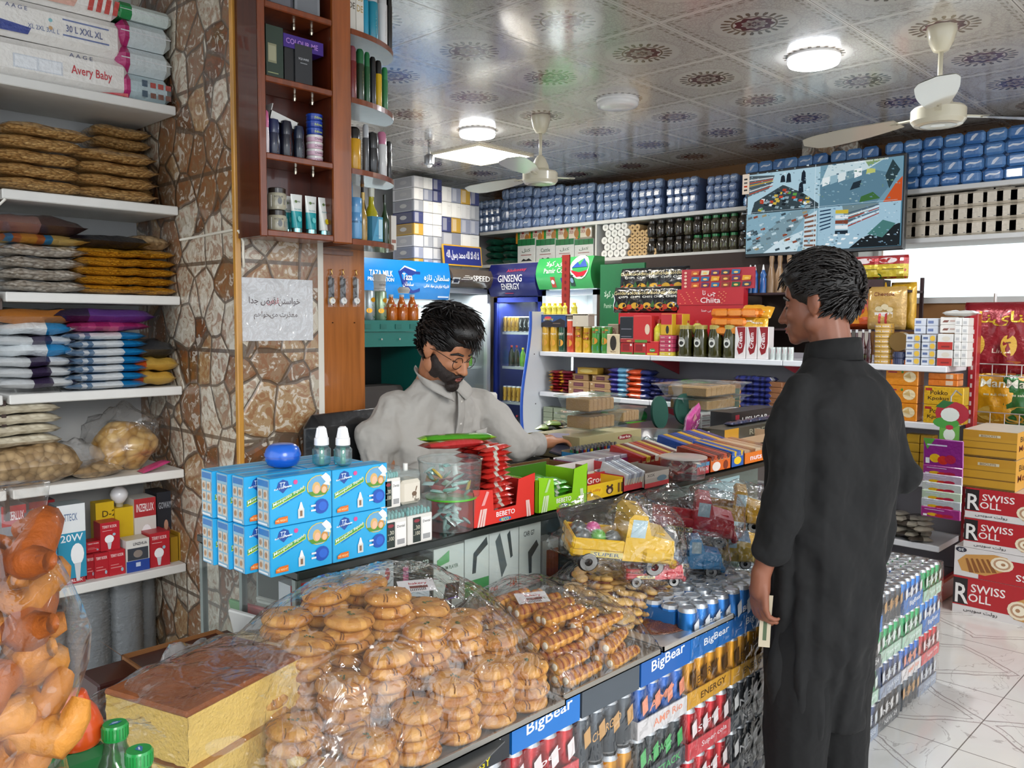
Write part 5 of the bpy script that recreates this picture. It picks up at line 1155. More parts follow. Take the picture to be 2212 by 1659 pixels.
vbox('spice_box',1341,1367,722,XI,z,.1,'b5282c',rd,'red and green box nearest the beige oval box',h=.085); vbox('spice_box',1369,1395,722,XI,z,.1,'b5282c',rd,'red and green box next to the logo box',h=.085)
vbox('spice_box',1396,1424,716,XI,z,.1,'c8282a',[('e',.5,.35,.24,.14,'3f8a3a'),('t','Knorr',.32,.3,.12,'f0f0e8',.36),('r',.1,.02,.9,.14,'d8b030')],'bright red box with green oval logo',h=.1)
vbox('spice_box',1339,1368,684,XI,z+.088,.09,'1c2028',[('r',.1,.2,.9,.24,'6a6a74'),('r',.1,.5,.9,.54,'6a6a74')],'black box on the red and green boxes'); vbox('spice_box',1340,1368,705,XI-.004,z+.087,.06,'a02a2c',[('e',.7,.4,.2,.2,'d8a060')],'small red packet on the red and green box',h=.03)
vbox('spice_box',1368,1407,682,XI,z+.088,.1,'c42e30',[('e',.8,.5,.14,.2,'e0c8b0'),('r',.1,0,.8,.1,'58883a')],'large red packet stacked behind the black box')
cj=lambda r,h:[(r*.85,0),(r,h*.06),(r,h*.62),(r*.4,h*.82),(r*.35,h*.85)]
vcan('juice_jug',1408,1428,690,XI+.01,z+.088,cj,'d8d040',[],'yellow jug between the red packet and the yellow pink boxes','jug',lid=lambda r,h:[(r*.45,h*.84),(r*.45,h),(0,h)],lidcol='b02a20',mat='jar')
for k in range(5):vbox('jelly_box',1424,1452,760,XI-.01,z+k*.029,.1,['d0b840','b83a5a','c04a68','b83a5a','c04a68'][k],[('t','RANI',.1,.3,.4,'e8d8c8',.3)]+[('e',.8,.5,.08,.3,'e8e0d0')],'%s flat jelly box in the pink stack beside the olive jars'%['lowest','second','third','fourth','topmost'][k],'box',grp='flat jelly boxes',h=.028)
vbox('jelly_box',1428,1452,678,XI,z+.146,.1,'d0a828',[('r',0,.5,1,1,'c03038'),('e',.6,.25,.15,.2,'2a2a2a')],'yellow and red box on the flat pink boxes'); vbox('jelly_box',1454,1474,678,XI+.05,z+.146,.1,'d8b030',[('r',0,.5,1,1,'c03038')],'second yellow and red box behind the olive jars')
for i,(a,c)in enumerate(((1474,1488),(1489,1512))):vcan('juice_jug',a,c,668,XI+.1,z+.15,cj,'d4d068',[],['smaller','larger'][i]+' pale yellow jug with red cap behind the olive jars','jug',lid=lambda r,h:[(r*.45,h*.84),(r*.45,h),(0,h)],lidcol='c02a24',mat='jar',h=.1)
o=MB().box(0,0,0,.09,.75,.143,'4a4038').obj('riser_box','matte'); put(tag(o,'dark carton supporting the goods behind the olive jars','carton'),(XI+.13,vy(1600,XI),z))
for i,(a,c)in enumerate(((1457,1488),(1491,1521),(1523,1553),(1555,1586))):
    vcan('olive_jar',a,c,702,XI-.01,z,lambda r,h:[(r*.85,0),(r*.96,h*.05),(r*.9,h*.3),(r*.96,h*.45),(r*.9,h*.7),(r*.75,h*.84),(r*.75,h*.88)],'3c3a18',[('e',.5,.45,.2,.17,'d8d8d0'),('e',.5,.42,.12,.07,'1c1c1a'),('t','oliva',.4,.55,.06,'3a3a3a',.2)],'%s jar of dark olives, counted from the flat pink boxes'%ORD[i],'olive jar','olive jars',lambda r,h:[(r*.8,h*.87),(r*.82,h*.98),(r*.7,h),(0,h)],'a89a50','jar')
for i in range(3):vbox('cream_carton',1588+i*24.5,1611+i*24.5,706,XI-.005,z,.08,'dcd6d4',[('p',[(.15,1),(1,1),(1,.5),(.8,.2),(.4,.12),(.2,.3),(.45,.6)],'8a1820'),('t','Cream',.62,.3,.22,'f0e8e8',3.4*.5,1)][:1]+[('t','Cream',.72,.32,.14,'f4ecec',.9*1.6,1)],'%s red and white cream carton beside the olive jars'%ORD[i],'carton',grp='cream cartons',top='e8e4e0')
for r in range(3):
    for c in range(2+(r==2)):
        o=MB().rbox(-.1,-.05,0,.1,.05,.058,.018,'e07a18').front(-.1,0,.1,.058,-.05,[('r',.3,.2,.9,.8,'ea8c28')]).obj('wafer_packet','foil'); put(tag(o,'%s orange wafer packet, %s layer over the olive jars'%(['first','second','third'][c],['lowest','middle','top'][r]),'wafer packet','orange wafer packets'),(XI+.06,vy(1552+c*(30 if r==2 else 34),XI,680),z+.153+r*.06),RV,scale=(.72,1,1))
def vb(w,h,d,col,ops,x,yb,X0,z0,lb,cat='chips bag',grp=None,seed=1,cf=None,lean=-.12,name='chips_bag',roll=0):
    o=vbag(name,w,h,d,col,ops,cf=cf,seed=seed,cat=cat); o.rotation_mode='XYZ'
    return put(tag(o,lb,cat,grp),(X0,vy(x,X0,yb),z0),None,rot=(lean,roll,RV))
for i,(px,hh,zz)in enumerate(((1617,.13,.155),(1638,.12,.15))):
    vb(.13,hh,.05,'d8a020',[('r',.2,.3,.8,.6,'e0b040'),('t','Majana',.2,.62,.14,'f0f0e8',.6)],px,700,XI+.05,z+zz,['lower yellow chips bag nearer the orange packets','lower yellow chips bag beside the customer face'][i],grp='small yellow chips bags',seed=i+2)
for i,px in enumerate((1620,1642)):vb(.15,.1,.05,'e0a028',[('p',[(0,0),(1,0),(.7,.4),(.2,.35)],'e8e4d8')],px,660,XI+.09,z+.275-i*.01,['upper yellow and white bag nearer the red sign','upper yellow and white bag beside the customer hair'][i],grp='small yellow chips bags',seed=i+7,lean=-.7)
for i in range(4):vcan('glass_tumbler',1662+i*13,1673+i*13,750,XI-.01,z,CYL,'c4ccc8',[('r',.2,.5,.8,.9,'c07a88')],'%s little glass tumbler beside the cream cartons'%ORD[i],'glass','little glass tumblers',mat='jar')
# dark stepped display boards behind
XB=5.5
z1=UX(1640,640,XB).z; z2=UX(1900,632,XB).z; z3=UX(1900,712,XB).z
def dark(y0,y1,zz,hh,lb):tag(MB().box(XB,y0,zz-hh,XB+.3,y1,zz,'3a2a28').obj('display_board','matte'),lb,'shelf board')
t=empty('display_stand',(0,0,0),0,'dark brown stepped stand behind the gondola holding chips bags','display stand')
yA,yB=vy(1960,XB,630),vy(1600,XB,630)
MB().box(XB,yA,z2,XB+.3,yB,z2+.015,'3a2628').box(XB,yA+.15,z2+.015,XB+.02,vy(1830,XB,620),z2+.085,'3a2628').obj('upper_board','matte',t)
MB().box(XB,yA,z3-.012,XB+.3,yB,z3,'3a2628').obj('lower_board','matte',t)
for y in(yA,yB-.02,(yA+yB)/2):MB().box(XB+.28,y,0,XB+.3,y+.02,z2+.1,'3a2628').obj('upright','matte',t)
MB().box(XB+.305,vy(1790,XB),.3,XB+.31,vy(1292,XB),2.09,'352722').obj('back_panel','matte',t)
yel=[('r',0,0,1,.62,'c8b030'),('r',0,.62,1,1,'a82a2a'),('e',.45,.78,.28,.12,'e8d8d8'),('t','Empraton',.28,.72,.09,'a02020',.36),('r',.3,.4,.9,.43,'6a5a18'),('e',.15,.12,.12,.12,'2a6a30')]
for i,(px,w)in enumerate(((1812,.2),(1872,.21),(1925,.21))):vb(w,.15,.07,'a82a2a',yel,px,605,XB+.06,z2+.086,'%s small red and yellow chips bag on the top step, from the customer'%ORD[i],grp='small red and yellow bags',seed=i+11,lean=0)
tag(MB().box(XB+.021,yA+.16,z2+.016,XB+.16,vy(1802,XB,620),z2+.083,'3c2c2a').obj('riser_box','matte'),'dark riser under the small red and yellow bags','box')
emp=[('t','امپراتور',.14,.7,.2,'f0dcd0',.68),('t','Empraton',.3,.58,.08,'d8b040',.4),('p',[(.2,.12),(.14,.42),(.3,.28),(.36,.5),(.46,.3),(.52,.56),(.6,.3),(.7,.5),(.74,.28),(.88,.42),(.82,.12)],'e0921c'),('r',.1,.0,.9,.1,'d05018')]
vb(.36,.3,.1,'a83020',emp,1853,695,XB+.07,z3+.001,'large gold edged red chips bag with a crown behind the customer',seed=21,cf=lambda u,v:C('d8a420')if u<.1 or u>.9 or v>.93 else C('b03a20')if v>.3 else C('c8501c'),lean=0)
pop=[('t','Cheetoz',.2,.78,.09,'7a3a20',.55),('p',[(.3,.08),(.25,.4),(.72,.4),(.68,.08)],'e8e0d8'),('r',.36,.08,.42,.4,'b02828'),('r',.52,.08,.58,.4,'b02828'),('e',.36,.48,.1,.06,'e8d8b0'),('e',.52,.52,.1,.07,'f0e0b8'),('e',.64,.46,.08,.06,'e8d8b0')]
vb(.24,.27,.09,'b8924e',pop,1915,695,XB+.0,z3+.001,'tan popcorn bag with a striped tub beside the crown bag',seed=22,lean=0)
vb(.16,.3,.08,'c89a1c',[('e',.3,.4,.3,.3,'a03020')],1950,695,XB+.12,z3+.001,'shiny gold bag behind the popcorn bag',seed=23,lean=0)
for i,px in enumerate((1617,1627,1645)):vcan('cleaner_bottle',px-6,px+7,592,XB+.03+i*.01,z2+.016,lambda r,h:[(r,0),(r,h*.5),(r*.8,h*.55),(r,h*.65),(r*.5,h*.78),(r*.4,h*.82)],'2a62a8',[('r',.1,.1,.9,.45,'d0505a')],'%s blue bottle with white nozzle beside the red sign'%ORD[i],'bottle','blue nozzle bottles',lambda r,h:[(r*.45,h*.81),(r*.15,h),(0,h)],'e8e8e8',h=.2)
for i,px in enumerate((1662,1680,1700,1722)):vcan('clay_bottle',px-9,px+9,592,XB+.08,z2+.016,lambda r,h:[(r,0),(r,h*.5),(r*.5,h*.7),(r*.45,h*.8),(r*.6,h*.9),(r*.5,h)],'9a7a58',[],'%s tan bottle above the customer, beyond the blue nozzle bottles'%ORD[i],'bottle','tan bottles',h=.26)
# red cardboard display and black chips bags
XC=5.42
t=empty('cardboard_display',(0,0,0),0,'red cardboard chips display with pictured header behind the orange packets','display')
def quad(p,X0=XC):return[UX(x,y,X0)for x,y in p]
a,c,d_,e_=quad([(1463,668),(1606,668),(1606,623),(1463,625)]); Wd=a.y-c.y; zb0,zb1,zb2=a.z,UX(1530,624,XC).z,UX(1530,580,XC).z; zlow=UX(1530,690,XC).z
X=Matrix.Translation((XC,(a.y+c.y)/2,0))@Matrix.Rotation(RV,4,'Z'); w2=Wd/2
b=MB(X).box(-w2,0,zlow-.15,w2,.06,zb0+.03,'b81c28').box(-w2,-.004,zb0+.03,w2,.06,zb1,'bc2430')
b.front(-w2,zb0+.03,w2,zb1,-.004,[('e',.05+(k*.37)%.3,.1+(k*.23)%.8,.012,.03,'e08a60')for k in range(16)]+[('e',.62+(k*.37)%.36,.1+(k*.23)%.8,.012,.03,'e08a60')for k in range(14)]+[('t','Chiita',.37,.12,.34,'f4e8e8',.3),('t','چی تا',.4,.5,.42,'f4e8e8',.2)])
b.front(-w2,zb0-.06,w2,zb0+.03,-.001,[('t','طعم بی همتا',.38,.35,.3,'f0e0e0',.24)]); b.obj('tray','card',t)
b=MB(X).box(-w2+.02,.02,zb1-.002,w2+.07,.03,zb2,'b02838'); R=random.Random(4)
ops=[('e',.06,.15+k*.17,.02,.06,'e8c0a8')for k in range(5)]
for k in range(17):x=.14+(k%6)*.14; y=.08+(k//6)*.3; cc=R.choice(['e0a020','2a6a9a','3a3a50','c85a28','5a3060','d8d0b0','8a3a28','1f5a3a']); ops+=[('p',[(x,y),(x+.11,y+.02),(x+.12,y+.22),(x+.01,y+.24)],cc),('e',x+.06,y+.1,.03,.05,'e8c060')]
b.front(-w2+.02,zb1,w2+.07,zb2,.018,ops); b.obj('header_card','card',t)
ch=[('t','Golden',.1,.68,.14,'d8c898',.75),('t','CHIPS',.35,.55,.08,'e8e8e0',.5),('e',.3,.2,.16,.1,'c8402a'),('e',.6,.25,.2,.12,'d8a838'),('e',.75,.12,.15,.08,'c03028'),('p',[(.15,.2),(.3,.45),(.4,.2)],'3a6a38')]
for r in range(2):
    for c in range(5):vb(.185,.2,.07,'17171a',ch,1360+c*26-r*14,640,XC+.02+.08*(1-r),UX(1400,632 if r==0 else 675,XC).z,'%s black chips bag of the %s row on the red tray'%(ORD[c],['upper','lower'][r]),grp='black chips bags',seed=c+r*5,lean=-.1)
q,r2=UX(1338,676,XC),UX(1462,690,XC); o=MB().box(XC-.01,r2.y,z+.15,XC+.22,q.y,q.z,'b81e2a').obj('display_tray','card'); tag(o,'red cardboard tray under the black chips bags','tray')
q=quad([(1297,572),(1392,600),(1392,760),(1297,785)],5.6)
o=MB().box(5.6,q[1].y,1.2,5.62,q[0].y,q[0].z,'1d6a40').obj('advert_board','card'); tag(o,'dark green cola board between the white fridge and the black chips bags','sign')
b=MB(Matrix.Translation((5.599,(q[0].y+q[1].y)/2,0))@Matrix.Rotation(RV,4,'Z')); w2=(q[0].y-q[1].y)/2
b.front(-w2,1.2,w2,q[0].z,0,[('t','پامیر کولا',.1,.66,.08,'c8dccc',.4),('t','Pamir Cola',.1,.57,.045,'a8ccb0',.36)]+[('e',.82,.62,.2,.2,'c8d0d8'),('p',[(.66,.6),(.8,.78),(.98,.6)],'2a4aa0'),('p',[(.64,.58),(.98,.56),(.9,.48),(.7,.5)],'b82830')]); b.obj('board_print','card',o)
# ---- second board
z=gz[1]
def layp(px,X0,z0,w,d,h,col,cf,lb,grp,seed=1,rz=0,mat='foil',cat='packet',name='snack_packet'):
    o=MB().pillow(w,d,h,col,cf,.4,seed,10,7,5).obj(name,mat,None,True); return put(tag(o,lb,cat,grp),(X0+d/2,vy(px,X0+.02,800),z0),RV+rz)
R=random.Random(12)
for k in range(14):layp(1200+(k%2)*22,XI+.01,z+(k//2)*.024,.12,.14,.03,'8a1c24',lambda u,v,k=k:C('c8922a')if u<.3 else C(['8a1c24','7a1a2c'][k%2]),'%s red candy packet with yellow tip in the %s heap column'%(ORD[k//2],['outer','inner'][k%2]),'red candy packets',k,R.uniform(-.5,.5))
bx=[('r',.25,.2,.75,.8,'6a3a44'),('r',.3,.45,.7,.55,'8a5a60'),('e',.1,.7,.05,.12,'d8c8b0')]
for r in range(3):
    for c in range(2):vbox('biscuit_box',1228+c*46+(5 if r==2 else 0),1272+c*46+(-2 if r==2 else 0),800,XI+(.05 if r==2 else 0),z+r*.052,.1,'a8865c',bx,'%s kraft biscuit box, %s column on the second gondola board'%(['bottom','middle','upper'][r],['outer','inner'][c]),'box',grp='kraft biscuit boxes',h=.051)
for k in range(7):vbox('biscuit_roll',1258+k*13,1270+k*13,790,XI+.16,z+.16,.1,'7a5434',[],'%s brown biscuit roll stacked behind the kraft boxes'%ORD[k],'biscuits',grp='brown biscuit rolls',h=.04)
vbox('biscuit_packet',1243,1290,790,XI+.04,z+.157,.08,'c09a38',[('e',.5,.5,.3,.3,'d8c070'),('r',0,0,.1,1,'3a3a6a')],'yellow biscuit packet lying on the kraft boxes','biscuits',h=.05)
for k in range(6):layp(1337,XI,z+k*.036,.19,.13,.04,'3a3478',lambda u,v:C('3f3a88')if u<.55 else C('6fa8c8')if u<.9 else C('c8d0e0'),'%s violet and light blue cookie packet of the stack by the orange ones'%(ORD[k]if k else 'lowest'),'violet cookie packets',30+k)
for k in range(5):layp(1381,XI,z+k*.042,.21,.13,.046,'c04a20',lambda u,v:C('d04e20')if u<.6 else C('26306a'),'%s orange twisted end packet beside the violet cookies'%(ORD[k]if k else 'lowest'),'orange twisted packets',50+k)
for k in range(15):layp(1418+(k%3)*24,XI+.01,z+(k//3)*.03,.14,.12,.036,'1e1f4c',lambda u,v:C('2a2c60')if(u*7)%1>.3 else C('15163a'),'%s navy chocolate packet, %s column before the green ones'%(ORD[k//3],ORD[k%3]),'navy chocolate packets',60+k,R.uniform(-.3,.3))
for k in range(10):layp(1478+(k%2)*26,XI+.01,z+(k//2)*.031,.14,.12,.036,'4aa020',lambda u,v:C('5ab42a')if(u*5)%1>.3 else C('2a6a1a'),'%s bright green wafer packet, %s column on the second board'%(ORD[k//2],['nearer','farther'][k%2]),'green wafer packets',80+k,R.uniform(-.3,.3))
for k in range(4):vbox('biscuit_packet',1552,1600,790,XI,z+k*.043,.1,'c8821c' if k<3 else '9a5a20',[('t','NICE',.2,.3,.5,'4a2a18',.4),('r',.7,0,1,1,'2f4a2a')]if k<3 else[],'%s orange biscuit packet above the clear cake boxes'%(ORD[k]if k else 'lowest'),'biscuits',grp='orange biscuit packets',h=.042)
for k in range(12):layp(1612+(k%2)*30,XI,z+(k//2)*.034,.17,.12,.04,'22265e',lambda u,v:C('2c3478')if(u*4+v)%1>.35 else C('c8c8d0')if u>.8 else C('181b45'),'%s dark blue cookie packet, %s column beside the orange biscuits'%(ORD[k//2],['nearer','farther'][k%2]),'dark blue cookie packets',90+k)
for k in range(5):vbox('biscuit_packet',1652,1690,800,XI+.02,z+k*.036,.1,'8a5a38',[('r',0,.1,1,.14,'6a4024')],'%s brown biscuit packet half hidden by the customer'%(ORD[k]if k else 'lowest'),'biscuits',grp='brown biscuit packets',h=.035)
# customer's far side, boards one and two
z=gz[0]
SB=lambda r,h:[(r*.9,0),(r,h*.04),(r,h*.5),(r*.45,h*.72),(r*.4,h*.92)]
for i in range(6):vcan('sauce_bottle',1800+i*14,1813+i*14,712,XI+.01,z,SB,'3c1014',[('r',.1,.1,.9,.22,'5a9a30'),('r',.1,.25,.9,.42,'d8d8d4'),('e',.5,.34,.18,.06,'3a2020')],'%s dark red sauce bottle, counted from the customer neck'%ORD[i],'bottle','dark red sauce bottles',lambda r,h:[(r*.42,h*.91),(r*.42,h),(0,h)],'b8b8b8','jar')
def tins(a,c,n,h,col,ops,lb,grp,X0=XI,zz=None,hgt=.03):
    for k in range(n):vcan('food_tin',a,c,760,X0,(z if zz is None else zz)+k*h,CYL,col,ops,'%s %s'%(ORD[k]if k else 'lowest',lb),'tin',grp,h=h*.97)
tins(1882,1922,8,.0295,'b8903c',[('r',0,.22,1,.8,'2a4a9a'),('t','toria tuna',.15,.35,.3,'e8e8f0',.7)],'blue banded gold tuna tin of the tall pile','blue banded tuna tins')
tins(1924,1954,2,.037,'2a3050',[('r',.1,.2,.9,.7,'8a90a8')],'navy tin beside the tall tuna pile','navy tins')
o=MB(Matrix.Rotation(PI/2,4,'X')).lathe([(.055,0,'a08050'),(.057,-.05)],'9a9ca0',20).obj('food_tin','steel',None,40); put(tag(o,'round tin turned on its side showing a picture of biscuits','tin'),(XI+.01,vy(1939,XI),z+.074+.058),RV)
wt=[('r',0,.0,.55,1,'c8ccd2'),('r',.08,.35,.45,.7,'5a6a90'),('e',.8,.5,.2,.4,'d8b040')]
for a,c,nm in((1956,1987,'nearer the navy tins'),(1990,2020,'nearer the red and white boxes')):
    for k in range(4):vbox('tuna_box',a,c,760,XI,z+k*.044,.08,'a8acb4',wt,'%s silver and yellow tin box, column %s'%(ORD[k]if k else 'lowest',nm),'tin box',grp='silver and yellow tin boxes',h=.043)
for k in range(4):vbox('tuna_box',1975+(k%2)*27,2000+(k%2)*27,700,XI+.04,z+.178+(k//2)*.045,.08,'c4c8d0',[('r',.1,.3,.6,.7,'6a78a0')],'%s whitish tin box on top, %s column'%(['lower','upper'][k//2],['nearer','farther'][k%2]),'tin box',grp='whitish tin boxes',h=.044)
rw=[('r',0,0,1,.5,'b03028'),('e',.55,.72,.28,.16,'d0c8b8'),('r',.25,.15,.8,.25,'7a2020')]
for k in range(2):vbox('sweet_box',2024,2058,760,XI,z+k*.09,.1,'d4d2ce',rw,'%s red and white box at the red post'%['lower','upper'][k],'box',grp='red and white boxes',h=.089)
for c in range(2):
    for k in range(6+(c==0)*0):vbox('tea_box',2060+c*15,2074+c*15,760,XI+.0+c*.01,z+k*.045,.1,'dcdad6',[('r',.2,.2,.8,.6,'b8b8b8')],'%s white narrow box, %s column at the red post'%(ORD[k]if k else 'lowest',['inner','outer'][c]),'box',grp='white narrow boxes',h=.044)
for k in range(2):vbox('tea_box',2031,2070,700,XI+.02,z+.185+k*.045,.1,'dcd8d2',[('p',[(.1,.3),(.4,.3),(.5,.6),(.2,.6)],'7a4a40'),('r',.55,.4,.9,.6,'b89a90')],'%s white box with small brown picture, topmost at the red post'%['lower','upper'][k],'box',grp='white boxes topmost',h=.044)
layp(2065,XI,z+.28,.16,.12,.03,'d8d6d0',None,'white sachet lying on the topmost white boxes',None,7,name='tea_sachet'); z=gz[1]
ob=[('e',.75,.5,.2,.32,'f0dcb0'),('p',[(.55,.5),(.75,.75),(.8,.4)],'d8b878'),('r',.06,.72,.35,.8,'a02848'),('e',.52,.78,.04,.08,'4a8a30')]
for k in range(3):vbox('wafer_box',1914,1984,800,XI,z+k*.102,.1,'e08a1c',ob,'%s orange wafer box pictured with cut wafers, beside the customer'%['lowest','middle','topmost'][k],'box','foil',grp='orange wafer boxes',h=.1)
vbox('wafer_box',1924,1988,800,XI+.02,z+.307,.1,'d8741c',[('r',.75,.1,.95,.9,'e0c0a0')],'orange wafer box lying flat on the pictured pile','box','foil',h=.045)
pk=[('t','Pokko',.16,.55,.26,'3a2410',.45),('t','Kpokus',.1,.2,.26,'3a2410',.55),('r',.03,.78,.2,.92,'b02828')]
for k in range(2):vbox('cracker_box',1998-k*0,2084,800,XI-.005,z+k*.105,.1,'d8a818',pk,'%s yellow cracker box near the hanging candy strip'%['lower','upper'][k],'box','foil',grp='yellow cracker boxes',h=.103)
for k in range(2):vbox('wafer_box',2006,2070,800,XI,z+.212+k*.036,.1,'d8741c',[('r',.6,.1,.85,.9,'d8bca0')],'%s flat orange wafer box on the yellow crackers'%['lower','upper'][k],'box','foil',grp='flat orange wafer boxes',h=.035)
z=gz[2]
for r in range(5):
    for c in range(2):vbox('soap_bar',1960+c*30,1988+c*30,900,XI,z+r*.052,.08,'b08818',[('r',.05,.08,.95,.12,'8a6810')],'%s mustard soap bar, %s column under the yellow crackers'%(ORD[r]if r else 'lowest',['nearer','farther'][c]),'soap',grp='mustard soap bars',h=.05)
for k in range(4):vbox('soap_box',1934,1957,900,XI+.01,z+k*.058,.08,['b8987a','9a2834','9a2834','a02c38'][k],[('r',.2,.3,.8,.5,'c8a0a0')],'%s red or tan soap box beside the customer sleeve'%(ORD[k]if k else 'lowest'),'box',grp='soap boxes by the sleeve',h=.056)
gg=[('e',.5,.5,.14,.3,'c8b898'),('r',.7,.15,.95,.85,'a8b0a0')]
for r in range(5):
    for c in range(2):vbox('biscuit_box',1173+c*22+(c>0)*0,(1193 if c==0 else 1238),900,XI,z+r*.042+(.0 if r<2 else .0),.1,'8f9880',gg if c else[],'%s grey green box, %s column on the third gondola board'%(ORD[r]if r else 'lowest',['outer narrow','wide'][c]),'box',grp='grey green boxes',h=.041)
for i,(a,c)in enumerate(((1184,1203),(1210,1231))):vbox('date_box',a,c,895,XI-.02,z,.018,'d8d0c0',[('e',.3,.5,.16,.4,'b08a58'),('e',.7,.5,.16,.4,'8a2c30')],'%s small white box with oval pictures before the grey green boxes'%ORD[i],'box',h=.085)
for i in range(4):o=MB(Matrix.Rotation(PI/2,4,'X')).lathe([(.036,0),(.037,-.2)],'1f8a3c',18).obj('green_can','gloss',None,40); put(tag(o,'%s green lidded tube lying on the third board, from the end panel'%ORD[i],'can','green lidded tubes'),(XI+.02,vy(1303+i*17,XI),z+.185),RV)
o=MB().box(XI+.03,vy(1370,XI),z,XI+.2,vy(1290,XI),z+.146,'2c3a2c').obj('carton','card'); tag(o,'dark green carton carrying the green lidded tubes','carton')
for k in range(6):layp(1372+(k%3)*16,XI,z+.1+(k//3)*.03,.15,.14,.035,'4a8a28',lambda u,v:C('5a9a30')if u<.6 else C('c8a030'),'%s green and yellow packet behind the cake boxes'%ORD[k],'green and yellow packets',120+k,R.uniform(-.4,.4))
z=gz[3]
for k in range(26):layp(1915+(k%4)*27,XI-.02+(k%3)*.05,z+(k//4)*.02,.13,.1,.028,'6a5a4c',lambda u,v:C('b8b0a0')if u>.55 else C('4a4038'),'%s brown and silver sachet of layer %s, lowest gondola board'%(ORD[k%4],ORD[k//4]),'brown and silver sachets',140+k,R.uniform(-.6,.6),name='coffee_sachet',cat='sachet')
# ---- beyond the gondola: cartons, wire rack with chips, candy strip
XR=4.91
def rcart(px0,px1,yt,z0,z1,d,col,ops,lb,top=None,lops=None,grp=None):
    a,c=UX(px0,yt,XR),UX(px1,yt,XR); w=a.y-c.y
    b=MB().box(0,0,0,w,d,z1-z0-.002,col,top=top); b.front(0,0,w,z1-z0-.002,0,ops)
    b.rside(0,0,d,z1-z0-.002,w,lops or[])
    o=b.obj('carton','card'); return put(tag(o,lb,'carton',grp),(XR,a.y,z0),RV)
def swiss(flip=0):
    o=[('r',.0,.22,.78,1,'b01c24'),('r',.0,.25,.13,.95,'221a1c'),('t','R',.02,.28,.52,'e8e4e0',.12),('t','SWISS',.16,.62,.22,'f0e8e4',.3),('t','OLL',.14,.36,.22,'f0e8e4',.2),('t','رولت سویس',.1,.06,.12,'2a2024',.3)]
    o+=[('p',[(.5,.3),(.55,.6),(.72,.86),(.93,.82),(.97,.5),(.9,.25),(.65,.1),(.54,.14)],'c8924e')]+[('p',[(.62+k*.05,.7+k*.03),(.66+k*.05,.72+k*.03),(.72+k*.045,.3+k*.02),(.7+k*.045,.28+k*.02)],'8a5428')for k in range(5)]+[('e',.58,.38,.1,.24,'e8d8bc'),('e',.58,.38,.075,.18,'b89070'),('e',.58,.38,.055,.13,'f0e4cc'),('e',.57,.38,.02,.05,'a87c58')]+[('e',.94,.1,.05,.09,'2a2a38'),('t','20',.915,.06,.09,'f0f0f0',.05)]
    if flip:
        f=[]
        for q in o:
            if q[0]=='r':f.append(('r',1-q[3],1-q[4],1-q[1],1-q[2],q[5]))
            elif q[0]=='p':f.append(('p',[(1-x,1-y)for x,y in q[1]],q[2]))
            elif q[0]=='e':f.append(('e',1-q[1],1-q[2],q[3],q[4],q[5]))
            else:f.append(('T',*q[1:]))
        return f
    return o
_ops0=MB.ops
def _ops(s,P0,U,V,ops,off=.0004):
    if any(q[0]=='T' for q in ops):
        P0,U,V=Vector(P0),Vector(U),Vector(V); _ops0(s,P0,U,V,[q for q in ops if q[0]!='T'],off)
        return _ops0(s,P0+U+V,-U,-V,[('r',0,0,.001,.001,'b01c24')]*9+[('t',*q[1:])for q in ops if q[0]=='T'],off)
    return _ops0(s,P0,U,V,ops,off)
MB.ops=_ops
zz=[0,.205,.365,.527,.69]
for k in range(4):rcart(2062 if k<2 else 2080,2322,1200,zz[k],zz[k+1],.3,'d8d2d0',swiss(k==1),['lowest','upside down second','third','topmost'][k]+' red and white swiss roll carton on the floor stack',grp='swiss roll cartons')
gold=[('r',0,.72,1,1,'b8851e'),('r',.3,.76,.7,.85,'c8bca0'),('r',0,.3,1,.34,'7a5414'),('r',0,.58,1,.6,'8a621a'),('r',0,0,1,.06,'6a4a14'),('t','BISCUITS',.34,.77,.07,'7a5a28',.3)]
gs=[('r',0,0,1,1,'d8a040'),('t','Melody',.1,.2,.3,'6a2a18',.8),('t','Biscuit',.15,.62,.2,'3a2a18',.6)]
for k,(a,c)in enumerate(((.69,.855),(.857,1.0))):rcart(2078,2195,1000,a,c+.0,.42,'bd8c22',gold,['lower','upper'][k]+' golden biscuit carton on the swiss roll cartons',top='dcd6cc',lops=gs,grp='golden biscuit cartons')
XK=5.62
t=empty('wire_rack',(0,0,0),0,'white wire rack holding red and green chips bags behind the golden cartons','rack')
yk0,yk1=.9,vy(2112,XK,800)
zr=[UX(2160,y,XK).z for y in(800,905)]
b=MB()
for z_ in zr:
    for dz in(0,-.07):b.tube([(XK,yk0,z_+.035+dz),(XK,yk1,z_+.035+dz)],.004,'e0d8d4',6)
    for i in range(9):y=yk0+(yk1-yk0)*i/8; b.tube([(XK,y,z_+.035),(XK,y,z_-.035),(XK+.3,y,z_-.05)],.003,'e0d8d4',5)
b.obj('basket','metal',t)
for y in(yk0,yk1):MB().tube([(XK+.3,y,0),(XK+.3,y,1.75)],.01,'e0d8d4').obj('post','metal',t)
lin=[('t','لینا',.3,.66,.2,'d8b020',.6),('e',.3,.4,.13,.15,'d8a838'),('e',.3,.46,.06,.03,'6a2a18'),('p',[(.1,.08),(.3,.2),(.9,.18),(.95,.02),(.2,0)],'c8682a'),('t','Linda',.55,.3,.06,'e8c8b8',.3)]
for i,px in enumerate((2138,2208,2285)):vb(.34,.45,.12,'8c1420',lin,px,800,XK+.09,zr[0]-.04,'%s large dark red chips bag in the upper wire basket'%ORD[i],grp='large dark red bags',seed=40+i)
mano=lambda c:[('t','Mana',.18,.66,.15,'e8e4d0',.66),('e',.5,.85,.12,.06,'d8a050'),('e',.5,.2,.36,.14,'d8b050'),('e',.35,.12,.2,.08,'c89a30'),('t','sea salt chips',.25,.5,.06,'e0e0c0',.5)]
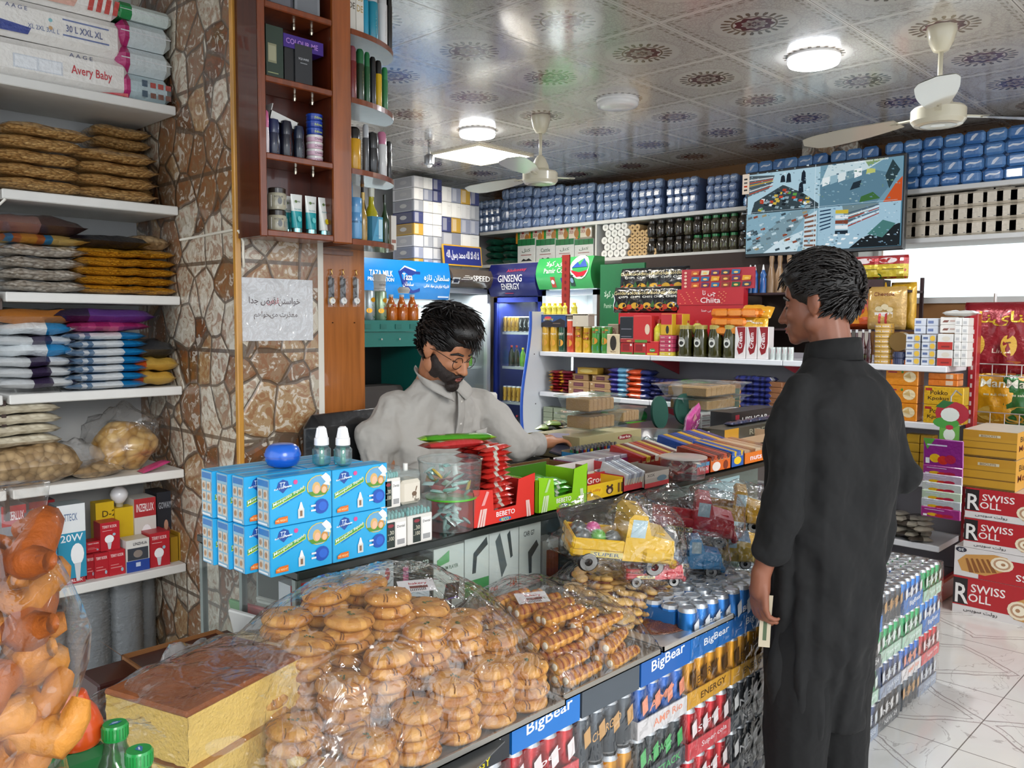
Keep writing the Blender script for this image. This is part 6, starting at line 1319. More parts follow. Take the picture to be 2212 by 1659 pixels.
vb(.26,.34,.09,'d89a14',mano(0),2150,900,XK+.07,zr[1]-.045,'yellow chips bag in the lower wire basket',seed=44)
vb(.28,.34,.09,'2a6a2e',mano(0),2210,900,XK+.07,zr[1]-.045,'green chips bag beside the yellow one in the lower wire basket',seed=45)
vb(.2,.3,.09,'1c4a24',[('e',.5,.3,.3,.2,'3a7a30')],2118,900,XK+.1,zr[1]-.045,'dark green chips bag at the red post end of the wire basket',seed=46)
vb(.34,.3,.1,'16381c',[('p',[(.5,.1),(.95,.3),(.9,.6),(.6,.5)],'b8c8a0')],2150,850,XK+.17,zr[1]+.15,'dark green bag lying behind the yellow and green bags',seed=47,lean=-.6)
q0,q1=UX(2008,940,4.86),UX(2084,1165,4.86)
t=empty('candy_strip',(4.86,(q0.y+q1.y)/2,0),RV,'hanging strip of purple and green candy cards at the gondola end','candy display'); w2=(q0.y-q1.y)/2; zt=UX(2045,865,4.86).z; zm=q0.z
R=random.Random(2)
for k in range(7):
    zz_=zm-.045*k-(.1 if k else 0); hh=.15 if k==0 else .055; cc=['8a2480','98307f','b8a8b8','c0c4c0','b8c8b0','b4b8bc','9a2a78'][k]
    b=MB(Matrix.Translation((0,-.006*k,0))@Matrix.Rotation(.1,4,'X')).rbox(-w2,0,zz_-hh,w2,.01,zz_,.004,cc)
    b.front(-w2,zz_-hh,w2,zz_,0,[('p',[(0,1),(.3,1),(.1,.6)],'5aa040')]*(k==0)+[('e',.3,.3,.14,.16,'e0b020'),('e',.5,.25,.14,.16,'c83020'),('e',.68,.3,.14,.16,'b02040'),('r',.1,.75,.6,.8,'d8d0e8'),('r',.06,.1,.16,.3,'e8e8e8')]); b.obj('candy_card','foil',t)
b=MB(Matrix.Translation((0,.0,0))); b.ops((-w2*.95,-.001,zt-.15),(w2*1.9,0,0),(0,0,.15),[('e',.55,.55,.45,.42,'b02838'),('e',.4,.2,.35,.2,'4a9a40'),('e',.5,.5,.25,.25,'e0e4dc'),('p',[(.1,.75),(.3,1),(.6,.95),(.35,.72)],'2a6a34')]); b.ops((-w2*.5,-.001,zt-.26),(w2*1.0,0,0),(0,0,.13),[('r',0,0,1,1,'6aa848'),('e',.5,.6,.3,.25,'e0e8dc'),('e',.5,.9,.2,.1,'c03048'),('e',.7,.1,.3,.15,'d07030')])
b2=MB(); b2.v=[v+Vector((0,.004,0))for v in b.v]; b2.f=[tuple(reversed(f))for f in b.f]; b2.c=b.c; b.add(b2.v,b2.f,b2.c); b.obj('header_card','card',t)
MB().tube([(0,.002,zt-.05),(0,.004,zt+.02),(0,.08,zt+.05),(0,.18,zt+.02)],.004,'b0b0b0').obj('hook','metal',t)
# ================================================================== glass counter
CZ,CY0,CX0=1.0,1.6,.985
t=empty('display_counter',(0,0,0),0,'long glass display counter with a black edged top','counter')
MB().rbox(CX0,CY0,CZ-.018,3.95,2.08,CZ,.002,'1c2422').obj('counter_top','gloss',t)
t2=empty('display_counter',(0,0,0),0,'black topped counter leg behind the glass counter, under the cake boxes','counter')
MB().rbox(2.55,2.083,CZ-.018,4.35,2.75,CZ,.002,'1c2422').obj('counter_top','gloss',t2); MB().box(2.56,2.3,.0,4.34,2.74,CZ-.019,'55504c').obj('counter_body','matte',t2)
MB().box(CX0+.002,CY0+.004,CZ+.0005,2.5,2.07,CZ+.0025,'9aa8a4').obj('glass_sheet','glass',t)
MB().box(CX0,CY0+.01,.02,CX0+.006,2.07,CZ-.02,'ffffff').obj('end_glass','glass',t)
MB().box(CX0,CY0+.005,.02,3.94,CY0+.011,CZ-.02,'ffffff').obj('front_glass','glass',t)
for x,y in((CX0+.001,CY0+.012),(CX0+.001,1.85),(CX0+.001,2.055),(CX0+.13,CY0+.012),(2.3,CY0+.012),(3.93,CY0+.012)):MB().box(x,y,0,x+.014,y+.014,CZ-.02,'8f9a98').obj('upright','metal',t)
for z in(.76,.46):MB().box(CX0+.01,CY0+.02,z-.006,3.93,2.06,z,'8fa8a0').obj('glass_shelf','glass',t)
MB().box(CX0,CY0+.02,0,3.94,2.07,.08,'2c2c2e').obj('base_plinth','matte',t)
MB().box(CX0+.16,2.06,.08,3.94,2.068,CZ-.02,'7d8a88').obj('back_panel','matte',t)
YI=CY0+.035; zi=.7605
def cbox(x0,x1,yt,col,ops,lb,d=.05,Y0=YI,z0=zi,rz=0,name='charger_box',grp='car accessory boxes',zt=None,cat='box'):return pbox(name,x0,x1,yt,Y0,z0,d,col,ops,lb,cat,grp=grp,rz=rz,zt=zt)
cbox(627,752,1250,'c4c6ca',[('r',0,0,.3,1,'b02a34'),('t','CAR',.36,.72,.2,'2c6a9a',.14),('e',.22,.25,.16,.3,'d8d8dc'),('e',.22,.25,.14,.26,'b8bac0'),('r',.17,.16,.27,.34,'2a2a30'),('p',[(.4,.3),(.42,.62),(.55,.5),(.7,.72),(.95,.8),(.97,.5),(.75,.3),(.6,.34)],'7c2024'),('p',[(.42,.33),(.44,.58),(.56,.48),(.7,.68),(.93,.76),(.95,.52),(.75,.33),(.6,.37)],'aab4be')],'red and white car charger box, first behind the counter glass')
cbox(757,850,1222,'ccccd0',[('p',[(.2,.15),(.3,.35),(.62,.75),(.8,.7),(.82,.5),(.5,.2)],'5c6f84'),('e',.74,.6,.1,.2,'2a343e'),('e',.85,.85,.06,.08,'c04040')],'white box picturing a grey torch behind the counter glass')
cbox(853,935,1202,'1f2622',[('t','CHARGER',.4,.82,.1,'b8c0b8',.5),('e',.3,.45,.18,.24,'e0e0e8'),('p',[(.3,.2),(.3,.65),(.6,.6),(.9,.5),(.9,.3),(.6,.28)],'d8dae4'),('r',.22,.4,.27,.58,'3a60b0'),('r',.32,.4,.37,.58,'3a60b0'),('r',.5,0,1,.18,'58a838'),('r',.2,.72,.34,.9,'c05080')],'black box picturing a white plug behind the counter glass')
cbox(937,1002,1180,'d2d4d0',[('t','CAR FM PLAYER',.15,.7,.05,'506a58',.65),('p',[(.3,.32),(.4,.52),(.85,.5),(.8,.28)],'24262c'),('r',.36,.3,.8,.315,'8060c0'),('r',.5,.02,.58,.3,'24262c'),('r',.1,.1,.22,.2,'c8c830'),('p',[(.1,.85),(.5,.95),(.5,.8),(.1,.76)],'6aa870')],'white player box behind the counter glass')
cbox(1004,1056,1150,'d4d6d4',[('r',0,0,1,.42,'4a9a58'),('p',[(.3,.5),(.35,.75),(.9,.92),(.95,.82),(.5,.7),(.45,.5)],'3c4448')],'white and green box behind the counter glass')
cbox(1057,1120,1140,'d6d6d6',[('p',[(.42,.35),(.2,.85),(.35,.95),(.6,.5)],'5c6468'),('p',[(.6,.9),(.7,.95),(.8,.6),(.72,.58)],'3c4448'),('t','CAR',.05,.18,.09,'c86040',.26),('t','3.6A',.7,.2,.12,'d06a3a',.26),('r',.05,.12,.9,.13,'d06a3a')],'white box with cable picture and orange letters behind the glass')
cbox(1122,1168,1128,'d4d4d2',[('t','CAR G7',.2,.82,.07,'303436',.5),('p',[(.45,.3),(.4,.6),(.8,.74),(.9,.66),(.58,.52),(.58,.3)],'3c4044'),('r',.2,.1,.8,.13,'888888')],'white box with black angled charger behind the glass')
cbox(1172,1206,1165,'b8b4b0',[('r',.25,0,1,.8,'9c4a2a')]+[('r',.34+k*.2,.02,.36+k*.2,.74,'6a2a14')for k in range(3)],'box with brown striped picture near the toy trucks')
for i,(x0,x1,yt,c)in enumerate(((1210,1260,1150,'3a4040'),(1265,1330,1140,'8a9a98'),(1335,1420,1130,'505c5c'))):cbox(x0,x1,yt,c,[('r',.1,.1,.8,.5,mulc(c,1.3))],'%s dim box behind the toy trucks in the counter'%ORD[i])
R=random.Random(31)
for i in range(9):x=CX0+.03+(i%3)*.035; o=MB().rbox(0,0,0,.012,.16,.1,.003,['c8c8c4','b83a40','d0ccc4','4a8a4a','d8d4cc'][i%5]).obj('sachet_box','card'); put(tag(o,'%s slim box leaning inside the glass counter end, %s shelf'%(ORD[i%5],['upper','lower'][i//5]),'box','slim boxes in the counter end'),(x+(i%5)*.012,1.72+R.random()*.1,zi if i<5 else .461),None,rot=(0,-.25,.2))
# right part: tilted papers, bags inside
o=MB().rbox(0,0,0,.36,.004,.2,.001,'a8c4d0').obj('white_card','card'); put(tag(o,'pale blue card standing inside the counter under the candy displays','card'),(UY(1488,1130,YI).x,YI,zi),0)
o=MB().rbox(0,0,0,.2,.003,.12,.001,'b8ccd4').obj('white_card','card'); put(tag(o,'folded white leaflet inside the counter beside the customer','card'),(UY(1600,1130,YI).x,YI+.02,zi+.0),0,rot=(0,.3,0))
for i in range(10):o=MB().pillow(.2,.12,.04,'4a5a50',None,.4,i+200).obj('dark_sachet','foil',None,True); put(tag(o,'%s dull green sachet lying in the counter by the customer'%ORD[i],'sachet','dull green sachets'),(2.55+(i%3)*.18,YI+.14,zi+(i//3)*.035))
# ================================================================== goods on the counter
z0=CZ+.003
# mosquito liquid cartons
def mos():
    w,d,h=W1_,.052,H1_
    b=MB().rbox(0,0,0,w,d,h,.0015,'1a9cd8')
    o=[('r',0,0,1,1,'28a8e0'),('p',[(.03,.38),(.56,.66),(.56,.76),(.03,.5)],'d8d840'),('p',[(.03,.4),(.55,.67),(.55,.75),(.03,.49)],'4a9a40'),('t','Mosquito liquid',.045,.405,.085,'f0f4e8',.49,0,.40),('t','LAVENDER FRAGRANCE',.14,.39,.03,'1c50a0',.36,0,.4),
         ('p',[(.1,.8),(.13,.92),(.2,.97),(.28,.92),(.3,.82),(.2,.68)],'1c4c9c'),('t','TZ',.15,.82,.09,'d8e8f8',.09),('p',[(.06,.76),(.34,.8),(.34,.83),(.06,.79)],'e0ecf8'),('t','AMERBZ',.07,.77,.03,'14367c',.26),('e',.4,.88,.035,.05,'d84a90'),
         ('e',.78,.72,.2,.24,'e8c838'),('e',.78,.72,.185,.225,'6aa8d0'),('p',[(.6,.62),(.95,.62),(.9,.52),(.66,.52)],'58902c'),('e',.74,.69,.07,.13,'d8b070'),('e',.75,.66,.045,.09,'e8b898'),('e',.87,.65,.06,.1,'c89048'),('e',.87,.63,.04,.07,'eabc98'),
         ('p',[(.82,.92),(.9,.99),(.97,.9),(.99,.8),(.93,.75),(.88,.82)],'eef0ee'),('p',[(.85,.75),(.97,.7),(.95,.85)],'e0e8e0'),('r',.43,.1,.53,.3,'d8d8d4'),('p',[(.44,.3),(.52,.3),(.49,.44),(.47,.44)],'f0f0f0'),('r',.46,.14,.5,.26,'8a6a50'),('e',.82,.28,.12,.16,'1c50b0'),('e',.84,.28,.07,.1,'2a66cc'),('r',.64,.2,.72,.24,'e0e4e8'),('r',.64,.3,.72,.34,'e0e4e8'),
         ('p',[(.06,.07),(.06,.14),(.12,.19),(.26,.2),(.26,.07)],'e0701c'),('t','+45 NIGHT',.07,.1,.05,'f0d8a0',.18)]
    b.front(.001,.001,w-.001,h-.001,0,o)
    s=[('r',0,0,1,1,'8fb8cc'),('r',.05,.84,.95,.97,'3a78b8')]+[('r',.08+(k%2)*.47,.1+(k//2)*.24,.46+(k%2)*.47,.3+(k//2)*.24,'cfc4b4')for k in range(6)]+[('e',.25+(k%2)*.46,.2+(k//2)*.24,.1,.06,'b0845c')for k in range(6)]+[('r',.1,.03,.9,.07,'e8ecee')]
    b.lside(.002,.002,d-.002,h-.002,0,s); b.topf(.003,.003,w-.003,d-.003,h,[('r',0,0,1,1,'6ab8dc'),('r',.05,.2,.95,.75,'2a98d0')])
    return tag(b.obj('mosquito_carton','card'),'x x x x','carton')
a,c,e=UY(582,1240,CY0),UY(715,1210,CY0),UY(581,1142,CY0); W1_=c.x-a.x; H1_=.106; MO=Proto(mos)
for k in range(4):
    for c in range(2):
        for r in range(2):
            MO((a.x+.003+c*(W1_+.002)-(k>0)*(.018+k*.008),CY0+k*.056+(k>0)*.004,z0+r*(H1_+.001)),[0,.0,.02,-.01][k]*0,'%s sky blue insect liquid carton, %s column, row %s from the front glass'%(['lower','upper'][r],['outer','inner'][c],ORD[k]),'sky blue insect liquid cartons')
ztop=z0+2*H1_+.003
p=UZ(611,1008,ztop); t=empty('lidded_bowl',(p.x,p.y,ztop),0,'shiny blue plastic lidded bowl on the sky blue cartons','bowl')
MB().lathe([(.02,0),(.034,.006),(.04,.02),(.039,.026)],'1454b8',28).obj('bowl_base','gloss',t,60); MB().lathe([(.041,.026),(.041,.03),(.037,.042),(.03,.05),(.022,.053),(0,.0535)],'1c60c8',28).obj('lid','gloss',t,50)
def refill():
    t=empty('refill_bottle',cat='refill bottle'); MB().rbox(-.018,-.018,0,.018,.018,.045,.007,'ffffff').lathe([(.017,.044),(.012,.05)],'ffffff',16).obj('liquid_body','blueliquid',t,50)
    MB().cyl((0,0,.004),(0,0,.05),.006,'c8b090',10).obj('wick','matte',t)
    b=MB().lathe([(.017,.048),(.0165,.064),(.0135,.066),(.0095,.088),(.006,.091),(0,.091)],'e8e8ea',20)
    for k in range(8):q=2*PI*k/8; b.tube([(.0135*math.cos(q),.0135*math.sin(q),.066),(.0095*math.cos(q),.0095*math.sin(q),.087)],.0014,'f2f2f4',5)
    b.obj('cap','gloss',t,50); return t
RF=Proto(refill)
for i,px in enumerate((695,741)):q=UZ(px,1005,ztop); RF((q.x,q.y,ztop),0,['blue liquid refill bottle next to the blue bowl','blue liquid refill bottle farther from the blue bowl'][i],'refill bottles')
# toothpick / cotton boxes and dispensers
def tbox(x0,x1,zz,lb):
    a,c=UY(x0,1150,CY0),UY(x1,1150,CY0); w=c.x-a.x; h=.1; t=empty('cotton_bud_box',(a.x,CY0,zz),0,lb,'box','clear lidded bud boxes')
    b=MB().rbox(0,0,0,w,.05,h*.72,.002,'dcd9d2'); b.front(0,0,w,h*.72,0,[('r',.2,.06,.52,.92,'1c2a24'),('e',.36,.8,.12,.06,'8a2a34'),('t','..30',.24,.5,.14,'c8c4b0',.24),('t','..100',.22,.3,.14,'c8c4b0',.26),('r',.56,.1,.95,.88,'eceae6'),('r',.6,.12,.9,.3,'9a9a9a'),('t','Dental',.6,.7,.09,'505050',.3)]); b.obj('box_body','card',t)
    MB().rbox(0,0,h*.72,w,.05,h,.002,'ffffff').obj('clear_lid','clearplastic',t); b=MB()
    for i in range(14):b.ell((.006+(i%7)*(w-.012)/6,.01+(i//7)*.025,h*.78),(.004,.006,.008),'7fb8b4',6,4)
    b.obj('bud_tips','matte',t)
tbox(824,879,z0,'bud box in the lower row next to the sky blue cartons'); tbox(881,934,z0,'bud box in the lower row next to the clear tubs'); tbox(824,866,z0+.101,'bud box standing on the lower bud boxes')
q0,q1=UY(869,1100,CY0+.002),UY(914,1100,CY0); t=empty('soap_dispenser',((q0.x+q1.x)/2,CY0+.03,z0+.101),0,'cream dispenser with grey top and a small deer picture','dispenser'); r=(q1.x-q0.x)/2
b=MB().rbox(-r,-.027,0,r,.027,.06,.008,'d8d0c0'); b.front(-r,0,r,.06,-.027,[('e',.6,.42,.12,.1,'6a5038'),('p',[(.68,.5),(.75,.72),(.7,.72),(.64,.54)],'6a5038'),('r',.52,.25,.55,.4,'6a5038'),('r',.66,.25,.69,.4,'6a5038'),('t','fer',.6,.1,.14,'504030',.25)]); b.obj('body','gloss',t)
MB().rbox(-r,-.027,.0605,r,.027,.082,.007,'8a8070').obj('top','clearplastic',t); MB().cyl((0,0,.08),(0,0,.098),.006,'e8e6e0',10).obj('button','gloss',t)
# clear tubs with sachets
def tub(x0,x1,zz,h,lb,lid,mint,taper=.9,opened=False,y=1.66,rim='b8c4c0'):
    a,c=UY(x0,1050,y),UY(x1,1050,y); r=(c.x-a.x)/2; t=empty('clear_tub',((a.x+c.x)/2,y,zz),0,lb,'tub')
    MB().lathe([(0,.001),(r*taper,.001),(r*.97,h*.9),(r*.97,h*.97)],'ffffff',32,cap=False).obj('tub_wall','clearplastic',t,50)
    MB().lathe([(r*.965,h*.93),(r*1.0,h*.95),(r*1.0,h),(r*.95,h)]+([]if opened else[(r*.9,h*1.01),(0,h*1.01)]),lid,32,cap=False).obj('rim' if opened else 'lid','clearplastic' if opened else 'gloss',t,50)
    R=random.Random(int(x0))
    for i in range(22):
        an,rr_=R.random()*6.28,(r*taper-.02)*math.sqrt(R.random()); b=MB().pillow(.036,.014,.008,mint[i%len(mint)],None,.3,i,6,4)
        o=b.obj('sachet','foil',t,True); o.location=(rr_*math.cos(an),rr_*math.sin(an),.004+(i/22)*h*.72); o.rotation_euler=(R.uniform(-.8,.8),R.uniform(-.8,.8),R.random()*6)
    return t
mint=['9cc8c0','b8dcd4','c8e0dc','7fb8b0','e0e8e4']
tub(932,1016,z0,.088,'lower clear tub of mint sachets with bright green lid','5ab830',mint); tub(918,1024,z0+.0895,.1,'upper open clear tub of mint sachets','a8b8b4',mint+['d8b020'],opened=True)
# bebeto displays
def disp(x0,x1,yt,h0,col,dark_,pc,lb,n,seed,Y=CY0+.005):
    a,c=UY(x0,1100,Y),UY(x1,1100,Y); w=c.x-a.x; h=.098; d=.17; t=empty('candy_display_box',(a.x,Y,z0),0,lb,'display box')
    b=MB(); b.box(0,0,0,w,d,.003,dark_).box(0,d-.003,0,w,d,h*1.1,dark_).box(0,0,0,.003,d,h,col).box(w-.003,0,0,w,d,h,col)
    P=[(0,0),(1,0),(1,1.25),(.72,1.15),(.68,.42),(.32,.4),(.3,.98),(0,1.08)]
    b.add([(x*w,0,y*h)for x,y in P],[(0,1,4,5),(5,6,7,0),(1,2,3,4)],col); b.add([(x*w,.002,y*h)for x,y in P],[(5,4,1,0),(0,7,6,5),(4,3,2,1)],dark_)
    b.front(0,0,w,h,0,[('t','BEBETO',.36,.2,.14,'f4eeee',.3),('e',.5,.1,.1,.06,'2a78b8'),('t','RICO',.44,.05,.09,'e8e020',.12)]+[('p',[(x,.02),(x+.03,.02),(x+.05+dx,.5),(x+.02+dx,.5)],mixc(col,'f0f0e8',.6))for x,dx in((.06,.03),(.1,.03),(.14,.02),(.86,-.04),(.9,-.05))]+[('p',[(.12,.6),(.2,.98),(.24,.95),(.17,.6)],mixc(col,'ffffff',.3))]); b.obj('box_body','card',t)
    R=random.Random(seed)
    for i in range(n):
        lay=i//4; o=MB().pillow(.1,.034,.016,pc,lambda u,v:C('d8dcd0')if .35<u<.45 else C(pc),.25,i+seed,8,4).obj('candy_packet','foil',None,True)
        put(tag(o,'%s %s candy packet, layer %s of its display box'%(ORD[i%4],['red','green'][seed%2],ORD[lay]),'candy packet',['red candy packets','green candy packets'][seed%2]),(a.x+w/2+R.uniform(-.012,.012),Y+.03+(i%4)*.034,z0+.006+lay*.0145),None,rot=(R.uniform(-.12,.12),R.uniform(-.08,.08),R.uniform(-.2,.2)))
    return a.x,w
disp(1022,1155,1050,0,'d8342c','8a1c1c','d0342c','red candy display box on the counter edge',56,6)
disp(1162,1268,1020,0,'8ccc18','3a6a14','4aa028','bright green candy display box on the counter edge',20,7)
for i,(px,py,col,nm,rz,L_)in enumerate(((1010,972,'c03030','red foil candy bag',-.2,.2),(1062,965,'4a9a1c','long green candy bag',-.45,.22))):
    p=UZ(px,py,z0+.205+.012*i); o=MB().pillow(L_,.05,.022,col,lambda u,v:C('8cc828' if i else '8a1c1c')if u>.92 or u<.06 else C('d8c0b0')if .25<u<.35 and v>.3 else C(col),.2,i+9).obj('candy_bag','foil',None,True)
    put(tag(o,nm+' lying on top of the red candy packets','candy bag'),(p.x,1.71+.02*i,p.z),rz)
# generic open display trays given by their photograph corners on the counter
def tray(px0,px1,y,h,d,col,lb,ops=None,inner='d8d0c0',zb=z0,Y=None,fill=None,name='display_box'):
    a=UZ(px0,y,zb)if Y is None else UY(px0,y,Y); Yq=a.y if Y is None else Y; c=UY(px1,y,Yq); w=c.x-a.x
    t=empty(name,(a.x,Yq,zb),0,lb,'display box'); b=MB()
    b.box(0,0,0,w,d,.003,inner).box(0,0,0,w,.002,h,col).box(0,d-.002,0,w,d,h*1.2,inner).box(0,0,0,.002,d,h*1.1,col).box(w-.002,0,0,w,d,h*1.1,col)
    if ops:b.front(0,0,w,h,0,ops)
    b.obj('box_body','card',t)
    if fill:
        n,cols,ang,nm=fill
        for i in range(n):
            o=MB().rbox(0,0,0,max(.006,(w-.01)/n*.9),d*.9,h*1.15,.002,cols[i%len(cols)]).front(0,0,(w-.01)/n*.9,h*1.15,0,[('r',.1,.3,.9,.7,mixc(cols[i%len(cols)],'e8d8a0',.5))]).obj(nm,'foil')
            put(tag(o,'%s %s in the %s'%(ORD[i],nm.replace('_',' '),lb.split(' with ')[0]),'sweets',nm.replace('_',' ')+' in the '+lb.split(' with ')[0]),(a.x+.005+i*(w-.01)/n,Yq+.006,zb+.004),None,rot=(ang,0,0))
    return a.x,Yq,w
tray(1267,1345,1088,.05,.12,'e0b818','yellow display box with a small brown animal picture',[('e',.25,.5,.18,.32,'e8c020'),('t','Lolliy',.1,.5,.2,'c04020',.28),('e',.62,.45,.1,.25,'3a2418'),('e',.62,.4,.05,.14,'d8b890'),('e',.56,.72,.03,.08,'3a2418'),('e',.68,.72,.03,.08,'3a2418'),('r',.85,.2,.9,.8,'6a4818'),('r',.94,.2,.98,.8,'6a4818')],Y=CY0+.01)
tray(1135,1262,1040,.06,.16,'6a4a28','brown carton open behind the green display box',None,'5a4020',Y=1.80)
tray(1252,1352,1050,.06,.14,'b82830','red display box printed with a biscuit',[('t','Groopy',.15,.35,.45,'f0e8e8',.5),('e',.82,.3,.12,.35,'c8823a'),('r',.7,0,.72,1,'9aa0a8')],'e0d8d4',Y=1.70)
tray(1260,1420,1000,.05,.14,'7c2050','plum coloured display box full of flat sweets',[('e',.12,.5,.05,.3,'d8b020')],'e0dcd8',Y=1.86,fill=(10,['c8c8d0','a8a0b0'],0,'flat_sweet'))
tray(1346,1390,1075,.05,.12,'c03038','small red edged box of thin cards',None,'d8d4d0',Y=CY0+.02,fill=(7,['c8ccd0','a0a8b4','8a8c98'],.3,'thin_sachet'))
tray(1392,1444,1068,.05,.13,'a8a094','grey printed box beside the small round tub',[('r',0,.6,1,1,'b8b0a4'),('t','XOX',.1,.7,.2,'303030',.3),('r',.0,0,1,.3,'c02830'),('e',.7,.5,.2,.2,'5a7a88')],'8a8070',Y=CY0+.01)
tub(1446,1502,z0,.075,'small round tub with red and yellow label','c8c0b8',['c04030','d8a8a0','e0c8b8'],.92,False,1.64)
q=UY(1474,1040,1.64); r=.045; g=MB().wrap(.066,.012,.055,225,300,[('r',0,0,1,1,'b83a34'),('p',[(0,0),(1,0),(1,.3),(0,.1)],'5a9a30'),('t','Soyyfood',.15,.62,.2,'e8d8c8',.7),('e',.6,.35,.14,.2,'d8c8b0')])
tray(1505,1532,1020,.045,.1,'c02838','small red display box beside the round tub',[('t','Vienl',.2,.3,.4,'f0e0e0',.7),('r',0,.7,1,1,'4a90b8')],Y=CY0+.012,fill=(3,['a02028'],.1,'chocolate_bar'))
tray(1534,1578,1010,.05,.17,'d8641c','orange display box with chocolate eggs picture',[('e',.3,.4,.2,.35,'f0e8e0'),('e',.75,.4,.12,.35,'7a3018')],Y=CY0+.012,fill=(6,['7a2c1c','c04a28','5a2014'],.15,'chocolate_stick'))
tray(1580,1606,1005,.05,.2,'1c58a8','blue display box of yellow and blue bars',[('e',.5,.5,.3,.3,'e8c020')],Y=CY0+.012,fill=(5,['2860b8','e0b820','2450a0'],.15,'wafer_bar'))
tray(1608,1668,1002,.045,.2,'d8701c','orange display box nearest the customer',[('t','nuts',.2,.3,.4,'e8e0f0',.4),('e',.8,.5,.12,.3,'8a4a20')],'c8b8a0',Y=CY0+.012,fill=(5,['b89878','8a5a38','c8b090'],.1,'nut_bar'))
tray(1385,1470,985,.045,.17,'9a3028','long red box heaped with assorted bars',None,'d8d0c4',Y=1.80,fill=(9,['b02820','d8b030','7a2018','e0d8c8','c85a20'],.2,'assorted_bar'))
tray(1480,1570,960,.045,.16,'3858a0','blue edged box of striped bars',None,'d8d0c4',Y=1.86,fill=(9,['2c50a0','d8a828','1c3c80'],.2,'striped_bar'))
tray(1575,1680,965,.04,.2,'b89878','pale open box behind the orange display box',None,'d4ccc4',Y=1.86)
def solid(name,x0,x1,yt,yb,Y,d,col,ops,lb,cat='box',zb=None,mat='card',top=None):
    zb=UY(x0,yb,Y).z if zb is None else zb; return pbox(name,x0,x1,yt,Y,zb,d,col,ops,lb,cat,mat,top=top)
solid('carton',1252,1385,936,1,2.12,.24,'a89c70',[('e',.72,.75,.12,.12,'8a2028'),('t','Barka',.63,.7,.12,'e8e0d8',.18)],'large olive beige carton carrying clear cake boxes','carton',z0,top='c4b88c')
t=tray(1256,1345,995,.05,.1,'1c6a98','blue tray packed with lighters',None,'8a7a60',Y=2.0)
for i in range(24):
    b=MB().rbox(-.0045,-.0045,0,.0045,.0045,.055,.002,['1a5a30','1c1c24','8a1c24','2a4a90','c8b020','3a1c3a'][(i*7)%6]); o=b.obj('lighter','gloss',None); MB().box(-.004,-.004,.055,.004,.004,.066,'b8bcc0').obj('metal_hood','steel',o)
    put(tag(o,'%s pocket lighter of row %s in the blue tray'%(ORD[i%12],ORD[i//12]),'lighter','pocket lighters'),(t[0]+.012+(i%12)*(t[2]-.024)/11,2.03+(i//12)*.03,z0+.01))
def cake(px0,px1,yb,Y,zb,lb,h=.075):
    a,c=UY(px0,yb,Y),UY(px1,yb,Y); w=(c.x-a.x)/2; t=empty('cake_box',((a.x+c.x)/2,Y+w*.6,zb),.05,lb,'cake box','clear cake boxes')
    b=MB(); ring=lambda k,z:[Vector((x*k,y*k,z))for x,y in((-w,-w*.7),(w,-w*.7),(w,w*.7),(-w,w*.7))]
    b.rings([ring(.78,.002),ring(.95,h*.9),ring(1.06,h*.9),ring(1.06,h)],'ffffff').obj('clear_box','clearplastic',t)
    for i in range(6):MB().rbox(-w*.72+i*w*.24,-w*.5,.006,-w*.5+i*w*.24,w*.5,h*.78,.004,'b88a58').obj('cake_slice','cake',t)
zc=UY(1255,936,2.12).z
cake(1266,1345,930,2.13,zc,'lower clear cake box on the beige carton',.07); cake(1264,1344,905,2.13,zc+.072,'upper clear cake box on the beige carton',.07); cake(1342,1392,925,2.2,zc,'clear cake box to the side on the beige carton',.065)
o=tub(1368,1466,z0,.07,'wide empty bluish tub in the middle of the counter leg','a8c4cc',['e8ecf0'],.85,True,2.1)
for i,(px,rz)in enumerate(((1422,.1),(1478,-.2))):
    q=UY(px,920,2.5); o=MB(Matrix.Rotation(PI/2-.1,4,'X')).lathe([(.085,0),(.085,.012)],'16463a',28).obj('round_mat','matte',None,40); put(tag(o,['dark green round mat standing behind the bluish tub','dark green round mat behind the pink candy bag'][i],'mat'),(q.x,2.5,z0+.085),rz)
solid('carton',1350,1470,930,1,2.52,.15,'3a3028',[],'low dark box behind the round mats','box',z0)if 0 else None
o=vbag('candy_bag',.17,.13,.04,'c04a90',[('t','BEBETO',.2,.3,.2,'f0e0ea',.6),('p',[(.1,.6),(.4,.95),(.5,.7)],'d898a0')],seed=61,cat='candy bag'); q=UY(1492,938,2.2); put(tag(o,'pink candy bag propped between the round mats'),(q.x,2.2,z0+.02),None,rot=(.2,-.35,.2))
for i in range(6):solid('small_box',1514+(i%2)*32,1544+(i%2)*32,0,0,2.35,.06,'c8c4c0',[('r',.7,0,1,1,'a83040'),('t','Nitwiq',.1,.3,.35,'7a3040',.5)],'%s small white and red box under the tall cake boxes, %s column'%(ORD[i//2],['nearer','farther'][i%2]),'box',0)if 0 else None
def bx_(x0,x1,Y,zb,h,d,col,ops,lb,name='box',grp=None,cat='box'):return pbox(name,x0,x1,900,Y,zb,d,col,ops,lb,cat,grp=grp,zt=zb+h)
for i in range(6):bx_(1514+(i%2)*33,1545+(i%2)*33,2.35,z0+(i//2)*.026,.025,.06,'c8c4c0',[('r',.7,0,1,1,'a83040'),('t','Nitwiq',.1,.3,.35,'7a3040',.5)],'%s small white and red box under the tall cake boxes, %s column'%(ORD[i//2],['nearer','farther'][i%2]),'chewing_gum_box','small white and red boxes')
zq=z0+.079
cake(1518,1610,893,2.36,zq,'lower clear cake box near the customer',.07); cake(1516,1612,865,2.36,zq+.072,'upper clear cake box near the customer',.07)
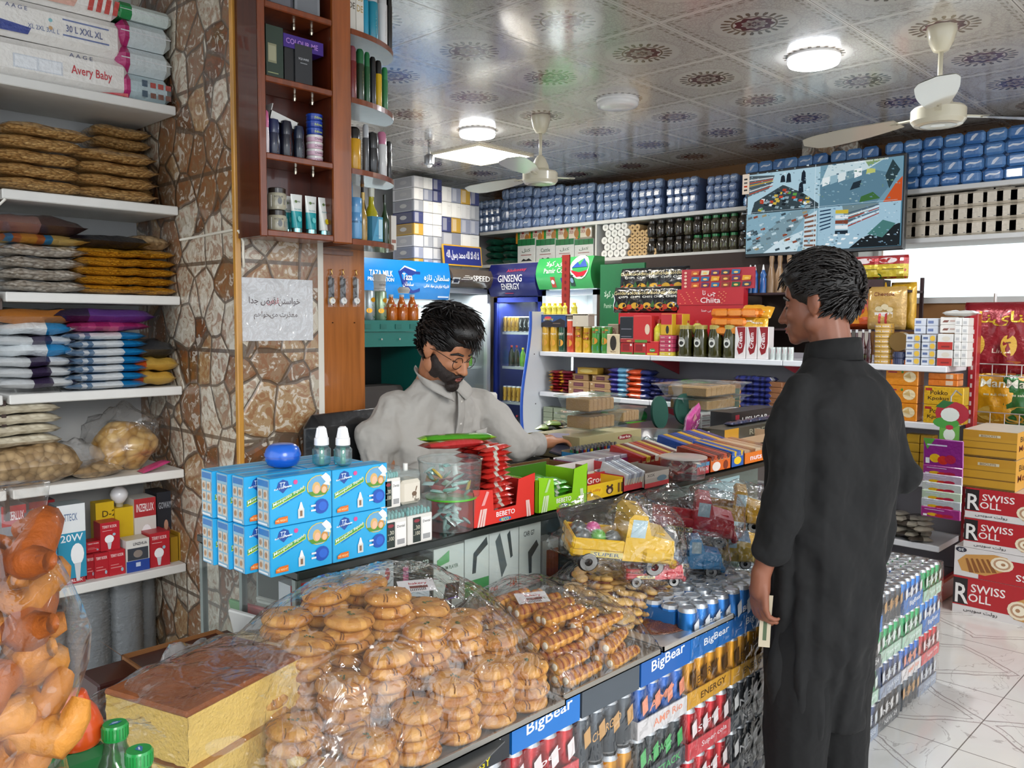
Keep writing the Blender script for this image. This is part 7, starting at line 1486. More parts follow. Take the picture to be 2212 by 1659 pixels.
bx_(1580,1680,2.15,z0,.1,.12,'1e1a1c',[('t',"U'SUGAR",.22,.42,.28,'c8c8c8',.55),('r',.08,.6,.16,.85,'8a2030'),('e',.12,.3,.05,.12,'a8a8a8')],'black box with white sugar lettering beside the customer','sugar_box')
bx_(1566,1680,1.98,z0,.06,.12,'3c3a30',[('r',0,0,.25,1,'b8861c'),('t','RIDERS',.45,.3,.45,'8a8a78',.45)],'dark olive box with pale lettering in front of the black one','chocolate_box')
for i in range(5):q=UY(1590+i*20,930,2.02); o=MB().pillow(.09,.05,.02,'2a2c48',None,.5,i+300).obj('sachet','foil',None,True); put(tag(o,'%s dark sachet on the dark olive box'%ORD[i],'sachet','dark sachets on the olive box'),(q.x,2.04,z0+.061))
# behind the cashier's arm
YM=3.0; mk=[('r',0,0,1,1,'3f2a7c'),('e',.15,.8,.14,.2,'d8d4dc'),('p',[(.3,0),(.28,.7),(.55,.95),(.62,.5),(.55,0)],'d8d4dc'),('e',.82,.4,.14,.3,'c8c8d8'),('t','Milk',.68,.72,.18,'e0d8f0',.24),('t','My:Hy',.3,.36,.16,'3a2a5a',.3),('e',.42,.65,.07,.09,'4a3a60')]
a=UY(1018,930,YM); c=UY(1092,930,YM)
zmil=UY(1050,872,YM).z
for k in range(6):
    hh=zmil/6; o=MB().box(0,0,0,(c.x-a.x),.3,hh-.003,'4a3490',top='b8a890').front(0,0,c.x-a.x,hh,0,mk).rside(0,0,.3,hh,c.x-a.x,[('r',0,0,1,1,'6a50b0'),('r',.1,.15,.4,.35,'d8d4e0')]+[('r',.1,.5+j*.1,.8,.53+j*.1,'8a78c8')for j in range(4)]).obj('milk_carton','card')
    put(tag(o,'%s purple milk carton of the pile behind the cashier'%(ORD[k]if k else 'lowest'),'carton','purple milk cartons'),(a.x,YM,k*hh),.08)
o=MB().rbox(0,0,0,.22,.16,.045,.01,'d8d4cc').front(0,0,.22,.045,0,[('r',.45,0,.6,1,'c89838'),('r',.1,.3,.3,.6,'8a6a4a')]).obj('tissue_pack','bagfilm'); put(tag(o,'white film wrapped pack on top of the purple milk cartons','pack'),(a.x+.01,YM+.02,zmil+.002),.1)
q=UY(1087,940,2.6); o=MB().box(0,0,0,.12,.1,UY(1110,903,2.6).z-z0,'a8242c',top='6a4a3a'); hh=UY(1110,903,2.6).z-z0; o.front(0,0,.12,hh,0,[('e',.6,.75,.2,.1,'d8d8b8'),('r',.2,.15,.5,.45,'d8b050'),('e',.75,.3,.12,.15,'2a7a40')]); o=o.obj('spice_carton','card'); put(tag(o,'red carton with green emblem behind the cashier arm','carton'),(2.57,2.58,z0))
o=MB().rbox(-.025,-.025,0,.025,.025,.045,.015,'dcdcdc').obj('white_cup','gloss',None,True); q=UY(1167,945,2.45); put(tag(o,'small white rounded box behind the cashier hand','box'),(q.x+.0,2.45,z0+.001))
t=tray(1188,1275,940,.03,.16,'c0a018','flat yellow tray with glossy green packets',None,'8a7a20',Y=2.5)
for i in range(4):o=MB().pillow(.13,.1,.02,'6a8a28',lambda u,v:C('20241c')if v<.35 else C('7a9a38')if u<.7 else C('b08a30'),.4,i+310).obj('green_packet','foil',None,True); put(tag(o,'%s glossy green packet on the flat yellow tray'%ORD[i],'packet','glossy green packets'),(t[0]+.06+(i%2)*.06,2.57,z0+.03+i*.014),i*.3)
for i in range(6):
    o=MB().pillow(.1,.06,.012,['d8ccc0','8a3028','c8b8a8'][i%3],None,.3,i+320).obj('banknote_bundle' if 0 else 'sachet','foil',None,True); q=UY(1225+(i%3)*14,1000,1.98); put(tag(o,'%s pale sachet under the cashier phone'%ORD[i],'sachet','pale sachets under the phone'),(q.x,1.99+(i//3)*.05,z0+.01+i*.004),.4)
# black leather chair
t=empty('office_chair',(1.79,2.25,0),math.radians(8),'black leather chair behind the cashier','chair')
b=MB(); b.rbox(-.24,.16,.72,.24,.25,1.235,.04,'141518'); b.v=[v+Vector((0,.02*math.cos(v.x*5),.012*math.cos(v.x*6)*(v.z>1)))for v in b.v]; b.obj('backrest','leather',t,False,[('BEVEL',{'width':.02,'segments':3}),('SUBSURF',{'levels':2,'render_levels':2})])
MB().rbox(-.23,-.13,.62,.23,.2,.72,.03,'141518').obj('seat','leather',t); MB().cyl((0,0,.1),(0,0,.62),.03,'2a2a2c').obj('pedestal','metal',t)
for k in range(5):q=2*PI*k/5; MB().tube([(0,0,.1),(.26*math.cos(q),.26*math.sin(q),.05)],.018,'2a2a2c').cyl((.26*math.cos(q),.26*math.sin(q)-.012,.025),(.26*math.cos(q),.26*math.sin(q)+.012,.025),.025,'1a1a1a').obj('leg','metal',t)
# ================================================================== drink cases in front of the counter
SY=1.15; CW,CD,CH=.215,.40,.135
def case(col,tcol,txt,tc,full=True,tray_h=.045,scol=None):
    def f():
        t=empty('drink_case',cat='drink case'); h=CH-.003; r=CW/8-.0008
        for i in range(4):MB().lathe([(r*.85,0,'b0b4b8'),(r,.006,col),(r,h*.9,'c0c4c8'),(r*.84,h*.985,'c0c4c8'),(r*.78,h*.96,'9a9ea4'),(0,h*.96)],'a8acb0',12).obj('can','metal',t,50).location=((i-1.5)*CW/4,r+.002,.002)
        for i in range(1,8):MB().lathe([(r*.85,0,'b0b4b8'),(r,.006,col),(r,h*.9,'c0c4c8'),(r*.84,h*.985,'c0c4c8'),(r*.78,h*.96,'9a9ea4'),(0,h*.96)],'a8acb0',10).obj('can','metal',t,50).location=(1.5*CW/4,r+.002+i*CW/4*.98,.002)
        b=MB().box(-CW/2+.004,.055,.004,CW/2-CW/4,CD-.01,h*.86,mulc(col,.7))
        for i in range(3):
            for j in range(6):b.lathe([(r,h*.86,col),(r,h*.9,'c8ccd0'),(r*.84,h*.975,'c8ccd0'),(r*.78,h*.955,'8a8e94'),(0,h*.955,'a8acb0')],col,9,Matrix.Translation(((i-1.5)*CW/4,.08+j*CW/4,0)),False)
        if tray_h:
            b.box(-CW/2-.001,-.001,0,CW/2+.001,.002,tray_h,tcol).box(-CW/2-.002,0,0,-CW/2,CD,tray_h,tcol).box(CW/2,0,0,CW/2+.002,CD,tray_h,tcol); b.front(-CW/2,0,CW/2,tray_h,-.0012,[('t',txt,.3,.28,.42,tc,.6,0,.06)]); b.rside(0,0,CD,tray_h,CW/2+.002,[('t',txt,.3,.25,.4,tc,.35)])
        b.obj('carton_tray','card',t)
        g=MB(); g.front(-CW/2,0,CW/2,h,-.002,[('t',txt,x,.38,.13,tc,.085,1)for x in(.13,.38)][:2]+[('t',txt.split()[0],x,.9,.12,tc,.08,2)for x in(.66,.9)]if 0 else[('p',[(x,.42),(x+.1,.5),(x+.08,.8),(x-.02,.7)],tc)for x in(.08,.33,.58,.83)]+[('t',txt.split()[0],.2,.45,.16,tc,.5,0,.2)])
        g.obj('lettering','gloss',t)
        b=MB(); hh=h+.001; n=10  # shrink wrap with an oval opening in front
        b.grid(lambda u,v:Vector(((u-.5)*(CW+.004),-.004-.004*math.sin(PI*v)+.0015*math.sin(25*u),v*hh)),12,6,'ffffff')
        b.grid(lambda u,v:Vector(((u-.5)*(CW+.004),v*CD,hh+.001*math.sin(40*u)*math.sin(50*v))),8,10,'ffffff')
        b.grid(lambda u,v:Vector((CW/2+.004,u*CD,v*hh)),8,4,'ffffff'); b.obj('shrink_wrap','bag',t,True); return t
    return Proto(f)
cols={'mus':case('3a3e44','2a2c30','MUSTANG','d8d8d4'),'blk':case('2a2e34','3a4046','NEW 24','d8d8d8'),'red':case('b8242c','d04a50','Super cola','f0e0e0'),'chg':case('4a525a','5a626c','CHARGED','c89858',tray_h=0),'blu':case('2a60b0','d8d4d4','AMP Rio','e89070'),
        'bb':case('2a7ac8','1c6cb8','BigBear','f0f4f8',tray_h=.06),'gld':case('c88a18','d8a030','ENERGY','5a3a10'),'atk':case('30383c','3c444a','ATTACK','4ab060'),'grn':case('2f9a60','a8c8b4','7even','e0f0e8'),'nvy':case('3c4c70','8894a8','CHARGE','d0d8e0')}
def ccx(i):return .97+i*.2235
plan={0:'blk nvy blk blk mus',1:'blk nvy grn gld red',2:'nvy blk atk gld chg',3:'blk nvy blk atk blu',4:'nvy blk red red gld',5:'blk nvy blk blk gld',6:'nvy blk blk red blk',7:'blk nvy grn blk blu',8:'nvy blk nvy grn bb',9:'nvy grn blk bb',10:'blk nvy grn chg',11:'chg blu grn bb',12:'nvy red bb grn'}
desc={'mus':'black and white','blk':'dark grey','red':'red cola','chg':'grey brown','blu':'blue and white','bb':'sky blue','gld':'golden','atk':'charcoal and green','grn':'green','nvy':'slate blue'}
for i,s in plan.items():
    for k,q in enumerate(s.split()):
        cols[q]((ccx(i)+.11,SY+(rnd.uniform(0,.008)),k*CH),0,'%s drink case, layer %s, column %s from the counter glass end'%(desc[q],ORD[k],ORD[i+0]),'shrink wrapped drink cases')
for i in(4,5):cols['bb']((ccx(i)+.11,SY+.002,5*CH),0,'%s drink case on the golden one under the toy trucks, column %s'%('sky blue',ORD[i]),'sky blue drink cases under the toys')
zs=5*CH
def lidtray(i,col,txt,tc,lb,h=.07):
    x=ccx(i)+.11; b=MB().box(-.108,0,0,.108,.3,h,col).front(-.108,0,.108,h,0,[('t',txt,.2,.25,.5,tc,.68,0,.08)]+([('t','ENERGY',.35,.06,.25,'d8c818',.4)]if h<.075 and col=='22252a' else[]))
    o=b.obj('carton_tray','card'); put(tag(o,lb,'carton'),(x,SY-.002,zs),0)
lidtray(0,'22252a','MUSTANG','e0e0e0','black white-lettered carton under the cookie tray'); lidtray(1,'1c70c0','BigBear','f0f4f8','bright blue white-lettered carton under the pastry roll tray')
lidtray(3,'1c5ca8','BigBear','f0f4f8','bright blue white-lettered carton under the sandwich cookie tray'); lidtray(2,'4a525a','','ffffff','grey carton between the two bright blue ones',.068)
# ---- pastry trays
zt_=zs+.0725
def metal_tray(x0,x1,y0,y1,z,lb,rz=0,col='a8a49c'):
    w,d=(x1-x0)/2,(y1-y0)/2; b=MB().box(-w,-d,0,w,d,.003,col)
    for q in((-w,-d,w,-d+.004),(-w,d-.004,w,d),(-w,-d,-w+.004,d),(w-.004,-d,w,d)):b.box(q[0],q[1],0,q[2],q[3],.014,col)
    o=b.obj('baking_tray','metal'); return put(tag(o,lb,'tray'),((x0+x1)/2,(y0+y1)/2,z),rz)
metal_tray(.70,1.325,1.115,1.575,zt_,'metal tray under the round cracked cookies'); metal_tray(1.33,1.70,1.13,1.575,zt_,'metal tray under the pastry rolls'); metal_tray(1.71,2.05,1.13,1.575,zt_,'white rimmed tray with sandwich cookies and cocoa crumbs',0,'d0ccc4')
def cookie(s):
    def f():
        b=MB(); r=.050; n=24; pr=[(0,0),(r*.8,.0),(r*.98,.007),(r,.013),(r*.9,.021),(r*.6,.0255),(r*.3,.0245),(0,.024)]; R=random.Random(s)
        b.lathe(pr,'c08a4c',n,cap=False); b.v=[v*(1+.06*noise.noise(v*30+Vector((s,0,0))))if v.length>.01 else v for v in b.v]
        b.c=[mixc('d8a050','a8661e',min(1,max(0,.5+noise.noise(b.v[f[0]]*40)*.8)))for f in b.f]
        for k in range(7):q=R.random()*6.28; a=r*R.uniform(.55,.75); b.tube([(a*math.cos(q),a*math.sin(q),.0245),(r*.9*math.cos(q+.12),r*.9*math.sin(q+.12),.0212),(r*1.0*math.cos(q+.1),r*1.0*math.sin(q+.1),.014)],.0011,'7a4a20',4)
        for k in range(5):x,y=R.uniform(-.008,.008),R.uniform(-.006,.006); b.ell((x,y,.0255),(.004,.0018,.001),'4a5a2a',6,4)
        return tag(b.obj('butter_cookie','pastry',None,True),'x x x x','cookie')
    return Proto(f)
CK=[cookie(1),cookie(2),cookie(3)]
hs_=[[2,3,4,5,5,4],[4,6,7,8,7,5],[5,8,9,10,8,6],[6,9,10,10,7,5]]
for j,row in enumerate(hs_):
    for i,n in enumerate(row):
        for k in range(n):
            x,y=.765+i*.099+rnd.uniform(-.005,.005)+(j%2)*.012,1.175+j*.1+rnd.uniform(-.005,.005)
            CK[(i+j+k)%3]((x,y,zt_+.004+k*.0245),rnd.random()*6,'%s cookie up in stack %s of row %s on the cookie tray'%(ORD[k],ORD[i],ORD[j]),'round cracked cookies',None,(rnd.uniform(-.06,.06),rnd.uniform(-.06,.06),rnd.random()*6)if k==n-1 else(rnd.uniform(-.035,.035),rnd.uniform(-.035,.035),rnd.random()*6))
def cover(x0,x1,y0,y1,z,H,lb,sd,ex=2.6,mat='film',pad=.0):
    so=Vector((sd,0,0))
    def fn(u,v):
        a,c=2*u-1,2*v-1; q=max(0,1-abs(a)**ex)*max(0,1-abs(c)**ex)
        x,y=x0+(x1-x0)*u,y0+(y1-y0)*v; h=H*q**.5; w=noise.noise(Vector((x,y,0))*16+so)*.012+abs(noise.noise(Vector((x+y,(x-y)*.3,0))*30+so))*.01
        return Vector((x,y,z+.012+h+w*(q>0)))
    o=MB().grid(fn,60,50,'ffffff').obj('cling_film',mat,None,True); tag(o,lb,'cling film')
cover(.70,1.325,1.11,1.58,zt_+.005,.285,'cling film stretched over the heap of round cookies',1.7)
def roll_():
    b=MB(); n=14; R=[]
    for k in range(22):
        q=k/21; rr=.0185*(1+.10*math.sin(k*1.57))*(1-.35*q)*(.7 if k in(0,21)else 1)
        R.append([Vector((-.062+.124*q,rr*math.cos(2*PI*i/n),.0185+rr*math.sin(2*PI*i/n)))for i in range(n)])
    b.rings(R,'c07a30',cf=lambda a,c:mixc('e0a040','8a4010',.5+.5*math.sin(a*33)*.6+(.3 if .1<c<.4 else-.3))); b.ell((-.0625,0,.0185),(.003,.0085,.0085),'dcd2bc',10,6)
    return tag(b.obj('pastry_roll','pastry',None,True),'x x x x','pastry roll')
RL=Proto(roll_)
for k,(n,y0)in enumerate(((9,1.165),(8,1.19),(7,1.225),(5,1.27))):
    for i in range(n):
        for c in range(2 if k<3 else 1):RL((1.43+c*.155-(k==3)*-.06+rnd.uniform(-.012,.012),y0+i*.0405,zt_+.004+k*.031),rnd.uniform(-.18,.18)+.15,'%s golden cream roll of layer %s, %s side of the roll tray'%(ORD[i],ORD[k],['cookie','sandwich'][c]),'golden cream rolls',None,(rnd.uniform(-.5,.5),rnd.uniform(-.06,.06),rnd.uniform(-.15,.3)))
cover(1.33,1.70,1.13,1.58,zt_+.004,.15,'cling film stretched over the pastry rolls',5.2)
def sand():
    t=empty('sandwich_cookie',cat='cookie'); b=MB()
    for dz in(0,.021):
        for q in((-.022,0),(.0,.006),(.022,-.004)):b.ell((q[0],q[1],.009+dz),(.021,.019,.009),'d8ac60' if dz else 'c89a50',12,7)
    b.obj('biscuit_layer','pastry',t,True); MB().ell((0,0,.0195),(.036,.017,.006),'6a3018',14,6).obj('chocolate_layer','pastry',t,True); return t
SD=Proto(sand)
for k in range(30):
    l=0 if k<14 else 1 if k<24 else 2; m=k-(0,14,24)[l]; x=1.755+(m%4)*.065+l*.02; y=1.30+l*.025+(m//4)*.068
    if l==2:x=1.80+(m%3)*.07; y=1.4+(m//3)*.07
    SD((x,y,zt_+.004+l*.036),0,'%s chocolate filled sandwich cookie of layer %s in the heap'%(ORD[m],ORD[l]),'chocolate sandwich cookies',None,(rnd.uniform(-.25,.25),rnd.uniform(-.2,.2),rnd.random()*6))
o=MB().ell((1.9,1.24,zt_+.0035),(.13,.07,.004),'ffffff',26,6,nz=.01,sc=30).obj('cocoa_crumbs','crumb',None,True); tag(o,'brown cocoa crumbs scattered on the sandwich cookie tray','crumbs',None,'stuff')
cover(1.71,2.05,1.27,1.58,zt_+.004,.13,'thin film over the sandwich cookies',8.8)
for px,Y,lb in((900,1.4,'paper label stuck on the film over the cookies'),(1150,1.36,'paper label stuck on the film over the pastry rolls')):
    q=UY(px,1272 if px<1000 else 1297,Y); b=MB().ops((-.04,-.02,0),(.08,0,0),(0,.045,.012),[('r',0,0,1,1,'d8d4d4'),('r',.3,.3,.8,.5,'6a2a20'),('t','bakery',.3,.55,.25,'b02830',.5)]+[('r',.3+k*.05,.05,.32+k*.05,.25,'222222')for k in range(9)]); o=b.obj('price_label','card'); put(tag(o,lb,'label'),q,-.5)
# ---- toy trucks in clear bags
def truck(col,x,y,z,rz,rx,s,lb,parts=True):
    t=empty('toy_truck',(x,y,z),0,lb,'toy truck'); t.rotation_euler=(rx[0],rx[1],rz); t.scale=(s,s,s)
    d=mulc(col,.75); b=MB(); b.rbox(-.16,-.062,.045,.03,.062,.075,.008,col).rbox(-.16,-.065,.075,-.15,.065,.11,.004,col).rbox(-.155,-.066,.07,.0,-.055,.105,.004,col).rbox(-.155,.055,.07,.0,.066,.105,.004,col)
    b.obj('truck_bed','gloss',t)
    b=MB(); P=[(.0,.05),(.0,.175),(.012,.19),(.055,.188),(.075,.13),(.15,.118),(.158,.06),(.158,.045),(.0,.045)]; w=.064
    m=len(P); b.add([(x_,-w,z_)for x_,z_ in P]+[(x_,w,z_)for x_,z_ in P],[tuple(range(m)),tuple(reversed(range(m,2*m)))]+[(i,i+m,(i+1)%m+m,(i+1)%m)for i in range(m)],col)
    b.rbox(.15,-.068,.03,.172,.068,.058,.006,d).rbox(.085,-.03,.119,.135,.03,.126,.004,col)
    for yy in(-1,1):b.rbox(.06,yy*.066-.008,.045,.15,yy*.066+.008,.088,.008,col); b.lathe([(.011,0),(.012,.004),(0,.005)],'d8d0b0',12,Matrix.Translation((.157,yy*.045,.085))@Matrix.Rotation(PI/2,4,'Y'))
    b.obj('cab','gloss',t,30)
    b=MB(); b.ops((.0755,-.052,.134),(0,.104,0),(-.0165,0,.046),[('r',0,0,1,1,'b8ccd4')]+[('e',.2+k*.2,.45,.09,.25,'3a2c28')for k in range(4)]+[('e',.2+k*.2,.38,.07,.2,'d8b8a4')for k in range(4)]); b.ops((.012,-.0645,.12),(.045,0,0),(0,0,.055),[('r',0,0,1,1,'a8c0c8')]); b.front(-.1,.05,-.0,.068,-.0625,[('r',0,0,1,1,'c8b868'),('t','SUPER',.1,.2,.6,'3a4a6a',.8)]); b.obj('windscreen_sticker','card',t)
    for i,(xx,yy)in enumerate(((-.1,-1),(-.1,1),(.105,-1),(.105,1))):MB(Matrix.Translation((xx,yy*.06-.014*(yy>0)*-1-.0,.032))@Matrix.Rotation(PI/2*yy,4,'X')).lathe([(.012,-.004,'8a8a88'),(.026,-.004),(.032,.002),(.032,.018),(.026,.022),(.012,.024,'8a8a88'),(0,.024)],'1c1c1e',18,cap=False).obj('wheel','gloss',t,40)
    for i in range(5 if parts else 0):MB().ell((-.12+(i%3)*.045,(-.03 if i<3 else .03),.098),(.026,.024,.026),['5a5e5c','5a9a3a','5a5e5c','4a4e4c','c8508a'][i],10,7).obj('toy_load','gloss',t,True)
    MB().ell((0,0,.1),(.195,.1,.108),'ffffff',30,18,e=.75,nz=.04,sc=16).obj('clear_bag','film',t,True); return t
tk=lambda px,py,Y:UY(px,py,Y)
def tput(col,px,py,Y,rz,rx,s,lb,parts=False):q=tk(px,py,Y); truck(col,q.x,q.y,q.z,rz,rx,s,lb,parts)
tput('d8ac08',1325,1222,1.37,-.62,(.15,.12),.9,'large yellow toy truck in a clear bag tilted over the sandwich cookies',True)
tput('c02c34',1490,1165,1.46,-.95,(.1,.1),.82,'red toy truck in a clear bag behind the yellow one'); tput('b08618',1575,1135,1.5,-1.0,(.1,.1),.76,'dull gold toy truck in a clear bag against the counter glass')
tput('1a86c0',1485,1240,1.36,-.9,(0,0),.62,'blue toy truck in a clear bag on the sky blue cans'); tput('a88a14',1565,1222,1.42,-.95,(0,0),.6,'olive gold toy truck in a clear bag beside the blue one'); tput('c42c38',1408,1262,1.30,-.7,(0,0),.5,'small red toy truck in a clear bag in front of the blue one')
q=UY(1365,1120,1.53); o=MB().ell((0,0,0),(.1,.06,.075),'ffffff',24,14,nz=.03,sc=18).obj('clear_bag','bag',None,True); put(tag(o,'clear bag with white round toys above the yellow truck','bag'),q)
t=empty('toy_ball_set',q,0,'white and maroon round toys in the clear bag above the yellow truck','toy')
for i,(dx,dz,c)in enumerate(((-.03,.0,'d8d4d4'),(.03,.01,'c8c4c8'),(0,.03,'7a3030'),(-.05,-.03,'c84a88'))):MB().ell((dx,-.01,dz),(.028,.024,.026),c,14,9).obj('toy_ball','gloss',t,True)
for i,(px,py,c)in enumerate(((1625,1125,'c8d4d8'),(1610,1165,'3a6a8a'),(1632,1180,'c8a030'),(1600,1190,'3a4a40'))):q=UY(px,py,1.46); o=vbag('snack_sachet',.1,.08,.02,c,[('p',[(0,0),(1,0),(1,.3)],'4a8a3a')],seed=70+i,cat='snack sachet'); put(tag(o,'%s shiny sachet hanging at the counter by the customer arm'%ORD[i],group='shiny sachets by the arm'),(q.x,1.46,q.z-.03),None,rot=(-.3,.3-i*.3,.1))
# ================================================================== right in front of the camera
zl=.93; P1,P2,P0=UZ(405,1540,zl),UZ(690,1392,zl),UZ(292,1470,zl)
ux=(P2-P1); uy=(P0-P1); L1=ux.length; L2=max(uy.length,.13); an=math.atan2(ux.y,ux.x)
t=empty('sponge_cake',(P1.x,P1.y,zl-.19),an,'big block of yellow sponge cake with brown crust in clear film','cake')
def slab(x0,x1,z0_,z1_,y0,y1):
    b=MB(); q=MB().rbox(x0,y0,z0_,x1,y1,z1_,.006,'dcc088')
    b.grid(lambda u,v:Vector((x0+(x1-x0)*u,y0+.004*noise.noise(Vector((u*30,v*20,z0_))),z0_+(z1_-z0_)*v)),30,12,'ecc870')
    b.grid(lambda u,v:Vector((x0+.004*noise.noise(Vector((u*20,v*20,3))),y1+(y0-y1)*u,z0_+(z1_-z0_)*v)),16,12,'dcb860'); b.grid(lambda u,v:Vector((x1,y0+(y1-y0)*u,z0_+(z1_-z0_)*v)),16,12,'dcc088')
    b.box(x0+.002,y0+.004,z0_,x1-.002,y1,z1_-.002,'d8bc80'); return b
slab(0,L1,.0,.088,0,L2*1.1).obj('lower_sponge','cake',t,True); slab(0,L1*.86,.098,.183,0,L2*1.05).obj('upper_sponge','cake',t,True)
MB().grid(lambda u,v:Vector((-.003+(L1+.004)*u,-.002+(L2*1.1)*v,.093+.003*noise.noise(Vector((u*12,v*9,0))))),24,12,'9a6228').box(-.002,-.003,.088,L1*.98,.003,.098,'b07830').obj('middle_crust','pastry',t)
MB().rbox(-.004,-.003,.181,L1*.865,L2*1.055,.192,.004,'8a4a1c').rbox(L1*.866,L2*.35,.12,L1*1.02,L2*1.1,.185,.01,'d8bc84').obj('top_crust','pastry',t)
for i in range(26):x,y=rnd.uniform(.0,.2),rnd.uniform(-.16,-.03); b=MB().ell((0,0,0),(rnd.uniform(.01,.022),rnd.uniform(.01,.02),.012),['d8a860','e2c888','b87830'][i%3],9,6,nz=.006,sc=90); o=b.obj('cake_crumb','cake',t,True); o.location=(L1*.45+x,y,.02+rnd.random()*.05)
o=MB().box(-.12,-.32,-.003,L1+.16,L2+.1,0,'8a8c8c').obj('steel_tray','metal'); put(tag(o,'grey metal sheet under the sponge cake','tray'),(P1.x,P1.y,zl-.1905),an)
b=MB(); b.grid(lambda u,v:Vector((-.10+(L1+.28)*u,-.2+(L2+.3)*v,(.008+.205*(max(0,1-abs(2*u-.86)**3)*max(0,1-abs(2*v-1.1)**3))**.5)+.01*noise.noise(Vector((u*9,v*9,2))))),50,40,'ffffff'); o=b.obj('cling_film','bag',None,True); put(tag(o,'wrinkled clear film draped over the sponge cake','cling film'),(P1.x,P1.y,zl-.19),an)
for i,(x0,y0,x1,y1,z0_,z1_,c)in enumerate(((.30,.86,.93,1.5,.37,zl-.195,'6a4a30'),(.30,.86,.93,1.5,0,.368,'7a5838'),(-.25,.72,.28,1.5,.32,.72,'6a4a30'),(-.25,.72,.28,1.5,0,.318,'7a5838'))):o=MB().rbox(x0,y0,z0_,x1,y1,z1_,.004,c).obj('carton','matte'); tag(o,['upper brown carton under the sponge cake','lower brown carton under the sponge cake','upper brown carton under the green bottles and fried pastry','lower brown carton under the green bottles'][i],'carton')
q=UY(440,1420,1.72); carton('open_carton',q.x-.12,1.62,.0,q.x+.1,1.86,q.z,'8a5a30','open brown carton with raised flaps beside the glass counter end')
o=MB().pillow(.14,.12,.06,'ffffff',None,.9,5).obj('crumpled_film','greybag',None,True); put(tag(o,'crumpled clear wrapping in the open carton by the counter end','wrapping'),(q.x,1.74,q.z-.04))
o=MB().rbox(0,0,0,.34,.1,.1,.004,'3a1210').obj('long_box','card'); q=UY(215,1585,1.75); put(tag(o,'long dark maroon box lying below the grey plate towers','box'),(q.x,1.75,q.z),.03); hz=q.z; o=MB().box(q.x,1.75,0,q.x+.34,1.86,hz-.003,'4a382c').obj('carton','matte'); tag(o,'brown carton supporting the long maroon box','carton')
# fried pastry bag
t=empty('fried_pastry_bag',(.155,.93,.722),0,'tall clear bag stacked full of fried golden pastry','pastry bag'); R=random.Random(8)
pb=MB(); n=0
for k in range(25):
    for i in range(6):
        x,y=-.1+i*.04+R.uniform(-.01,.01),R.uniform(-.035,.03); b=MB(); pts=[(-.05+.1*j/8,.012*math.sin(j*.8),.010*math.cos(j*1.1))for j in range(9)]
        b.tube(pts,[.010+.011*math.sin(PI*j/8)*(1+.4*math.sin(j*2.4))for j in range(9)],mixc('9a4a0c','d08a30',R.random()),9); o=b.obj('fried_pastry','pastry',t,True); o.location=(x,y,.028+k*.0242); o.scale=(.9,1,1); o.rotation_euler=(R.uniform(-.5,.5),R.uniform(-.6,.6),R.uniform(0,3.1))
        o.name='fried_pastry'
b=MB(); Rg=[]
for k in range(22):
    q=k/21; z=q*.665; w=.178*(.9+.08*math.sin(k*.9))*(1-.12*max(0,q-.85)/.15); d=.085*(1-.5*max(0,q-.88)/.12)
    Rg.append([Vector((-.01+w*math.cos(a_),d*math.sin(a_),z))*1+Vector((.006*noise.noise(Vector((a_*3,z*30,0))),0,0))for a_ in[2*PI*i/30 for i in range(30)]])
b.rings(Rg,'ffffff').obj('clear_bag','bag',t,True)
# green bottles in a shrink pack, orange cap
def gbot():
    t=empty('green_bottle',cat='bottle'); r=.044
    MB().lathe([(r*.9,0),(r,.01),(r,.17),(r*.92,.2),(r*.5,.255),(.014,.275),(.0135,.288)],'ffffff',24).obj('bottle_body','greenglass',t,60)
    b=MB().lathe([(.0155,.284),(.016,.287),(.016,.301),(.0145,.304),(0,.3042)],'1f9a48',24)
    for k in range(24):q=2*PI*k/24; b.box(-.0005,.0158,.287,.0005,.0166,.301,'188038',Matrix.Rotation(q,4,'Z'))
    b.topf(-.009,-.006,.009,.006,.3044,[('p',[(0,.3),(.5,.9),(1,.4),(.6,.1)],'3a78b0'),('r',.3,.4,.7,.55,'e0e8f0')]); b.obj('cap','gloss',t,40)
    MB().lathe([(r*1.002,.05),(r*1.002,.13)],'1c5a30',24,cap=False).obj('label','gloss',t,60); return t
GBt=Proto(gbot); zb=.722
for i,(px,py,lb)in enumerate(((248,1562,'green soft drink bottle beside the orange pot'),(300,1618,'green soft drink bottle nearest the sponge cake'),(88,1612,'green soft drink bottle under the fried pastry bag edge'))):q=UZ(px,py,zb+.304); GBt((q.x,q.y,zb),i*1.3,lb,'green soft drink bottles')
q=UZ(170,1620,zb+.25); o=MB().grid(lambda u,v:q+Vector(((u-.5)*.2,(v-.5)*.1,.03*math.sin(PI*u)*math.sin(PI*v)+.008*noise.noise(Vector((u*8,v*8,0))))),24,14,'ffffff').obj('shrink_film','bag',None,True); tag(o,'crinkled shrink film stretched between the green bottles','plastic film')
q=UZ(165,1605,1.0); b=MB().lathe([(.0,.0),(.034,.0),(.040,.012),(.038,.03),(.030,.052),(.021,.064),(.0165,.079),(.014,.082),(0,.082)],'d8501c',32).obj('orange_pot','gloss',None,60); put(tag(b,'glossy orange plastic pot between fried pastry and green bottles','pot'),(q.x,q.y,1.0),scale=.85)
o=MB().rbox(-.035,-.035,0,.035,.035,.277,.01,'2a6a3c').obj('shrink_box','gloss'); put(tag(o,'green wrapped pack supporting the orange pot','pack'),(q.x,q.y,zb))
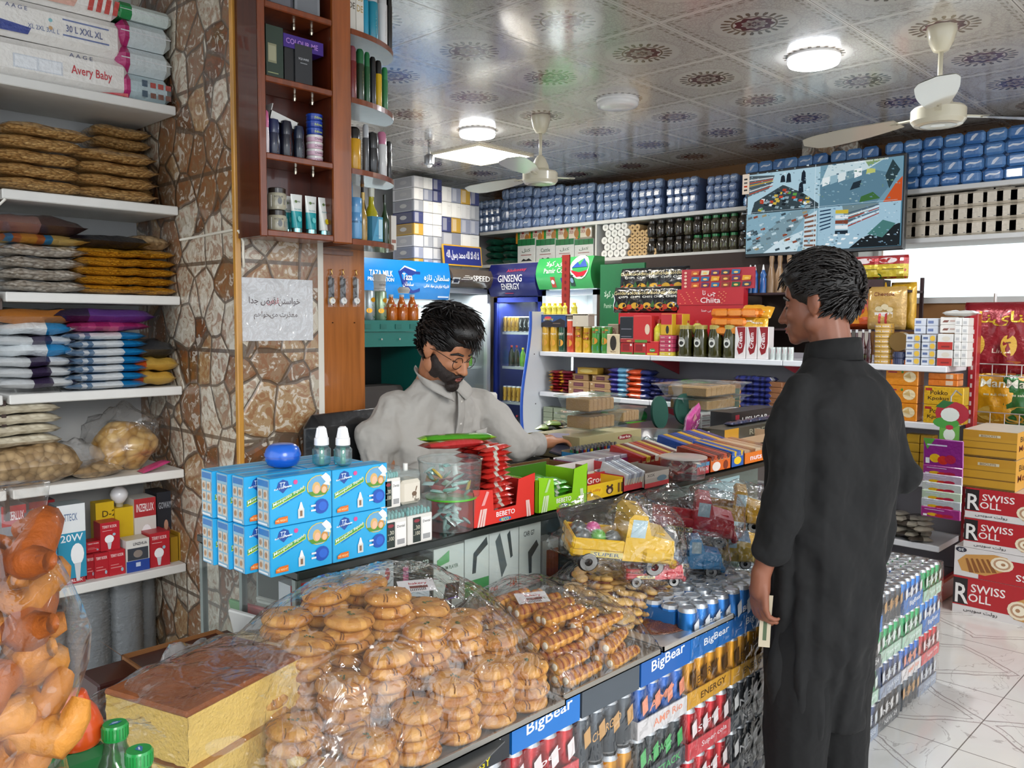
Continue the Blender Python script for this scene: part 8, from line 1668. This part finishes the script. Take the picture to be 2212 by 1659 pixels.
# ================================================================== people
def smat(name,c,rough,c2=None,sc=40,bump=.2,bs=200,bd=.001,sheen=0):
    t=NT(name); tex,_=t.xyz(); nz=t.n('TexNoise',{'Vector':tex,'Scale':float(sc),'Detail':4.}).outputs[0]; n2=t.n('TexNoise',{'Vector':tex,'Scale':float(bs),'Detail':3.}).outputs[0]
    t.principled(Base_Color=t.mix(nz,c,c2 or c),Roughness=rough,Sheen_Weight=sheen,Normal=t.bump(n2,bump,bd)); M[name]=t.m
smat('skin_tan','a86a4a',.45,'c08660',12); smat('skin_brown','7a4a34',.45,'96604a',12)
smat('charcoal_cotton','121213',.9,'0d0d0e',8,.6,7,.05); smat('black_cotton','070708',.9,'0a0a0b',8,.5,12,.02)
smat('pale_grey_cotton','b0aca6',.8,'a39f99',6,.7,7,.05); smat('black_hair','0a0807',.4,'181210',90,.6,260,.002); smat('beard_hair','120c0a',.6,'2a1a14',120,.8,320,.003); smat('lip','8a4a44',.4)
RM=lambda v,it=6,f=.5:[('REMESH',{'mode':'VOXEL','voxel_size':v,'use_smooth_shade':True}),('SMOOTH',{'factor':f,'iterations':it})]
def chain(b,pts,r,n=12):
    b.tube(pts,r,'ffffff',n)
    for p,q in zip(pts,r):b.ell(p,(q,q,q),'ffffff',n,8)
def hand(b,w,d,nrm,s=1.,curl=.5,thumb=1,spread=.12):
    """w wrist, d pointing direction, nrm back of the hand, thumb side = thumb * (d x nrm)"""
    w,d,nrm=Vector(w),Vector(d).normalized(),Vector(nrm).normalized(); sd=d.cross(nrm).normalized()*thumb
    chain(b,[w-d*.01,w+d*.04*s],[.026*s,.027*s])
    for k in range(4):
        o=sd*(.027-.018*k)*s; L=(.072,.08,.075,.058)[k]*s; r=(.0092,.0095,.009,.008)[k]*s
        p=w+d*.02*s+o*.6; q=w+d*(.088-.004*abs(k-1))*s+o; b.tube([p,q],[.013*s,.0115*s],'ffffff',8); pts=[q]; a=0; dd=(d+sd*spread*(1.5-k)*.5).normalized()
        for j,f in enumerate((.45,.32,.23)):a+=curl*(.6,.9,.6)[j]*(1+.12*k); pts.append(pts[-1]+(dd*math.cos(a)-nrm*math.sin(a))*L*f)
        chain(b,pts,[r*1.12,r,r*.92,r*.78],8)
    p=w+d*.025*s+sd*.02*s; chain(b,[p,p+(d*.028+sd*.026-nrm*.01)*s,p+(d*.058+sd*.034-nrm*.018)*s,p+(d*.08+sd*.03-nrm*.024)*s],[.014*s,.0125*s,.0105*s,.008*s],8)
def head(H,b,hair,parts,beard=False):
    """H: head matrix; x forward, z up, origin between the ears"""
    E=lambda B,c,r,**k:B.ell(c,r,'ffffff',22,14,H,**k)
    E(b,(-.012,0,.035),(.098,.076,.09)); E(b,(.03,0,-.01),(.062,.064,.09)); E(b,(.045,0,-.055),(.045,.047,.045)); E(b,(.072,0,-.088),(.02,.024,.018))
    E(b,(.066,0,.035),(.024,.05,.04)); E(b,(.076,0,.012),(.014,.046,.011))
    for s in(-1,1):
        E(b,(.066,s*.034,-.022),(.022,.02,.02)); E(b,(.002,s*.056,-.05),(.03,.016,.03)); E(b,(-.004,s*.079,-.002),(.018,.008,.031)); E(b,(-.013,s*.086,.006),(.013,.006,.026)); E(b,(.096,s*.011,-.036),(.01,.009,.008))
    for k in range(6):q=k/5; E(b,(.082+.026*q,0,.008-.042*q),(.013,.008+.004*q,.011))
    E(b,(.086,0,-.060),(.014,.024,.009)); E(b,(.083,0,-.073),(.013,.02,.008))
    lp=MB(); E(lp,(.095,0,-.0585),(.006,.02,.0045)); E(lp,(.093,0,-.068),(.007,.017,.005)); parts.append(('lips',lp,'lip',RM(.002,3)))
    for s in(-1,1):
        ey=MB(); E(ey,(.072,s*.031,.004),(.013,.014,.010)); parts.append(('eyelid',ey,SK,None)); sl=MB(); sl.tube([H@Vector((.078,s*.045,-.001)),H@Vector((.0855,s*.031,-.0035)),H@Vector((.081,s*.018,-.001))],.0017,'ffffff',6); parts.append(('eyelashes',sl,'black_hair',None))
        br=MB(); br.tube([H@Vector((.068,s*.055,.017)),H@Vector((.084,s*.038,.027)),H@Vector((.0895,s*.014,.022))],[.003,.0048,.0035],'ffffff',6); parts.append(('eyebrow',br,'black_hair',None))
    return E
def locks(hb,H,n,seed,r0=(.106,.084,.098),front=.3,L=.05,th0=-.85):
    R=random.Random(seed)
    for i in range(n):
        th=R.uniform(-PI,PI); ph=R.uniform(th0,1.5); fr=math.cos(th)
        if(fr>.35 and ph<.62)or(ph<-.15 and fr>-.25):continue
        c=Vector((-.014,0,.04)); d=Vector((math.cos(ph)*math.cos(th),math.cos(ph)*math.sin(th),math.sin(ph))); p=c+Vector((d.x*r0[0],d.y*r0[1],d.z*r0[2]))*.95
        t=Vector((.7+front*fr,.25*math.sin(th*3+i),.15)); t-=d*t.dot(d); t.normalize(); ll=L*(.5+.7*max(0,d.z))*R.uniform(.6,1.2); pts=[]
        for k in range(4):q=k/3; pts.append(H@(p+t*ll*q+d*(.006+.012*math.sin(q*2.4)*max(.2,d.z+.2))+Vector((0,0,-.012*q*q))))
        hb.tube(pts,[.0038,.0045,.0032,.0008],'ffffff',4)
def person(loc,rz,lab,b,voxel,skin,parts):
    t=empty('person',loc,rz,lab,'person')
    b.obj('body',skin,t,True,RM(voxel,5))
    for nm,mb,mt,md in parts:mb.obj(nm,mt,t,True,md)
    return t
def tunic(rings,n=48,fold=.075,seed=1,arc=0.):
    """rings: (z, half width, half depth, x shift, y shift); folds deepen downwards"""
    R=[]; z0,z1=rings[0][0],rings[-1][0]; N=46
    for k in range(N+1):
        z=z0+(z1-z0)*k/N
        for a,c in zip(rings,rings[1:]):
            if a[0]>=z>=c[0]or(a is rings[-2]):q=max(0,min(1,(a[0]-z)/(a[0]-c[0]))); v=[a[i]+(c[i]-a[i])*q for i in range(5)]; break
        f=fold*(k/N)**.7; rg=[]
        for i in range(n):
            t=2*PI*i/n; g=1+f/.15*(noise.noise(Vector((math.cos(t)*2.3,math.sin(t)*2.3,z*1.3+seed)))+.5*noise.noise(Vector((math.cos(t)*5,math.sin(t)*5,z*2+seed))))
            rg.append(Vector((v[3]+v[2]*g*math.cos(t),v[4]+v[1]*g*math.sin(t),z+arc*(k/N)**4*math.sin(t)**2)))
        R.append(rg)
    return MB().rings(R,'ffffff',True)
# ---- the standing customer (local x forward, y to his left)
SK='skin_brown'; b=MB(); P=[]
H=Matrix.Translation((.035,.0,1.605))@Matrix.Rotation(.42,4,'Z')@Matrix.Rotation(.10,4,'Y')
head(H,b,None,P); chain(b,[(-.03,0,1.38),(-.012,0,1.47),(.01,0,1.56)],[.066,.054,.055]); b.ell((-.01,0,1.2),(.09,.15,.22),'ffffff',20,12); b.ell((0,0,.95),(.09,.14,.14),'ffffff',20,12)
chain(b,[(-.03,.12,1.34),(-.05,.215,1.10),(.0,.235,.89)],[.035,.034,.025]); chain(b,[(-.02,-.15,1.36),(-.08,-.195,1.13),(.12,-.17,1.1)],[.05,.04,.026])
for s in(-1,1):chain(b,[(0,s*.08,.9),(.01,s*.09,.48),(-.02,s*.09,.09)],[.08,.055,.04]); b.ell((.03,s*.09,.045),(.1,.04,.04),'ffffff')
hand(b,(.0,.238,.885),(.05,-.02,-1),(.2,.95,0),1.0,.55,1); hand(b,(.13,-.17,1.1),(1,.1,-.1),(0,0,1),1,.4,-1)
sh=tunic([(1.475,.062,.066,-.015,0),(1.44,.085,.08,-.02,0),(1.40,.15,.10,-.03,0),(1.34,.188,.118,-.03,0),(1.22,.192,.13,-.03,0),(1.0,.18,.13,-.02,0),(.8,.172,.13,-.01,0),(.6,.165,.13,0,0),(.43,.145,.115,0,0)],seed=3)
chain(sh,[(-.03,.14,1.378),(-.035,.175,1.32),(-.055,.218,1.12),(-.02,.234,.965)],[.05,.056,.052,.05]); chain(sh,[(-.03,-.14,1.375),(-.04,-.165,1.32),(-.09,-.2,1.13),(.08,-.175,1.1)],[.05,.056,.052,.05])
P+=[('kameez',sh,'charcoal_cotton',RM(.007,3)+[('DISPLACE',{'strength':.035,'mid_level':.5})])]
cl=MB(); cl.rings([[Vector((-.012+(.067+.004*k)*math.cos(2*PI*i/28),(.064+.003*k)*math.sin(2*PI*i/28),1.475+(.026,.028,-.002,-.03)[k]-.012*math.cos(2*PI*i/28)))for i in range(28)]for k in range(4)],'ffffff',False); P.append(('collar',cl,'charcoal_cotton',[('SOLIDIFY',{'thickness':.003})]))
pt=MB()
for s in(-1,1):chain(pt,[(0,s*.075,.75),(.0,s*.085,.4),(-.01,s*.09,.1)],[.1,.09,.075])
P.append(('shalwar',pt,'black_cotton',RM(.008,4)+[('DISPLACE',{'strength':.012,'mid_level':.5})]))
for s in(-1,1):P.append(('shoe',MB().ell((.045,s*.09,.045),(.135,.05,.045),'ffffff',20,10,e=.8),'black_cotton',None))
hb=MB(); hb.ell((-.017,0,.047),(.103,.083,.094),'ffffff',26,16,H); hb.ell((-.04,0,.004),(.066,.073,.05),'ffffff',20,12,H); hb.ell((.035,0,.085),(.062,.068,.045),'ffffff',20,12,H); locks(hb,H,1500,5,L=.058)
P.append(('hair',hb,'black_hair',None))
cu=person((2.27,.985,0),math.radians(74),'young person standing in a long charcoal kameez, holding a banknote at the counter',b,.0048,SK,P)
tex=bpy.data.textures.new('cloth_folds','CLOUDS'); tex.noise_scale=.11; tex.noise_depth=1
# banknote in the hanging hand
o=MB().grid(lambda u,v:Vector((.004*math.sin(v*3),(u-.5)*.03,-.14*v)),3,8,'b8ac94',lambda u,v:C('4a5a40')if .25<u<.75 and .45<v<.9 else C('b8ac94')).obj('banknote','matte',None,True)
q=Matrix.Rotation(math.radians(74),4,'Z')@Vector((-.002,.213,.83)); put(tag(o,'folded banknote held in the hanging hand of the standing customer','banknote'),(2.27+q.x,.985+q.y,.83),None,rot=(.05,.05,math.radians(38)))
# ---- the cashier
SK='skin_tan'; b=MB(); P=[]; HX,HY=2.03,2.30; A=math.radians(-88)
H=Matrix.Translation((.075,-.065,1.455))@Matrix.Rotation(.10,4,'Z')@Matrix.Rotation(.45,4,'Y')@Matrix.Scale(1.03,4)
E=head(H,b,None,P); chain(b,[(-.06,-.03,1.24),(.0,-.05,1.34),(.04,-.06,1.43)],[.08,.065,.062]); b.ell((-.08,0,1.08),(.11,.19,.2),'ffffff',20,12); b.ell((-.1,0,.8),(.12,.17,.14),'ffffff')
chain(b,[(-.07,-.2,1.2),(-.03,-.27,.99),(.1,-.2,1.02)],[.055,.045,.03]); chain(b,[(-.06,.2,1.2),(.08,.3,1.06),(.10,.42,1.075)],[.055,.045,.028])
for s in(-1,1):chain(b,[(-.1,s*.09,.78),(-.08,s*.1,.45),(-.1,s*.1,.06)],[.09,.06,.04])
hand(b,(.105,.43,1.08),(.1,1,.02),(-.1,0,1),1.05,.42,-1,.2); hand(b,(.11,-.19,1.02),(1,.3,0),(0,0,1),1,.4,1)
for s in(-1,1):
    g=MB(); pts=[H@Vector((.093-.12*(y*s-.03)**2*8+.0,y,z))for y,z in[(s*(.033+.024*math.cos(2*PI*k/18)),-.004+.021*math.sin(2*PI*k/18))for k in range(19)]]; g.tube(pts,.0013,'2a2420',6); g.tube([H@Vector((.082,s*.057,.004)),H@Vector((.02,s*.083,.012)),H@Vector((-.02,s*.088,.004))],.0013,'2a2420',6)
    if s>0:g.tube([H@Vector((.098,-.009,.002)),H@Vector((.101,0,.006)),H@Vector((.098,.009,.002))],.0012,'2a2420',6)
    P.append(('spectacle_frame',g,'metal',None))
bd=MB()
for k in range(34):q=-1.85+3.7*k/33; E2=(.026+.052*math.cos(q),.0585*math.sin(q),-.07+.036*(1-math.cos(q))); bd.ell(E2,(.018,.014,.03-.006*abs(q)),'ffffff',12,8,H,nz=.003,sc=120)
for s in(-1,1):bd.ell((.028,s*.053,-.055),(.03,.014,.032),'ffffff',14,9,H,nz=.003,sc=120)
bd.ell((.078,0,-.096),(.022,.028,.024),'ffffff',14,9,H,nz=.003,sc=120); bd.tube([H@Vector((.082,-.03,-.066)),H@Vector((.1,-.014,-.050)),H@Vector((.102,0,-.048)),H@Vector((.1,.014,-.050)),H@Vector((.082,.03,-.066))],[.005,.006,.004,.006,.005],'ffffff',8)
P.append(('beard',bd,'beard_hair',RM(.003,2,.3)))
hb=MB(); hb.ell((-.015,0,.052),(.104,.083,.094),'ffffff',26,16,H); hb.ell((-.045,0,-.005),(.062,.074,.06),'ffffff',20,12,H); hb.ell((.045,0,.095),(.068,.07,.045),'ffffff',20,12,H); locks(hb,H,1600,9,L=.078,front=.8)
P.append(('hair',hb,'black_hair',None))
sh=tunic([(1.345,.07,.075,.0,-.04),(1.31,.10,.09,-.02,-.03),(1.27,.19,.115,-.05,0),(1.2,.25,.14,-.07,0),(1.05,.255,.16,-.08,0),(.85,.24,.17,-.09,0),(.6,.22,.17,-.09,0)],seed=8)
chain(sh,[(-.06,-.18,1.235),(-.06,-.25,1.15),(-.03,-.29,.99),(.08,-.21,1.02)],[.075,.085,.075,.06]); chain(sh,[(-.05,.18,1.235),(-.01,.25,1.17),(.085,.31,1.075),(.10,.39,1.08)],[.075,.08,.066,.048])
P.append(('shirt',sh,'pale_grey_cotton',RM(.007,3)+[('DISPLACE',{'strength':.04,'mid_level':.5})]))
cl=MB()
for s in(-1,1):cl.grid(lambda u,v:Vector((.01+.075*math.cos(2.6*u)+.02*v,-.045*(1-.5*v)+s*(.008+.078*math.sin(2.6*u)+.012*v*u+.02*v*(1-u)),1.365-.05*u*0-.045*(1-u)+.03*u-.045*v*(1-.3*u))),14,4,'ffffff')
P.append(('collar',cl,'pale_grey_cotton',[('SOLIDIFY',{'thickness':.004})]))
pl=MB().grid(lambda u,v:Vector((.085-.03*v+.018*math.sin(v*3),-.018+.03*u,1.31-.2*v)),3,10,'ffffff'); P.append(('placket',pl,'pale_grey_cotton',[('SOLIDIFY',{'thickness':.005})]))
bt=MB();[bt.ell((.088-.03*q+.018*math.sin(q*3),-.003,1.31-.2*q),(.004,.005,.005),'d8d4cc',8,6)for q in(.2,.6)]; P.append(('button',bt,'gloss',None))
pk_=MB().grid(lambda u,v:Vector((.088-.012*v-.03*u*u,.075+.085*u,1.16-.1*v)),4,4,'ffffff'); P.append(('chest_pocket',pk_,'pale_grey_cotton',[('SOLIDIFY',{'thickness':.004})]))
ca=person((HX,HY,0),A,'bearded person with thin glasses in a pale grey shirt looking down behind the counter',b,.0048,SK,P)
for r in(cu,ca):
    for o in r.children:
        if 'DISPLACE' in o.modifiers:o.modifiers['DISPLACE'].texture=tex; o.modifiers['DISPLACE'].texture_coords='OBJECT'; o.modifiers['DISPLACE'].texture_coords_object=r
w=ca.matrix_world if 0 else Matrix.Translation((HX,HY,0))@Matrix.Rotation(A,4,'Z')
q=w@Vector((.15,.50,1.045)); t=empty('smartphone',q,math.radians(22),'grey smartphone with shining screen in the cashier hand','phone'); t.rotation_euler=(.25,-.12,math.radians(25))
MB().rbox(-.075,-.036,0,.075,.036,.009,.003,'2a2c34').obj('phone_body','gloss',t); MB().rbox(-.072,-.033,.009,.072,.033,.0095,.0002,'4a4c5c').obj('display','gloss',t)
q=w@Vector((.11,.54,1.085)); o=MB().grid(lambda u,v:Vector(((u-.5)*.1,(v-.5)*.05,.006*math.sin(u*5))),6,3,'a8a0b0').obj('banknote','matte',None,True); put(tag(o,'pale banknote above the smartphone in the cashier hand','banknote'),q,None,rot=(.9,0,math.radians(-20)))
